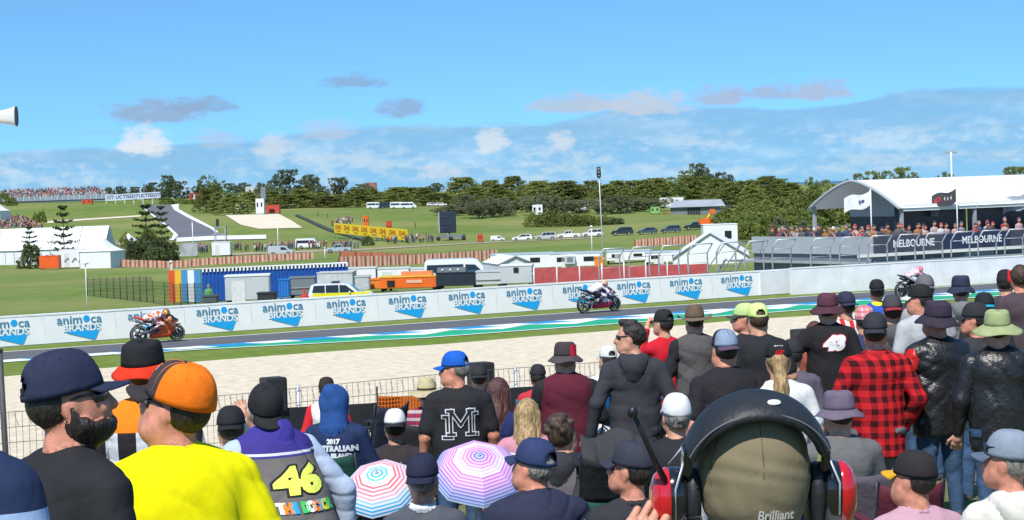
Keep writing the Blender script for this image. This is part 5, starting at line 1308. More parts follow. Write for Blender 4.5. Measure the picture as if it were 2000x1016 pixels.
def rider_mesh(up):
    q = SDF()
    hip = (-.36, 0, .92); ch = (.02, 0, 1.00+.10*up); shz = 1.02+.13*up; shx = .10-.06*up; hd = (.31-.10*up, 0, 1.07+.15*up)
    q.cone('suit', hip, ch, .155, .165, (1, 1.15, .85), .05)
    q.cone('suit', (shx-.02, -.15, shz), (shx-.02, .15, shz), .085, k=.06)
    q.ball('suit', (ch[0]-.08, 0, ch[2]+.12), .075, (1.6, 1, .8), .05)
    q.cone('suit', (shx+.02, 0, shz+.02), hd, .07, .07, k=.03)
    q.ball('helmet', (hd[0], 0, hd[2]+.04), .135, (1.08, .92, 1.0), .02)
    q.cone('visor', (hd[0]+.075, 0, hd[2]+.04), (hd[0]+.09, 0, hd[2]+.03), .085, .075, (.75, 1.1, .7), .01)
    q.cone('helmet', (hd[0]+.06, 0, hd[2]-.05), (hd[0]+.11, 0, hd[2]-.04), .075, .055, k=.03)
    for sy in (-1, 1):
        S_ = Vector((shx, sy*.19, shz)); E_ = Vector((.24, sy*.34, .80+.05*up)); W_ = Vector((.47, sy*.27, .80))
        q.cone('arm', S_, E_, .078, .060, k=.05); q.cone('arm', E_, W_, .060, .042, k=.03)
        q.cone('glove', W_, W_+Vector((.06, -sy*.03, .0)), .046, .044, k=.02)
        for i in range(4): q.cone('glove', W_+Vector((.07, -sy*.06+sy*i*.024, .012)), W_+Vector((.10, -sy*.06+sy*i*.024, -.03)), .016, .013, k=.01)
        H_ = Vector((-.32, sy*.11, .87)); K_ = Vector((.10, sy*.27, .66)); A_2 = Vector((-.32, sy*.22, .46))
        q.cone('leg', H_, K_, .105, .078, k=.05); q.cone('leg', K_, A_2, .075, .052, k=.03)
        q.cone('boot', A_2+Vector((.06, 0, .06)), A_2+Vector((-.02, 0, -.02)), .062, .05, k=.02); q.cone('boot', A_2+Vector((-.03, 0, -.03)), A_2+Vector((.16, sy*.02, -.055)), .05, .038, k=.03)
    return q.mesh(.014)
RD = {0: rider_mesh(-0.35), 1: rider_mesh(0.4)}
def gl(name, col, r_=.28): return mat('gloss_'+name, col, r_, .08, 6, coat=.4)
M_eng = mat('engine_dark', (.022, .022, .025), .4, .3, 20, metal=.3); M_met = mat('bike_metal', (.30, .30, .31), .35, .25, 15, metal=.7)
def graphic(c1, c2, sc, thr=.5):
    def fn(nd, lk, sp, vec):
        n = N(nd, 'ShaderNodeTexNoise'); n.inputs['Scale'].default_value = sc; n.inputs['Detail'].default_value = 0.5; lk.new(vec, n.inputs['Vector'])
        return mixn(nd, lk, vmath(nd, lk, 'GREATER_THAN', n.outputs['Fac'], thr), c1, c2)
    return pmat('race_graphic', fn, .3, .5)
def motorcycle(px, py, cols, label, up, rcols, rlabel, lean=0.0):
    g = flat(px, py); g.z = .006
    e = empty('racing_motorcycle', g, ANG); e.rotation_euler.x = lean; tag(e, label, 'motorcycle', 'racing motorcycles on the straight')
    V, Q, mi, gs = BK
    for i, gname in enumerate(gs):
        sel = mi == i; qq = Q[sel]; u, inv = np.unique(qq, return_inverse=True)
        me = np_mesh(gname, V[u], inv.reshape(qq.shape), np.zeros(len(qq), int), [cols[gname]])
        link({'nose': 'front_cowl', 'fairing': 'side_fairing', 'belly': 'belly_pan', 'tank': 'fuel_tank', 'dark': 'engine', 'tail': 'tail_unit', 'screen': 'windscreen', 'metal': 'swingarm', 'fork': 'front_fork'}[gname], me, e)
    for nm, c_, r_, w_ in (('rear_wheel', (-.72, 0, .33), .33, .095), ('front_wheel', (.72, 0, .305), .305, .062)):
        wh = empty(nm); wh.parent = e; wheel_parts(wh, c_, r_, w_, M_tyre, M_eng)
        for sy in (-1, 1): MB().lathe([(r_-.055, sy*w_*.99), (r_-.045, sy*w_*.99+sy*.002), (r_-.045, sy*w_*.95), (r_-.055, sy*w_*.95)], 30, 'Y', c_, close=True).build('tyre_stripe', M_wall, wh)
    for sy in (-1, 1): MB().tube([(.47, sy*.20, .80), (.50, sy*.36, .80)], .018, 8).build('handlebar', M_eng, e)
    V, Q, mi, gs = RD[up]
    me = np_mesh('person', V, Q, mi, [rcols[x] for x in gs])
    o = link('person', me, None, g, ANG); o.rotation_euler.x = lean; tag(o, rlabel, 'person', 'racing riders')
    return e
org = gl('orange_red', (.68, .085, .010)); wh_ = gl('white', (.68, .66, .68)); prp = gl('purple', (.040, .030, .075)); crm = gl('crimson', (.42, .012, .055)); blk = gl('black', (.020, .020, .024)); nvy = gl('navy', (.018, .022, .07)); yel = gl('amber', (.62, .22, .02)); pnk = gl('pink', (.72, .36, .44))
scr = mat('tinted_screen', (.03, .03, .035), .08, 0, spec=.6)
gold = mat('fork_gold', (.45, .42, .36), .3, metal=.7)
motorcycle(309, 669.5, dict(nose=graphic((.030, .018, .022), (.55, .20, .015), 5, .52), fairing=graphic((.68, .10, .010), (.66, .40, .32), 5.5, .60), belly=org, tank=graphic((.03, .02, .03), (.5, .05, .02), 6), dark=M_eng, tail=graphic((.58, .08, .06), (.66, .5, .48), 7, .55), screen=scr, metal=M_met, fork=gold),
    'orange and dark racing motorcycle speeding past the banner wall', 0,
    dict(suit=graphic((.62, .12, .03), (.66, .60, .58), 7, .5), arm=graphic((.50, .20, .04), (.08, .03, .05), 7), helmet=graphic((.60, .42, .10), (.30, .06, .04), 9), visor=scr, glove=blk, leg=graphic((.60, .40, .38), (.10, .05, .06), 7), boot=blk), 'tucked-in rider in orange and white leathers on the orange motorcycle', 0)
motorcycle(1171, 610.5, dict(nose=graphic((.06, .04, .10), (.50, .05, .06), 7, .56), fairing=graphic((.04, .03, .07), (.66, .60, .64), 4.5, .42), belly=crm, tank=prp, dark=M_eng, tail=nvy, screen=scr, metal=M_met, fork=gold),
    'white and purple racing motorcycle with crimson belly on the straight', 1,
    dict(suit=graphic((.70, .67, .66), (.70, .55, .50), 6, .6), arm=graphic((.66, .60, .64), (.04, .03, .08), 6, .54), helmet=graphic((.72, .30, .30), (.70, .40, .22), 8), visor=scr, glove=nvy, leg=graphic((.035, .03, .06), (.62, .55, .58), 6, .50), boot=blk), 'upright rider in white leathers on the white and purple motorcycle', 0)
motorcycle(1786, 581, dict(nose=graphic((.04, .03, .05), (.5, .05, .08), 6), fairing=graphic((.05, .045, .07), (.55, .52, .62), 5, .52), belly=nvy, tank=prp, dark=M_eng, tail=blk, screen=scr, metal=M_eng, fork=gold),
    'dark racing motorcycle disappearing behind the heads of spectators', 1,
    dict(suit=graphic((.72, .38, .46), (.66, .62, .70), 6, .55), arm=graphic((.70, .30, .42), (.4, .02, .10), 6, .55), helmet=graphic((.70, .35, .40), (.66, .08, .16), 9), visor=scr, glove=nvy, leg=graphic((.55, .52, .58), (.06, .05, .12), 6, .5), boot=blk), 'rider in pink and white leathers on the dark motorcycle', .06)
# ================================================================== vegetation
def leaf_mat(name, c1, c2):
    def fn(nd, lk, sp, vec):
        g = N(nd, 'ShaderNodeNewGeometry'); oi = N(nd, 'ShaderNodeObjectInfo')
        n = N(nd, 'ShaderNodeTexNoise'); n.inputs['Scale'].default_value = .35; lk.new(vec, n.inputs['Vector'])
        f = vmath(nd, lk, 'ADD', vmath(nd, lk, 'MULTIPLY', g.outputs['Random Per Island'], .55), vmath(nd, lk, 'MULTIPLY', n.outputs['Fac'], .5))
        mm = N(nd, 'ShaderNodeMix', data_type='RGBA', blend_type='MULTIPLY'); mm.inputs[0].default_value = 1
        lk.new(mixn(nd, lk, f, c1, c2), mm.inputs[6])
        v = vmath(nd, lk, 'ADD', vmath(nd, lk, 'MULTIPLY', oi.outputs['Random'], .5), .78)
        cb = N(nd, 'ShaderNodeCombineColor'); [lk.new(v, cb.inputs[i]) for i in range(3)]
        lk.new(cb.outputs[0], mm.inputs[7]); return mm.outputs[2]
    m = pmat(name, fn, .85, .15); nd, lk = m.node_tree.nodes, m.node_tree.links
    tr = N(nd, 'ShaderNodeBsdfTranslucent'); lk.new(nd['Principled BSDF'].inputs['Base Color'].links[0].from_socket, tr.inputs[0])
    ms = N(nd, 'ShaderNodeMixShader'); ms.inputs[0].default_value = .42; lk.new(nd['Principled BSDF'].outputs[0], ms.inputs[1]); lk.new(tr.outputs[0], ms.inputs[2]); lk.new(ms.outputs[0], nd['Material Output'].inputs[0])
    return m
LM = {'mac': leaf_mat('cypress_leaf', (.095, .130, .034), (.330, .345, .100)), 'dark': leaf_mat('dark_leaf', (.070, .095, .046), (.180, .210, .090)), 'green': leaf_mat('green_leaf', (.110, .150, .032), (.310, .350, .100)),
      'grey': leaf_mat('grey_leaf', (.105, .120, .068), (.270, .280, .150)), 'pine': leaf_mat('pine_leaf', (.040, .065, .026), (.110, .145, .050))}
M_bark = mat('bark', (.085, .065, .048), .9, .3, 4, .5, 10)
rng = np.random.RandomState(3)
def leaf_faces(cent, spread, nper, size, flat_=1.0):
    """many small leaf tufts round every clump centre: arrays of quads"""
    n = len(cent)*nper
    off = rng.normal(size=(n, 3)); c = np.repeat(cent, nper, 0)+off*np.array(spread)
    out = np.repeat(cent, nper, 0)-np.array([0, 0, .35]); out /= np.linalg.norm(out, axis=1)[:, None]+1e-6
    nr = out*.9+off*.45+np.array([0, 0, .35])+rng.normal(size=(n, 3))*.25; nr /= np.linalg.norm(nr, axis=1)[:, None]
    a = rng.normal(size=(n, 3)); a[:, 2] *= flat_; a /= np.linalg.norm(a, axis=1)[:, None]
    b = np.cross(a, rng.normal(size=(n, 3))); b /= np.linalg.norm(b, axis=1)[:, None]
    s = size*(.6+.8*rng.rand(n))[:, None]
    V = np.stack([c-a*s, c-b*s*.55, c+a*s, c+b*s*.55], 1).reshape(-1, 3)
    return V, np.arange(n*4).reshape(-1, 4), np.repeat(nr, 4, 0)
def crown_round(n=260, per=18, lob=9):
    cs = []
    lobes = [(rng.normal(size=3)*np.array([.24, .24, .20])+np.array([0, 0, .54]), .21+.14*rng.rand()) for _ in range(lob)]
    for i in range(n):
        c_, r_ = lobes[i % lob]; d = rng.normal(size=3); d /= np.linalg.norm(d); cs.append(c_+d*r_*(.7+.3*rng.rand()))
    cs = np.array(cs); cs[:, 2] = np.clip(cs[:, 2], .05+.05*rng.rand(len(cs)), .985)
    return leaf_faces(cs, (.030, .030, .025), per, .030)
def crown_mac(n=300, per=18, tiers=7):
    cs = []
    for i in range(n):
        t = rng.rand()**.8; z = .22+.74*t; k = int(t*tiers)/tiers
        R_ = (.58-.44*t**1.3)*(.6+.7*rng.rand()); a = rng.rand()*6.283
        z = .08+.90*(k+.10*rng.rand()+.04*math.sin(3*a+k*9))
        cs.append((R_*math.cos(a), R_*math.sin(a), min(z, .98)))
    return leaf_faces(np.array(cs), (.050, .050, .014), per, .032, .45)
def crown_bush(n=170, per=18):
    cs = []
    for i in range(n):
        d = rng.normal(size=3); d /= np.linalg.norm(d); d[2] = abs(d[2]); cs.append(d*np.array([.48, .48, .9])*(.8+.2*rng.rand())*(1+.12*math.sin(5*d[0]+7*d[1])))
    return leaf_faces(np.array(cs), (.035, .035, .03), per, .036)
def norfolk(w=8):
    cs = []
    for k in range(w):
        z = .16+.80*k/(w-1); R_ = .32*(1-.60*(k/(w-1)))*(.65+.6*rng.rand())
        for j in range(6):
            a = j*1.047+k*.5+.3*rng.rand()
            for t in np.linspace(.25, 1, 6): cs.append((R_*t*math.cos(a), R_*t*math.sin(a), z+.045*t))
    return leaf_faces(np.array(cs), (.012, .012, .009), 6, .022, .8)
PROTO = {}
def proto(kind, lm, fn, var=3):
    PROTO[(kind, lm)] = []
    for i in range(var):
        V, Q, Nn = fn(); me = np_mesh('crown', V, Q, np.zeros(len(Q), int), [LM[lm]], False); PROTO[(kind, lm)].append(me)
for lm in ('mac', 'dark'): proto('mac', lm, crown_mac)
for lm in ('dark', 'green', 'grey', 'mac'): proto('round', lm, crown_round)
for lm in ('green', 'grey', 'dark', 'mac'): proto('bush', lm, crown_bush, 2)
proto('norfolk', 'pine', norfolk, 2)
tb = MB(); tb.tube([(0, 0, -.04), (.01, 0, .3), (-.005, .01, .62)], [.035, .026, .012], 7)
for k in range(5): tb.tube([(.005, 0, .22+.07*k), (.2*math.cos(k*2.4), .2*math.sin(k*2.4), .42+.08*k)], [.014, .005], 5)
TR_round = tb.build('trunk', M_bark).data
tb = MB(); tb.tube([(0, 0, -.03), (0, 0, .5), (0, 0, .985)], [.016, .011, .003], 7)
TR_pine = tb.build('trunk', M_bark).data
for o in [o for o in COL.objects if o.name.split('.')[0] == 'trunk']: bpy.data.objects.remove(o)
TREEN = {'mac': ('cypress_tree', 'tree'), 'round': ('tree', 'tree'), 'bush': ('bush', 'bush'), 'norfolk': ('norfolk_pine', 'tree')}
def tree(kind, lm, px, pytop, Y, wid, label, group, base=None, sink=0.0):
    b = stand(px, Y) if base is None else base
    top = P(px, pytop, Y).z; H = max(1.0, top-b.z+sink)
    e = empty(TREEN[kind][0], (b.x, b.y, b.z-sink), random.random()*6.28); tag(e, label, TREEN[kind][1], group)
    c_ = link('crown', random.choice(PROTO[(kind, lm)]), e); w_ = wid*Y/F_PX
    f = w_ if kind != 'norfolk' else w_/.6
    c_.scale = (f, f, H)
    if kind != 'bush':
        t = link('trunk', TR_pine if kind == 'norfolk' else TR_round, e); t.scale = (min(H, f)*1.0, min(H, f)*1.0, H)
    return e
ROW = 0
def trees(lst, kind, lm, Y, label, group, jit=20):
    for (px, py, w) in lst: tree(kind, lm, px+random.uniform(-4, 4), py+(random.uniform(-5, 7) if kind != 'bush' else random.uniform(-2, 3)), Y+random.uniform(-jit, jit), w*random.uniform(.8, 1.2), label, group)
trees([(212, 366, 30), (240, 361, 34), (268, 364, 34), (292, 360, 36), (352, 354, 38), (385, 356, 34), (455, 352, 30), (478, 357, 28)], 'round', 'dark', 960, 'dark rounded tree on the far ridge behind the watch sign', 'far ridge trees')
tree('round', 'dark', 330, 344, 940, 46, 'tallest dark tree on the far ridge behind the watch sign', 'far ridge trees')
tree('round', 'green', 421, 342, 800, 42, 'bright green rounded tree beside the red shed', 'far ridge trees')
trees([(405, 366, 40), (430, 372, 46), (455, 376, 50), (485, 374, 46)], 'mac', 'mac', 720, 'low spreading cypress beside the far racing bend', 'cypresses by the far bend')
trees([(330, 384, 30), (352, 386, 30), (372, 386, 30), (392, 386, 26)], 'bush', 'green', 855, 'low green bush at the top of the far track', 'bushes above the far bend')
tree('round', 'dark', 566, 333, 900, 56, 'big dark dome-shaped tree on the ridge behind the white tower', 'ridge trees')
tree('round', 'dark', 612, 342, 910, 48, 'smaller dark dome-shaped tree beside the big one on the ridge', 'ridge trees')
trees([(515, 350, 34), (538, 362, 30), (590, 362, 44), (640, 356, 42), (668, 351, 44), (698, 356, 44), (712, 362, 34)], 'round', 'grey', 860, 'grey-green leafy tree on the ridge above the cypress hedge', 'ridge trees')
trees([(x, 371+random.uniform(-3, 6), 52) for x in range(508, 860, 27)], 'mac', 'mac', 780, 'flat-topped cypress in the windbreak beyond the far field', 'cypress windbreak')
trees([(835, 361, 26), (858, 353, 34), (884, 358, 30)], 'round', 'dark', 1350, 'dark tree on the skyline of the far field', 'skyline trees')
trees([(x, 355+6*math.sin(x*.13)-(x-900)*.012, 62) for x in range(905, 1290, 25)], 'mac', 'mac', 760, 'tall layered cypress in the long windbreak behind the parked cars', 'long cypress windbreak')
trees([(x, 351+5*math.sin(x*.2), 56) for x in (1400, 1424, 1450, 1474, 1500, 1523, 1546)], 'mac', 'mac', 700, 'layered cypress behind the grey shed', 'cypresses behind the shed')
trees([(1295, 352, 70), (1318, 340, 80), (1345, 335, 80), (1372, 342, 70), (1395, 350, 60)], 'round', 'green', 860, 'bright green tree on the wooded knoll', 'knoll trees', 30)
trees([(1360, 324, 38), (1384, 334, 32), (1404, 340, 34), (1425, 344, 30)], 'round', 'dark', 880, 'dark pine crown topping the wooded knoll', 'knoll trees')
trees([(878, 395, 56), (905, 386, 60), (935, 392, 60), (965, 386, 56), (985, 392, 50)], 'round', 'grey', 640, 'grey-green shrubby tree above the sloping field', 'shrubby trees above the field')
trees([(1010, 388, 50), (1042, 378, 60), (1075, 384, 56), (1105, 390, 50), (1135, 386, 56), (1175, 388, 60), (1210, 384, 60), (1245, 388, 56), (1275, 380, 56)], 'round', 'grey', 660, 'grey-green tree in front of the windbreak', 'trees in front of the windbreak')
trees([(x, 411+(x-1045)*.055, 40) for x in range(1045, 1215, 17)], 'bush', 'mac', 560, 'clipped bush in the hedge above the parked cars', 'hedge above the parked cars', 6)
tree('bush', 'dark', 1205, 424, 552, 36, 'dark bush ending the hedge above the parked cars', 'hedge above the parked cars')
trees([(1425, 400, 60), (1455, 392, 70), (1490, 385, 80), (1525, 378, 90), (1560, 372, 90), (1592, 366, 90), (1625, 368, 80)], 'bush', 'mac', 420, 'dense coastal shrub on the slope beside the big marquee', 'coastal shrubs by the marquee', 15)
trees([(1435, 418, 50), (1470, 408, 60), (1505, 404, 64), (1545, 402, 66), (1580, 400, 60), (1460, 430, 50), (1500, 424, 56), (1545, 420, 60)], 'bush', 'green', 330, 'rounded green shrub at the foot of the marquee slope', 'coastal shrubs by the marquee', 10)
trees([(1520, 415, 44), (1568, 425, 40)], 'bush', 'grey', 300, 'silvery shrub at the foot of the marquee slope', 'coastal shrubs by the marquee', 8)
trees([(1600, 347, 44), (1632, 352, 40), (1660, 346, 40), (1690, 342, 44), (1725, 338, 46), (1760, 334, 46), (1795, 335, 46), (1830, 332, 46), (1870, 336, 46), (1985, 330, 46)], 'round', 'mac', 520, 'tree top showing above the roof of the big marquee', 'trees behind the marquee')
tree('norfolk', 'pine', 127, 404, 372, 56, 'tall Norfolk pine with open tiers in front of the long marquee', 'Norfolk pines')
tree('norfolk', 'pine', 60, 444, 368, 44, 'short Norfolk pine rising from a dark bush by the bus', 'Norfolk pines')
tree('bush', 'dark', 60, 470, 366, 50, 'dark round bush below the short pine', 'bushes by the marquee')
tree('norfolk', 'pine', 288, 402, 385, 70, 'Norfolk pine rising above the thicket beside the far track', 'Norfolk pines')
tree('norfolk', 'pine', 318, 404, 392, 44, 'thin bare Norfolk pine beside the far track', 'Norfolk pines')
trees([(258, 462, 44), (282, 455, 50), (308, 458, 50), (332, 466, 40), (270, 476, 40), (300, 478, 46)], 'bush', 'dark', 378, 'dark shrub in the thicket beside the far track', 'thicket by the far track', 5)
trees([(245, 448, 34), (290, 432, 54)], 'bush', 'mac', 384, 'feathery shrub in the thicket beside the far track', 'thicket by the far track', 3)
tree('bush', 'dark', 718, 458, 445, 28, 'dark bush at the end of the yellow banner', 'bushes by the banner')
trees([(85, 410, 20), (72, 412, 16)], 'bush', 'green', 700, 'small shrub on the slope of the left grandstand', 'shrubs by the grandstand')
trees([(5, 372, 40), (22, 382, 24)], 'bush', 'green', 860, 'green tree at the end of the crowded grandstand', 'trees by the grandstand')

# ================================================================== the far circuit
def patch(name, left, right, m, n=24, off=.12, ymin=300):
    """surface laid on the terrain between two picture polylines"""
    def res(pl):
        pl = [Vector(p) for p in pl]; d = [0]
        for a, b in zip(pl, pl[1:]): d.append(d[-1]+(b-a).length)
        out = []
        for i in range(n+1):
            s_ = d[-1]*i/n
            k = max(j for j in range(len(d)-1) if d[j] <= s_+1e-9) if s_ < d[-1] else len(d)-2
            out.append(pl[k].lerp(pl[k+1], (s_-d[k])/max(1e-9, d[k+1]-d[k])))
        return out
    A, B = res(left), res(right); rows = []
    for a, b in zip(A, B):
        row = []
        for u in np.linspace(0, 1, 7):
            p = a.lerp(b, u); g = gnd(p.x, p.y, ymin); row.append((g.x, g.y, g.z+off))
        rows.append(row)
    return struct(MB().grid(rows).build(name, m))
M_asph_far = mat('far_asphalt', (.135, .135, .150), .9, .12, .15)
M_white_far = mat('far_white_kerb', (.72, .72, .72), .7, .05)
L_ = [(276, 401), (300, 422), (322, 440), (345, 460), (338, 470)]
R_ = [(336, 401), (345, 411), (375, 428), (420, 452), (455, 468)]
patch('far_track', L_, R_, M_asph_far, 30)
patch('far_kerb', [(334, 401), (340, 411), (370, 428), (412, 448), (421, 455)], [(350, 399), (348, 409), (381, 427), (421, 448), (427, 456)], M_white_far, 26, .2)
patch('far_kerb', [(272, 402), (298, 423), (320, 441), (340, 459), (330, 470)], [(276, 401), (303, 423), (326, 440), (349, 461), (338, 471)], M_white_far, 26, .2)
patch('far_gravel', [(440, 421), (470, 440), (505, 448)], [(545, 419), (570, 432), (591, 446)], M_gravel_far, 12, .15)
patch('field_track', [(92, 433), (180, 427), (275, 421)], [(92, 437), (180, 430), (275, 424)], M_gravel_far, 14, .15)
patch('service_road', [(430, 496), (700, 487), (900, 476), (1160, 464)], [(430, 500), (700, 490), (900, 478), (1160, 466)], mat('dirt_road', (.34, .29, .20), .95, .2, .3), 40, .1)
patch('white_verge', [(345, 466), (420, 462), (520, 460)], [(345, 474), (420, 470), (520, 468)], M_white_far, 14, .2)
patch('far_track_edge', [(575, 422), (640, 452), (715, 474)], [(582, 420), (650, 450), (725, 472)], mat('tyre_wall_dark', (.05, .055, .05), .9, .3, .5), 16, .25)

# ================================================================== vehicles
M_glass = mat('car_glass', (.015, .018, .022), .10, 0, spec=.6)
M_lamp = mat('car_lamp', (.6, .6, .58), .2); M_tail = mat('car_tail_lamp', (.35, .01, .01), .3)
CARS = {
 'suv': dict(w=1.85, r=.36, ax=(-1.40, 1.42), out=[(-2.28, .38), (-2.33, .92), (-2.22, 1.08), (-2.06, 1.64), (-1.75, 1.74), (.30, 1.72), (.62, 1.64), (1.20, 1.10), (2.05, .99), (2.30, .80), (2.33, .38)], win=[[(-1.98, 1.14), (-1.86, 1.60), (-1.10, 1.62), (-1.10, 1.12)], [(-1.03, 1.12), (-1.03, 1.62), (-.15, 1.62), (-.15, 1.11)], [(-.08, 1.11), (-.08, 1.62), (.36, 1.58), (.98, 1.10)]], ws=((.64, 1.60), (1.17, 1.13)), rw=((-2.08, 1.58), (-2.20, 1.12))),
 'hatch': dict(w=1.78, r=.32, ax=(-1.30, 1.32), out=[(-2.10, .32), (-2.16, .85), (-2.05, 1.05), (-1.75, 1.42), (-1.35, 1.50), (.10, 1.49), (.45, 1.40), (1.10, .98), (1.95, .86), (2.16, .68), (2.16, .32)], win=[[(-1.72, 1.06), (-1.55, 1.36), (-.85, 1.41), (-.85, 1.02)], [(-.78, 1.02), (-.78, 1.41), (.15, 1.39), (.78, 1.00)]], ws=((.47, 1.36), (1.07, 1.00)), rw=((-1.77, 1.37), (-2.03, 1.07))),
 'ute': dict(w=1.88, r=.38, ax=(-1.55, 1.55), out=[(-2.62, .46), (-2.62, 1.08), (-.80, 1.08), (-.68, 1.68), (-.45, 1.76), (.28, 1.75), (.50, 1.68), (1.10, 1.14), (2.15, 1.05), (2.55, .88), (2.58, .42)], win=[[(-.66, 1.18), (-.58, 1.62), (-.10, 1.64), (-.10, 1.16)], [(-.03, 1.16), (-.03, 1.64), (.32, 1.62), (.90, 1.14)]], ws=((.53, 1.64), (1.07, 1.17)), rw=((-.70, 1.64), (-.80, 1.16))),
 'minibus': dict(w=1.95, r=.35, ax=(-1.45, 1.60), out=[(-2.68, .36), (-2.70, 1.20), (-2.62, 2.10), (-2.40, 2.27), (1.05, 2.27), (1.45, 2.15), (2.20, 1.30), (2.60, 1.10), (2.68, .80), (2.68, .36)], win=[[(-2.50, 1.28), (-2.44, 1.86), (.35, 1.86), (.35, 1.26)], [(.50, 1.26), (.50, 1.84), (1.25, 1.80), (1.85, 1.22)]], ws=((1.50, 2.08), (2.17, 1.34)), rw=((-2.64, 1.95), (-2.70, 1.35))),
 'van': dict(w=1.90, r=.34, ax=(-1.45, 1.52), out=[(-2.50, .34), (-2.52, 1.0), (-2.44, 1.82), (-2.28, 1.94), (.60, 1.94), (1.00, 1.82), (1.75, 1.16), (2.30, 1.0), (2.50, .76), (2.50, .34)], win=[[(.02, 1.14), (.02, 1.66), (.82, 1.62), (1.42, 1.12)]], ws=((1.03, 1.76), (1.72, 1.19)), rw=((-2.46, 1.70), (-2.52, 1.15))),
}
_car = {}
def vehicle(kind, px, Y, face, paint, label, group=None, yaw=0.0, name=None, sc=1.0, base=None, lower=None):
    d = CARS[kind]; b = stand(px, Y) if base is None else base
    e = empty(name or {'suv': 'parked_car', 'hatch': 'parked_car', 'ute': 'pickup_truck', 'minibus': 'minibus', 'van': 'van'}[kind], b, (0 if face > 0 else math.pi)+R(yaw)); tag(e, label, {'suv': 'car', 'hatch': 'car', 'ute': 'pickup', 'minibus': 'minibus', 'van': 'van'}[kind], group)
    e.scale = (sc,)*3
    zt = max(p[1] for p in d['out'])
    def hw(z): return d['w']/2*(1-.14*max(0, (z-1.0)/(zt-.8))**1.2-.04*max(0, (.6-z)/.6))
    if kind not in _car:
        mb = MB(); o_ = d['out']; n = len(o_)
        # wheel arches cut into the sill line
        pts = list(o_)
        sill = []
        for axx in sorted(d['ax'], reverse=True):
            for a in np.linspace(0, math.pi, 7): sill.append((axx+(d['r']+.06)*math.cos(a), .36+(d['r']+.04)*math.sin(a)))
        pts = pts+sill; n = len(pts)
        V = [(x, -hw(z), z) for x, z in pts]+[(x, hw(z), z) for x, z in pts]
        F_ = [tuple(range(n)), tuple(range(2*n-1, n-1, -1))]+[(i, (i+1) % n, (i+1) % n+n, i+n) for i in range(n)]
        body = mb.add(V, F_).build('body', paint); bm = bmesh.new(); bm.from_mesh(body.data); bmesh.ops.triangulate(bm, faces=[f for f in bm.faces if len(f.verts) > 4]); bm.to_mesh(body.data); bm.free()
        wins = []
        for sy in (-1, 1):
            for wp in d['win']: wins.append(MB().add([(x, sy*(hw(z)+.008), z) for x, z in wp], [(0, 1, 2, 3)]).build('window', M_glass).data)
        for nm, key in (('windscreen', 'ws'), ('rear_window', 'rw')):
            (xa, za), (xb, zb) = d[key]; s_ = .012 if nm == 'windscreen' else -.012
            wins.append((nm, MB().add([(xa+s_, -hw(za)*.88, za+.008), (xa+s_, hw(za)*.88, za+.008), (xb+s_, hw(zb)*.92, zb+.012), (xb+s_, -hw(zb)*.92, zb+.012)], [(0, 1, 2, 3)]).build(nm, M_glass).data))
        tm = MB().lathe([(d['r']*.62, -.11), (d['r']*.95, -.11), (d['r'], -.07), (d['r'], .07), (d['r']*.95, .11), (d['r']*.62, .11)], 20, 'Y').build('tyre', M_tyre).data
        rm = MB().lathe([(0, -.10), (d['r']*.2, -.105), (d['r']*.5, -.085), (d['r']*.63, -.10), (d['r']*.63, .10), (d['r']*.5, .085), (0, .10)], 14, 'Y').build('rim', mat('alloy', (.45, .45, .46), .35, metal=.7)).data
        _car[kind] = (body.data, wins, tm, rm)
        for ob in [o for o in COL.objects if o.parent is None and o.data in ([body.data, tm, rm]+[w if not isinstance(w, tuple) else w[1] for w in wins])]: bpy.data.objects.remove(ob)
    bd, wins, tm, rm = _car[kind]
    bd = bd.copy(); bd.materials[0] = paint; link('body', bd, e)
    for w in wins: link('window' if not isinstance(w, tuple) else w[0], w if not isinstance(w, tuple) else w[1], e)
    for axx in d['ax']:
        for sy in (-1, 1):
            t = link('tyre', tm, e, (axx, sy*(d['w']/2-.10), d['r'])); link('rim', rm, t)
    xf = max(p[0] for p in d['out']); xr = min(p[0] for p in d['out'])
    for sy in (-1, 1):
        MB().box((xf-.06, sy*d['w']*.36, .80), (.14, .34, .16)).build('headlight', M_lamp, e, bevel=.02); MB().box((xr+.03, sy*d['w']*.40, 1.0), (.12, .16, .28)).build('tail_light', M_tail, e)
        MB().box((.62 if kind not in ('minibus', 'van') else 1.2, sy*(d['w']/2+.08), 1.12), (.10, .20, .14)).build('mirror', paint, e)
    MB().box((xf+.01, 0, .50), (.10, d['w']*.86, .20)).build('bumper', M_black, e); MB().box((xr-.01, 0, .50), (.10, d['w']*.86, .18)).build('bumper', M_black, e)
    if lower is not None:
        for sy in (-1, 1): MB().box((0, sy*(d['w']/2+.004), .86), (3.9, .012, .44)).build('stripe', lower, e)
    return e
def paint(name, c_): return mat('paint_'+name, c_, .22, .03, 2, coat=.6, spec=.5)
pw, ps, pk, pb = paint('white', (.70, .70, .70)), paint('silver', (.42, .44, .46)), paint('black', (.022, .023, .026)), paint('blue_grey', (.05, .065, .09))
G = 'cars parked along the infield road'
def onroad(px, py): return gnd(px, py, 300)
vehicle('hatch', 1020, 440, -1, pw, 'white hatchback with raised boot, first of the white cars in the row', G, base=onroad(1020, 471))
vehicle('suv', 1066, 440, -1, ps, 'silver SUV between the white hatchback and the white pickup', G, base=onroad(1066, 469))
vehicle('ute', 1110, 440, -1, pw, 'white double-cab pickup parked in the row on the grass', G, base=onroad(1110, 466))
vehicle('suv', 1157, 440, -1, pw, 'white SUV between the white pickup and the black four-wheel drive', G, base=onroad(1157, 463))
vehicle('suv', 1215, 440, -1, pk, 'large black four-wheel drive with spare wheel in the parked row', G, base=onroad(1215, 460), sc=1.03)
vehicle('hatch', 1264, 440, -1, pb, 'dark blue hatchback beside the black four-wheel drive', G, base=onroad(1264, 458))
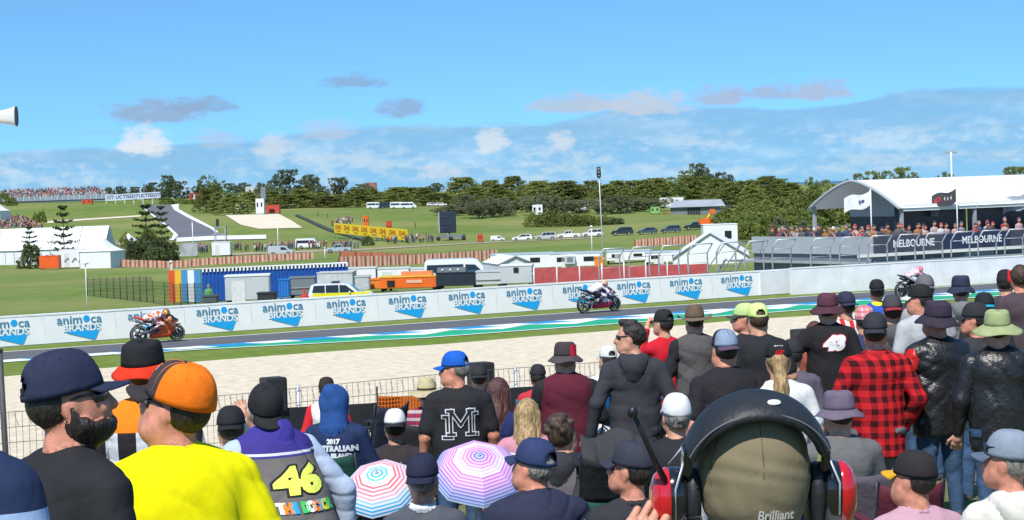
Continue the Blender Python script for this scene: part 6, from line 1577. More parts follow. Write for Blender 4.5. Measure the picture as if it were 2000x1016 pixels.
vehicle('suv', 1310, 440, -1, pb, 'dark grey-blue SUV near the end of the parked row', G, base=onroad(1310, 455), sc=.95)
vehicle('ute', 1358, 440, -1, pk, 'black pickup at the end of the parked row beside the white tent', G, base=onroad(1358, 449))
vehicle('minibus', 602, 440, 1, pw, 'white high-roof minibus with dark windows among the infield crowd', base=onroad(602, 486))
vehicle('van', 549, 430, 1, ps, 'silver panel van parked by the orange barrier', base=onroad(549, 499))
vehicle('ute', 661, 438, -1, paint('pale_blue', (.36, .42, .48)), 'pale blue-grey pickup parked behind the orange barrier', base=onroad(661, 494))
vehicle('van', 970, 440, 1, pw, 'small white box van beyond the big screen', base=onroad(972, 471), sc=.62)
vehicle('minibus', 8, 372, 1, pw, 'white bus with pink side parked by the long marquee', name='bus', sc=1.15, base=onroad(6, 516), lower=mat('pink_stripe', (.55, .16, .18), .5))
for x, c_ in ((732, pw), (757, pk), (778, pw), (798, pw)):
    vehicle('minibus', x, 720, 1, c_, {732: 'white coach half hidden under the cypress windbreak', 757: 'black coach under the cypress windbreak', 778: 'white coach beside the black one under the windbreak', 798: 'last white coach under the cypress windbreak'}[x], 'coaches under the windbreak', base=onroad(x, 408), sc=1.05, name='coach')
for x, lab in ((568, 'white estate car beyond the pale gravel trap'), (845, 'white car at the edge of the far shrubs'), (862, 'second white car at the edge of the far shrubs')):
    vehicle('hatch', x, 720, 1, pw, lab, 'far white cars', base=onroad(x, 403))
yv = paint('hi_vis_yellow', (.72, .66, .02))
e = vehicle('suv', 660, 150, 1, pw, 'white and yellow course car with roof bar behind the banner wall', sc=1.0, base=stand(668, 142), lower=yv, name='course_car'); e.location.z = P(668, 552, 142).z-1.74
MB().box((-.4, 0, 1.80), (.5, 1.3, .10)).build('light_bar', mat('bar_dark', (.05, .05, .055), .4), e)
# ================================================================== tents, containers, cabins and stands of the infield
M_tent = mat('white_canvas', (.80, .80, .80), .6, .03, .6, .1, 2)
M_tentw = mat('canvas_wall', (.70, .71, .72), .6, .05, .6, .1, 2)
M_steel = mat('painted_steel', (.34, .36, .38), .5, .1, 2)
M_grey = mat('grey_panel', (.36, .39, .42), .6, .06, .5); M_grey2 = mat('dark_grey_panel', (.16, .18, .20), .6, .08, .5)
def above(px, py, Y, z0): return P(px, py, Y).z-z0
# long marquee at the left
Ym = 385; b0, b1 = stand(-60, Ym), stand(206, Ym); zb = b1.z
Lm = b1.x-b0.x; he = above(206, 483, Ym, zb); hr = above(206, 441, Ym+5, zb); D = 11.0
e = empty('long_marquee', (b0.x, b0.y, zb)); tag(e, 'long white marquee with pitched roof behind the Norfolk pines', 'marquee')
nb = 5
for i in range(nb):
    xa, xb = Lm*i/nb+.06, Lm*(i+1)/nb-.06
    MB().grid([[(xa, -.3, he-.06), (xb, -.3, he-.06)], [(xa, D/2, hr), (xb, D/2, hr)], [(xa, D+.3, he-.06), (xb, D+.3, he-.06)]], smooth=False).build('roof_panel', M_tent, e)
    for j in range(3):
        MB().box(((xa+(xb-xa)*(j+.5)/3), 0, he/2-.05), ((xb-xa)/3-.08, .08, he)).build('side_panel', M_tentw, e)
for i in range(nb+1): MB().box((Lm*i/nb, -.06, he/2), (.14, .14, he)).build('post', M_steel, e)
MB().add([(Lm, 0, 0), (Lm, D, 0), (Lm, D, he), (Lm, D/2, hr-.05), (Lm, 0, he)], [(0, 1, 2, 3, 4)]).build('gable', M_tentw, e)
# peaked tent
def peak_tent(px0, px1, pyt, pye, Y, label, name='peaked_tent'):
    c_ = stand((px0+px1)/2, Y); w_ = (px1-px0)*Y/F_PX*.93
    e = empty(name, c_, R(-14)); tag(e, label, 'tent', 'white tents on the infield')
    h1 = above((px0+px1)/2, pyt, Y, c_.z); h0 = above((px0+px1)/2, pye, Y, c_.z)
    rows = []
    for t in np.linspace(0, 1, 9):
        r_ = w_/2*(1.05*(1-t)+.02); z = h0+(h1-h0)*t**1.7
        rows.append([(r_*sx, r_*sy, z) for sx, sy in ((-1, -1), (0, -1), (1, -1), (1, 0), (1, 1), (0, 1), (-1, 1), (-1, 0))])
    MB().grid(rows, cyc=True, smooth=False).build('roof', M_tent, e)
    for k, (dx, dy) in enumerate(((0, -1), (1, 0), (0, 1), (-1, 0))):
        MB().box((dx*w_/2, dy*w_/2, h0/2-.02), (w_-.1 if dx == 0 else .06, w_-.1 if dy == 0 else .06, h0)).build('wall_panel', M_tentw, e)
    for sx in (-1, 1):
        for sy in (-1, 1): MB().box((sx*w_/2, sy*w_/2, h0/2), (.12, .12, h0)).build('post', M_steel, e)
    return e
peak_tent(166, 236, 460, 490, 366, 'white peaked tent with a tall point beside the orange barrier')
peak_tent(236, 270, 456, 470, 410, 'small white tent roof half hidden by the thicket')
peak_tent(-30, 14, 388, 412, 700, 'white peaked tent below the crowded grandstand')
def crate(name, px0, px1, pyt, Y, dep, m, label, cat, group=None, rz=0.0, parts=(), roof=None, zmin=None, pyb=None):
    """box-bodied thing standing on the ground, width and top read at its distance"""
    pc = (px0+px1)/2; c_ = stand(pc, Y)
    if pyb is not None: c_.z = P(pc, pyb, Y).z
    w_ = (px1-px0)*Y/F_PX; h_ = max(.4, above(pc, pyt, Y, c_.z))
    e = empty(name, c_, R(rz)); tag(e, label, cat, group)
    MB().box((0, dep/2, h_/2+.12), (w_, dep, h_-.24)).build('body', m, e, bevel=.04)
    MB().box((0, dep/2, h_-.02), (w_+.08, dep+.08, .08)).build('roof', roof or m, e)
    for sx in (-1, 1):
        for y in (.25, dep-.25):
            if 'wheels' in parts: MB().lathe([(0, -.1), (.3, -.1), (.3, .1), (0, .1)], 16, 'X', (sx*(w_/2-.16), y+.2, .3)).build('wheel', M_tyre, e)
            else: MB().box((sx*(w_/2-.15), y, .06), (.2, .2, .14)).build('foot', M_black, e)
    if 'door' in parts: MB().box((-w_*.2, -.012, h_*.45), (.85, .03, h_*.72)).build('door', mat('door_white', (.6, .6, .6), .5), e)
    if 'window' in parts:
        for sx in (-.28, .22): MB().box((w_*sx, -.012, h_*.62), (min(.9, w_*.2), .03, h_*.28)).build('window', M_glass, e)
    if 'rail' in parts:
        MB().tube([(-w_/2, -.05, h_*.5), (w_/2, -.05, h_*.5)], .03, 6).build('rail', M_steel, e)
    if 'ribs' in parts:
        n = max(4, int(w_/.35))
        for i in range(n): MB().box((-w_/2+w_*(i+.5)/n, -.025, h_/2), (w_/n*.5, .05, h_*.86)).build('rib', m, e)
    return e, w_, h_
W = mat('cabin_white', (.72, .72, .73), .5, .04, .6)
LG = mat('cabin_grey', (.46, .48, .50), .5, .06, .8)
OR = mat('orange_body', (.72, .13, .015), .4, .08, 1.5)
# striped container: narrow end in colours, long blue side with ribs and a scalloped white roof edge
Yc = 158; A0 = stand(395, Yc); rzc = R(9)
e = empty('shipping_container', A0, rzc); tag(e, 'long blue shipping container with orange, yellow and white striped end', 'container')
Hc = above(395, 527, Yc, A0.z); Lc = 11.4; Wc = 2.44
cb = mat('container_blue', (.012, .075, .34), .45, .1, 1.2); cl_ = mat('container_light_blue', (.06, .25, .48), .5, .08, 1); cy = mat('container_yellow', (.72, .42, .03), .5, .08, 1); co = mat('container_orange', (.60, .085, .02), .5, .08, 1)
MB().box((Lc/2, 1.25, Hc/2), (Lc-.1, 2.40, Hc-.12)).build('body', cb, e)
for i in range(38): MB().box((.3+i*.295, .03, Hc/2), (.15, .07, Hc-.3)).build('rib', cb, e)
for i, m in enumerate((cl_, W, cl_, cy, co)):
    pa = i/5; q0 = Vector((-.03-.95*pa*2.6, .06+2.0*pa, 0)); q1 = Vector((-.03-.95*(pa+.2)*2.6, .06+2.0*(pa+.2), 0)); d_ = (q1-q0)
    MB().box(tuple((q0+q1)/2+Vector((0, 0, Hc/2))), (d_.length-.01, .07, Hc-.04), 0, math.atan2(d_.y, d_.x)).build('stripe_panel', m, e)
for i in range(40): MB().box((.14+i*.285, -.05, Hc-.06), (.14, .12, .26)).build('roof_flute', W if i % 2 == 0 or True else cl_, e)
MB().add([(-2.5, 2.2, Hc+.02), (0, -.12, Hc+.08), (Lc, -.12, Hc+.08), (Lc, 2.6, Hc+.08), (-2.4, 2.6, Hc+.02)], [(0, 1, 2, 3, 4)]).build('roof', M_tent, e)
crate('dark_bin', 396, 424, 578, 126, 1.2, mat('bin_dark', (.06, .075, .08), .6), 'dark green bin in front of the striped container', 'bin')
crate('horse_float', 441, 527, 538, 132, 2.2, LG, 'white and grey box trailer in front of the blue container', 'trailer', None, 4, ('wheels', 'door'), W)
crate('utility_box', 503, 537, 572, 122, 1.1, M_black, 'black covered quad-bike box beside the grey trailer', 'box', pyb=620)
crate('portable_toilet', 545, 566, 546, 140, 1.1, mat('toilet_blue', (.02, .16, .50), .5), 'bright blue portable toilet beside the blue container', 'toilet', None, 0, ('ribs',))
crate('equipment_trailer', 566, 616, 542, 146, 2.0, M_grey2, 'dark grey equipment trailer beside the blue toilet', 'trailer', None, 3, ('wheels', 'rail'))
crate('covered_trailer', 620, 690, 532, 156, 2.2, mat('tarp_grey', (.48, .49, .50), .6, .15, 3, .5, 8), 'trailer wrapped in pale grey tarpaulin behind the course car', 'trailer', None, -4, ('wheels',))
crate('tarp_stack', 694, 722, 540, 150, 1.4, mat('tarp_grey2', (.42, .46, .48), .6, .2, 4, .5, 8), 'pale folded tarpaulin stack beside the orange truck', 'tarpaulin')
# orange recovery trucks
e, w_, h_ = crate('recovery_truck', 742, 852, 540, 146, 2.2, OR, 'orange recovery truck with yellow top rail behind the banner wall', 'truck', None, -3, ('wheels',), mat('amber_rail', (.75, .42, .03), .5))
MB().box((-w_*.30, -.02, h_*.55), (.55, .05, h_*.42)).build('window', M_glass, e); MB().box((w_*.12, -.02, h_*.66), (1.1, .04, .22)).build('emblem', mat('pale_emblem', (.72, .40, .30), .5), e)
MB().box((w_*.15, 1.0, h_+.16), (2.2, 1.2, .30)).build('beacon_housing', mat('orange_light', (.72, .22, .08), .5), e)
e, w_, h_ = crate('canvas_truck', 716, 768, 545, 152, 2.0, mat('orange_canvas', (.75, .20, .02), .6, .12, 3, .5, 6), 'orange canvas-sided trailer beside the recovery truck', 'trailer', None, 4, ('wheels',))
crate('orange_container', 655, 722, 540, 168, 1.8, mat('red_orange', (.60, .10, .04), .5), 'red-orange skip behind the tarpaulin stack', 'skip')
e, w_, h_ = crate('transporter', 852, 932, 532, 142, 2.3, mat('navy_body', (.020, .026, .040), .35, .08, 2), 'dark navy transporter beside the orange truck', 'truck', None, -5, ('wheels',))
MB().box((-w_*.12, .6, h_+.15), (w_*.7, 1.0, .34)).build('roof_unit', M_grey2, e)
for i in range(3): MB().lathe([(0, .02), (.07, .02), (.07, -.02), (0, -.02)], 12, 'Y', (-w_*.34+i*.55, .08, h_+.18)).build('roof_lamp', mat('lamp_white', (.75, .75, .7), .3), e)
e = vehicle('minibus', 898, 158, 1, pw, 'white high-roof van behind the dark transporter', base=stand(898, 158), sc=1.0, name='van'); e.location.z = P(898, 505, 158).z-2.27
for x0, x1, lab in ((655, 735, 'white flat-roofed cabin behind the orange truck'), (738, 800, 'white cabin with pale roof beside the first, behind the orange truck'), (802, 858, 'narrow white cabin behind the dark transporter')):
    crate('site_cabin', x0, x1, 524, 172, 2.4, W, lab, 'cabin', 'cabins behind the orange truck', 0, ('door',), mat('pale_green_roof', (.52, .58, .56), .6))
crate('grey_skip_trailer', 930, 980, 530, 138, 2.2, LG, 'grey tipping trailer with diagonal brace beside the transporter', 'trailer', None, -4, ('wheels', 'rail'))
e, w_, h_ = crate('box_trailer', 978, 1040, 518, 136, 2.2, LG, 'tall grey box trailer with a small square window', 'trailer', None, -4, ('wheels',), W)
MB().box((0, -.02, h_*.78), (.34, .05, .34)).build('window', M_glass, e)
crate('small_trailer', 1042, 1096, 533, 134, 1.8, mat('trailer_pale', (.62, .62, .62), .5, .1, 2), 'low white trailer with grey end by the red fence', 'trailer', None, -4, ('wheels', 'rail'))
def ridge_tent(px0, px1, pyt, pye, Y, dep, label, rz=0.0, name='ridge_tent', gable_front=True):
    pc = (px0+px1)/2; c_ = stand(pc, Y); w_ = (px1-px0)*Y/F_PX; ht = above(pc, pyt, Y, c_.z); he = above(pc, pye, Y, c_.z)
    e = empty(name, c_, R(rz)); tag(e, label, 'tent', 'white tents on the infield')
    for sx in (-1, 1): MB().grid([[(sx*(w_/2+.1), -.1, he), (sx*(w_/2+.1), dep, he)], [(0, -.1, ht), (0, dep, ht)]], smooth=False).build('roof_panel', M_tent, e)
    for y in (0, dep-.05): MB().add([(-w_/2, y, 0), (w_/2, y, 0), (w_/2, y, he), (0, y, ht-.04), (-w_/2, y, he)], [(0, 1, 2, 3, 4)]).build('gable', M_tentw, e)
    for sx in (-1, 1): MB().box((sx*w_/2, dep/2, he/2), (.06, dep, he)).build('side_wall', M_tentw, e)
    MB().tube([(-w_/2-.05, -.12, he), (0, -.12, ht), (w_/2+.05, -.12, he)], .06, 6).build('frame', M_steel, e)
    return e
ridge_tent(976, 1040, 500, 515, 150, 6, 'white ridge tent behind the grey box trailer', 12)
ridge_tent(1315, 1462, 455, 503, 165, 16, 'large white ridge tent beside the grey terrace stairs', -6)
cabs = [(958, 1080, 496, 185, 'white cabin with blue-grey roof behind the box trailer'), (1075, 1180, 494, 178, 'white cabin with an air-conditioning unit above the red fence'), (1185, 1270, 490, 185, 'white cabin with two narrow windows above the red fence'), (1262, 1345, 492, 172, 'white pavilion with glass doors above the red fence')]
for x0, x1, py, Y, lab in cabs:
    e, w_, h_ = crate('site_cabin', x0, x1, py, Y, 3.0, W, lab, 'cabin', 'cabins in the red compound', -3, ('door', 'window'), mat('blue_grey_roof', (.40, .48, .54), .5))
    if 'air' in lab: MB().box((-.6, -.25, h_*.6), (.9, .5, .7)).build('air_conditioner', LG, e); MB().box((-.6, -.51, h_*.62), (.5, .03, .4)).build('grille', M_grey2, e)
# red mesh fence of the compound
rf = empty('red_fence', stand(1040, 150), math.atan2(8, 40)); tag(rf, 'red mesh fence round the white cabins behind the banner wall', 'fence')
M_red = mat('red_mesh', (.56, .10, .105), .7, .15, 2)
fa = P(1042, 528, 130); fb = P(1385, 519, 137); rf.location = (fa.x, fa.y, fa.z); dF = fb-fa; rf.rotation_euler.z = math.atan2(dF.y, dF.x); Lf = math.hypot(dF.x, dF.y)
for i in range(8):
    MB().box((Lf*(i+.5)/8, 0, -.62+dF.z*(i+.5)/8), (Lf/8-.06, .04, 1.5)).build('mesh_panel', M_red, rf)
    MB().tube([(Lf*i/8, -.04, -1.5), (Lf*i/8, -.04, .2)], .04, 6).build('post', W, rf)
e, w_, h_ = crate('portable_toilet', 1163, 1180, 502, 150, 1.1, mat('toilet_orange', (.78, .24, .01), .5), 'orange portable toilet standing above the red fence', 'toilet', None, 0, ('ribs',))
# caravan beyond the ridge tent
crate('caravan', 1375, 1442, 438, 230, 3, W, 'white caravan with a dark window behind the ridge tent', 'caravan', None, 0, ('window', 'wheels'))
# barriers of orange-red mesh with white stripes
M_bar1 = mat('barrier_orange', (.60, .19, .11), .7, .2, 1.5); M_bar2 = mat('barrier_pale', (.70, .50, .40), .7, .15, 1.5)
def barrier(pts, Y0, Y1, hgt, label, n, stripes=True):
    e = empty('barrier_mesh', stand(pts[0][0], Y0)); tag(e, label, 'barrier', 'orange mesh barriers on the infield')
    P0 = e.location
    prev = None; k = 0
    L = [(pts[0][0]+(pts[-1][0]-pts[0][0])*i/n, i/n) for i in range(n+1)]
    ends = [gnd(p[0], p[1], 150) for p in pts]; cum = [0]
    Ya = min(q_.y for q_ in ends)
    ends = [P(p[0], p[1], Ya+(p[0]-pts[0][0])*.05) for p in pts]
    for a, b in zip(ends, ends[1:]): cum.append(cum[-1]+(b-a).length)
    pos = []
    for i in range(n+1):
        d_ = cum[-1]*i/n; k = max(j for j in range(len(cum)-1) if cum[j] <= d_+1e-6) if i < n else len(cum)-2
        pos.append(ends[k].lerp(ends[k+1], (d_-cum[k])/(cum[k+1]-cum[k]))-P0)
    for i in range(n):
        a, b = pos[i], pos[i+1]
        MB().add([a, b, b+Vector((0, 0, hgt)), a+Vector((0, 0, hgt))], [(0, 1, 2, 3)]).build('stripe' if stripes else 'mesh_panel', M_bar1 if (i % 2 == 0 or not stripes) else M_bar2, e)
        if i % 4 == 0: MB().tube([a+Vector((0, -.05, 0)), a+Vector((0, -.05, hgt+.1))], .05, 5).build('stake', M_bark, e)
    return e
barrier([(236, 521), (335, 524), (400, 518), (612, 506)], 360, 400, 1.15, 'striped orange barrier running behind the blue container', 90)
barrier([(662, 522), (800, 518), (972, 507)], 330, 380, 1.25, 'striped orange barrier running behind the dark transporter', 76)
barrier([(664, 502), (760, 506), (860, 510)], 380, 380, .8, 'plain orange mesh barrier above the striped one', 26, False)
barrier([(1240, 484), (1360, 474)], 300, 330, 1.2, 'short striped orange barrier beyond the debris fence', 40)
# black mesh pen on the grass at the left
bp = empty('black_mesh_pen', gnd(170, 585, 100)); tag(bp, 'black mesh fence pen on the grass in front of the marquee', 'fence')
M_pen = mat('pen_mesh', (.035, .050, .040), .8, .2, 4)
pp = [(171, 578, 545), (300, 592, 550), (322, 597, 553), (340, 596, 556), (395, 598, 560)]
prev = None
for (xa, ya, ta), (xb, yb, tb_) in zip(pp, pp[1:]):
    n = max(1, int((xb-xa)/12))
    for i in range(n):
        qa = gnd(xa+(xb-xa)*i/n, ya+(yb-ya)*i/n, 92); qb = gnd(xa+(xb-xa)*(i+1)/n, ya+(yb-ya)*(i+1)/n, 92)
        h1 = .034*0+above(xa, ta, qa.y, qa.z); a, b = qa-bp.location, qb-bp.location
        mb = MB()
        for j in range(9): mb.tube([a.lerp(b, j/9), a.lerp(b, j/9)+Vector((0, 0, h1))], .012, 3, caps=False)
        for j in range(7): mb.tube([a+Vector((0, 0, h1*j/6)), b+Vector((0, 0, h1*j/6))], .012, 3, caps=False)
        mb.build('mesh_panel', M_pen, bp)
        MB().tube([a, a+Vector((0, 0, h1+.1))], .035, 6).build('post', M_black, bp)
# ---------------------------------------------------------------- terrace, big marquee, flags
TA0 = P(1705, 463, 103); ZT = TA0.z; corner = Vector((TA0.x, TA0.y, 0)); zg = -1.6
te = empty('viewing_terrace', (corner.x, corner.y, zg), ANG); tag(te, 'grey viewing terrace with navy banners facing the straight', 'terrace')
HT = ZT-zg
# local x along the straight, y across it away from the crowd
for i in range(7): MB().box((-.02, 1.45*(i+.5), HT-.45), (.08, 1.45-.02, .90)).build('parapet_panel', M_grey, te)
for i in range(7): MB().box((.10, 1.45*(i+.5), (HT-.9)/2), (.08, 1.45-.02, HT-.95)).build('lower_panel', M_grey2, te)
M_nbanner = mat('navy_banner', (.022, .030, .085), .6, .08, 1, .15, 3); M_nb2 = mat('navy_banner_grey', (.055, .062, .095), .6, .08, 1, .15, 3)
V, Fc = text_mesh('MELBOURNE', .52, .012)
for i in range(9):
    MB().box((4.6*i+2.3, -.03, HT-.42), (4.56, .06, .78)).build('banner', M_nb2 if i % 2 == 0 else M_nbanner, te)
    if i < 6: MB().add([(v[0]*.92+4.6*i+2.6, -.075, HT-.42+v[1]) for v in V], Fc).build('lettering', M_lwhite, te)
MB().box((20, -.02, HT-.93), (42, .14, .16)).build('white_beam', W, te)
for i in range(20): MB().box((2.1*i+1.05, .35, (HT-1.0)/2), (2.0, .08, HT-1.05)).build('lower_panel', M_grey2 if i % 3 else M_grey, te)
MB().box((20, 6.0, HT-1.34), (40.5, 12, .12)).build('deck', M_steel, te)
st_ = empty('metal_stairs', corner+TN*9.6-TD*1.6, ANG); st_.location.z = zg; tag(st_, 'steel stairs climbing to the grey terrace', 'stairs')
for i in range(9): MB().box((-1.9+.24*i, .2, .25+.27*i), (.28, 1.5, .05)).build('tread', M_grey2, st_)
for y in (-.55, .95):
    MB().tube([(-2.0, y, .1), (.1, y, 2.5)], .05, 6).build('stringer', M_grey2, st_); MB().tube([(-2.0, y, 1.1), (.1, y, 3.4), (1.6, y, 3.4)], .03, 6).build('handrail', M_grey2, st_)
# big arched marquee on the terrace
zf = ZT-1.05
A0 = P(1760, 402, 106); big_ = empty('arched_marquee', (A0.x, A0.y, zf), ANG); tag(big_, 'large white arched marquee with dark interior standing on the terrace', 'marquee')
he = A0.z-zf; hr = P(1665, 352.5, 109.5).z-zf; Wd = 7.2; Lb = 30.0
def arch(u): return he+(hr-he)*(1-abs(2*u-1)**1.5)
nb = 6
for i in range(nb):
    xa, xb = Lb*i/nb+.02, Lb*(i+1)/nb-.02
    MB().grid([[(xa-(.25 if i == 0 else 0), Wd*u, arch(u)) for u in np.linspace(-.03, 1.03, 15)], [(xb, Wd*u, arch(u)) for u in np.linspace(-.03, 1.03, 15)]]).build('roof_panel', M_tent, big_)
    MB().box(((xa+xb)/2, -.12, he-.12), (xb-xa, .06, .34)).build('valance', M_tent, big_)
    MB().box(((xa+xb)/2, .6, 1.0), (xb-xa-.1, .05, he+.8)).build('interior_shade', mat('interior_shade_paint', (.030, .036, .055), .35, .2, 1.5), big_)  # near-black sheets painted in for the shade inside the marquee
for i in range(nb+1):
    MB().box((Lb*i/nb, 0, he/2), (.16, .16, he)).build('post', M_steel, big_); MB().box((Lb*i/nb, Wd, he/2), (.16, .16, he)).build('post', M_steel, big_)
MB().tube([(-.28, Wd*u, arch(u)-.03) for u in np.linspace(-.03, 1.03, 21)], .09, 6).build('arch_frame', M_grey, big_)
MB().add([(2.5, Wd*u, arch(u)-.08) for u in np.linspace(0, 1, 15)]+[(2.5, Wd, 1.9), (2.5, 0, 1.9)], [tuple(range(17))]).build('gable_wall', mat('gable_shade_grey', (.28, .31, .35), .6), big_)  # white gable coloured grey for the shade under the roof
MB().box((2.5, Wd*.62, 1.5), (.06, Wd*.75, .8)).build('gable_shade', mat('gable_shade_paint', (.03, .035, .045), .3), big_)  # dark panel painted as the shade within the open gable
MB().box((2.45, Wd/2, .6), (.06, Wd, 1.0)).build('gable_base', M_grey, big_)
M_pole = mat('pole_white', (.70, .70, .70), .4)
def flag(px, pyt, Y, m, label, ww=1.5, hh=.85, marks=None, zbase=None):
    t = P(px, pyt, Y); zb = zf if zbase is None else zbase
    e = empty('flag', (t.x, t.y, zb)); tag(e, label, 'flag', 'flags along the terrace'); H = t.z-zb
    MB().tube([(0, 0, 0), (0, 0, H)], .035, 8).build('pole', M_pole, e)
    rows = [[(-ww*u, .10*math.sin(u*7+v), H-.06-hh*v-.42*u-.10*math.sin(u*6)) for u in np.linspace(0, 1, 14)] for v in np.linspace(0, 1, 6)]
    f = MB().grid(rows).build('cloth', m, e, fix=False)
    def on(u, v): return (-ww*u, .10*math.sin(u*7+v)-.03, H-.06-hh*v-.42*u-.10*math.sin(u*6))
    def mark(cu, cv, ru, rv, m_, n=14): MB().add([on(cu+ru*math.cos(a), cv+rv*math.sin(a)) for a in np.linspace(0, 2*math.pi, n, endpoint=False)], [tuple(range(n))]).build('mark', m_, f)
    if marks == 'emblem': mark(.30, .45, .07, .10, mat('flag_mark', (.06, .08, .20), .7)); mark(.42, .50, .04, .16, mat('flag_mark', (.06, .08, .20), .7))
    if marks == 'streaks':
        mark(.78, .52, .12, .20, mat('flag_red', (.55, .04, .06), .7)); mark(.78, .52, .06, .10, m)
        for cu in (.22, .36, .50): mark(cu, .45, .045, .20, mat('flag_pale', (.66, .62, .63), .7), 3)
    return e
flag(1700, 369, 104.5, mat('flag_white', (.72, .73, .76), .7), 'white flag with small dark emblem in front of the arched marquee', 1.35, .75, 'emblem')
flag(1868, 365, 107, mat('flag_dark', (.06, .055, .06), .7), 'dark flag with red and white lettering in front of the marquee roof', 1.3, .70, 'streaks')
flag(2006, 372, 110, mat('flag_grey', (.30, .34, .40), .7), 'pale grey flag at the edge of the marquee roof', 1.3, .8)
# light mast and loudspeaker mast
b = stand(1862, 200); e = empty('light_mast', b); tag(e, 'tall light mast with two floodlights rising above the marquee roof', 'light mast'); H = above(1861, 297, 200, b.z)
MB().tube([(0, 0, 0), (0, 0, H)], [.12, .07], 8).build('pole', M_pole, e)
for sx in (-1, 1): MB().box((sx*.34, 0, H), (.46, .4, .22)).build('floodlight', M_grey, e, bevel=.05)
MB().tube([(-.4, 0, H-.08), (.4, 0, H-.08)], .04, 6).build('cross_arm', M_pole, e)
b = stand(1180, 150); e = empty('loudspeaker_mast', b); tag(e, 'slim mast with dark loudspeaker column standing in front of the windbreak', 'mast'); H = above(1170, 326, 150, b.z)
tl = P(1169, 326, 150)-b
MB().tube([(0, 0, 0), (tl.x*.5, 0, H*.5), (tl.x, 0, H-.1)], [.055, .045, .035], 8).build('pole', M_galv, e)
MB().lathe([(0, -.8), (.13, -.8), (.17, -.55), (.14, 0), (.0, .02)], 12, 'Z', (tl.x, 0, H)).build('loudspeaker_column', mat('speaker_dark', (.03, .035, .04), .5), e)
for i in range(3): MB().box((tl.x, -.13, H-.65+.25*i), (.14, .06, .05)).build('louvre', M_grey, e)
for px, pyt, Y, lab in ((1157, 443, 200, 'slim white lamp post with round head in front of the white SUV'), (337, 512, 165, 'slim lamp post with white head at the end of the blue container'), (635, 484, 330, 'slim white post with round head behind the striped barrier'), (171, 515, 110, 'thin white pole at the corner of the black mesh pen'), (378, 434, 420, 'slim lamp post standing before the far track'), (544, 430, 420, 'thin white flagpole in front of the pale gravel patch')):
    b = stand(px, Y); e = empty('lamp_post', b); tag(e, lab, 'post', 'thin posts on the infield'); H = above(px, pyt, Y, b.z)
    MB().tube([(0, 0, 0), (0, 0, H)], .035*Y/150, 6).build('pole', M_pole, e)
    MB().lathe([(0, .14), (.14, .08), (.18, 0), (0, -.05)], 12, 'Z', (0, 0, H)).build('head', W, e)

# ================================================================== far things of the circuit
# yellow sponsor banner in panels
ya, yb_ = gnd(653, 456, 300), gnd(796, 471, 300)
yb_ = yb_ if (yb_-ya).length < 200 else ya+Vector((16, -20, 0))
pa = P(653, 455, 500); pb_ = P(796, 470, 455); 
e = empty('yellow_banner', pa); dB = pb_-pa; Lb2 = math.hypot(dB.x, dB.y); e.rotation_euler.z = math.atan2(dB.y, dB.x); tag(e, 'long yellow sponsor banner with red lettering at the infield bend', 'banner')
M_yel = mat('banner_yellow', (.78, .56, .01), .6, .03); M_bred = mat('banner_red', (.55, .06, .02), .6)
V, Fc = text_mesh('DHL', 1.5, .02, shear=.2); V2, F2 = text_mesh('EXPRESS', .55, .01)
hb = 2.45
for i in range(8):
    x0, z0 = Lb2*(i+.5)/8, dB.z*(i+.5)/8; sh = dB.z/Lb2
    pn = MB().add([(x0-Lb2/16+.04, 0, z0-Lb2/16*sh), (x0+Lb2/16-.04, 0, z0+Lb2/16*sh), (x0+Lb2/16-.04, 0, z0+Lb2/16*sh+hb), (x0-Lb2/16+.04, 0, z0-Lb2/16*sh+hb)], [(0, 1, 2, 3)]).build('banner_panel', M_yel, e)
    md = pn.modifiers.new('t', 'SOLIDIFY'); md.thickness = .06
    MB().add([(v[0]*1.5+x0, -.07, z0+hb*.60+v[1]+v[0]*sh) for v in V], Fc).build('lettering', M_bred, pn)
    MB().add([(v[0]*1.2+x0+.3, -.07, z0+hb*.20+v[1]+v[0]*sh) for v in V2], F2).build('lettering', M_bred, pn)
    MB().tube([(x0-Lb2/16, .2, z0-3), (x0-Lb2/16, .2, z0+hb)], .08, 6).build('post', M_grey2, e)
# watch-maker's sign across the hilltop
b = P(206, 397, 860); e = empty('hilltop_sign', b); tag(e, 'long pale sign with repeated dark lettering on the hilltop', 'sign')
sc_ = 860/F_PX; Ls = 108*sc_
for i in range(6):
    MB().box((Ls*(i+.5)/6, 0, 2.2+i*.10), (Ls/6-.05, .3, 2.6)).build('sign_panel', mat('sign_pale', (.50, .55, .64), .6), e)
    MB().box((Ls*i/6+.3, .1, .0), (.25, .25, 2.6)).build('post', W, e)
for i, s_ in enumerate(('OT', 'UC', 'TISSOT', 'UC', 'TISSOT')):
    V, Fc = text_mesh(s_, 2.0, .05); xx = (10, 27, 50, 72, 93)[i]*sc_
    MB().add([(v[0]*1.0+xx, -.2, 2.2+xx/Ls*.55+v[1]) for v in V], Fc).build('lettering', mat('sign_navy', (.03, .05, .16), .6), e)
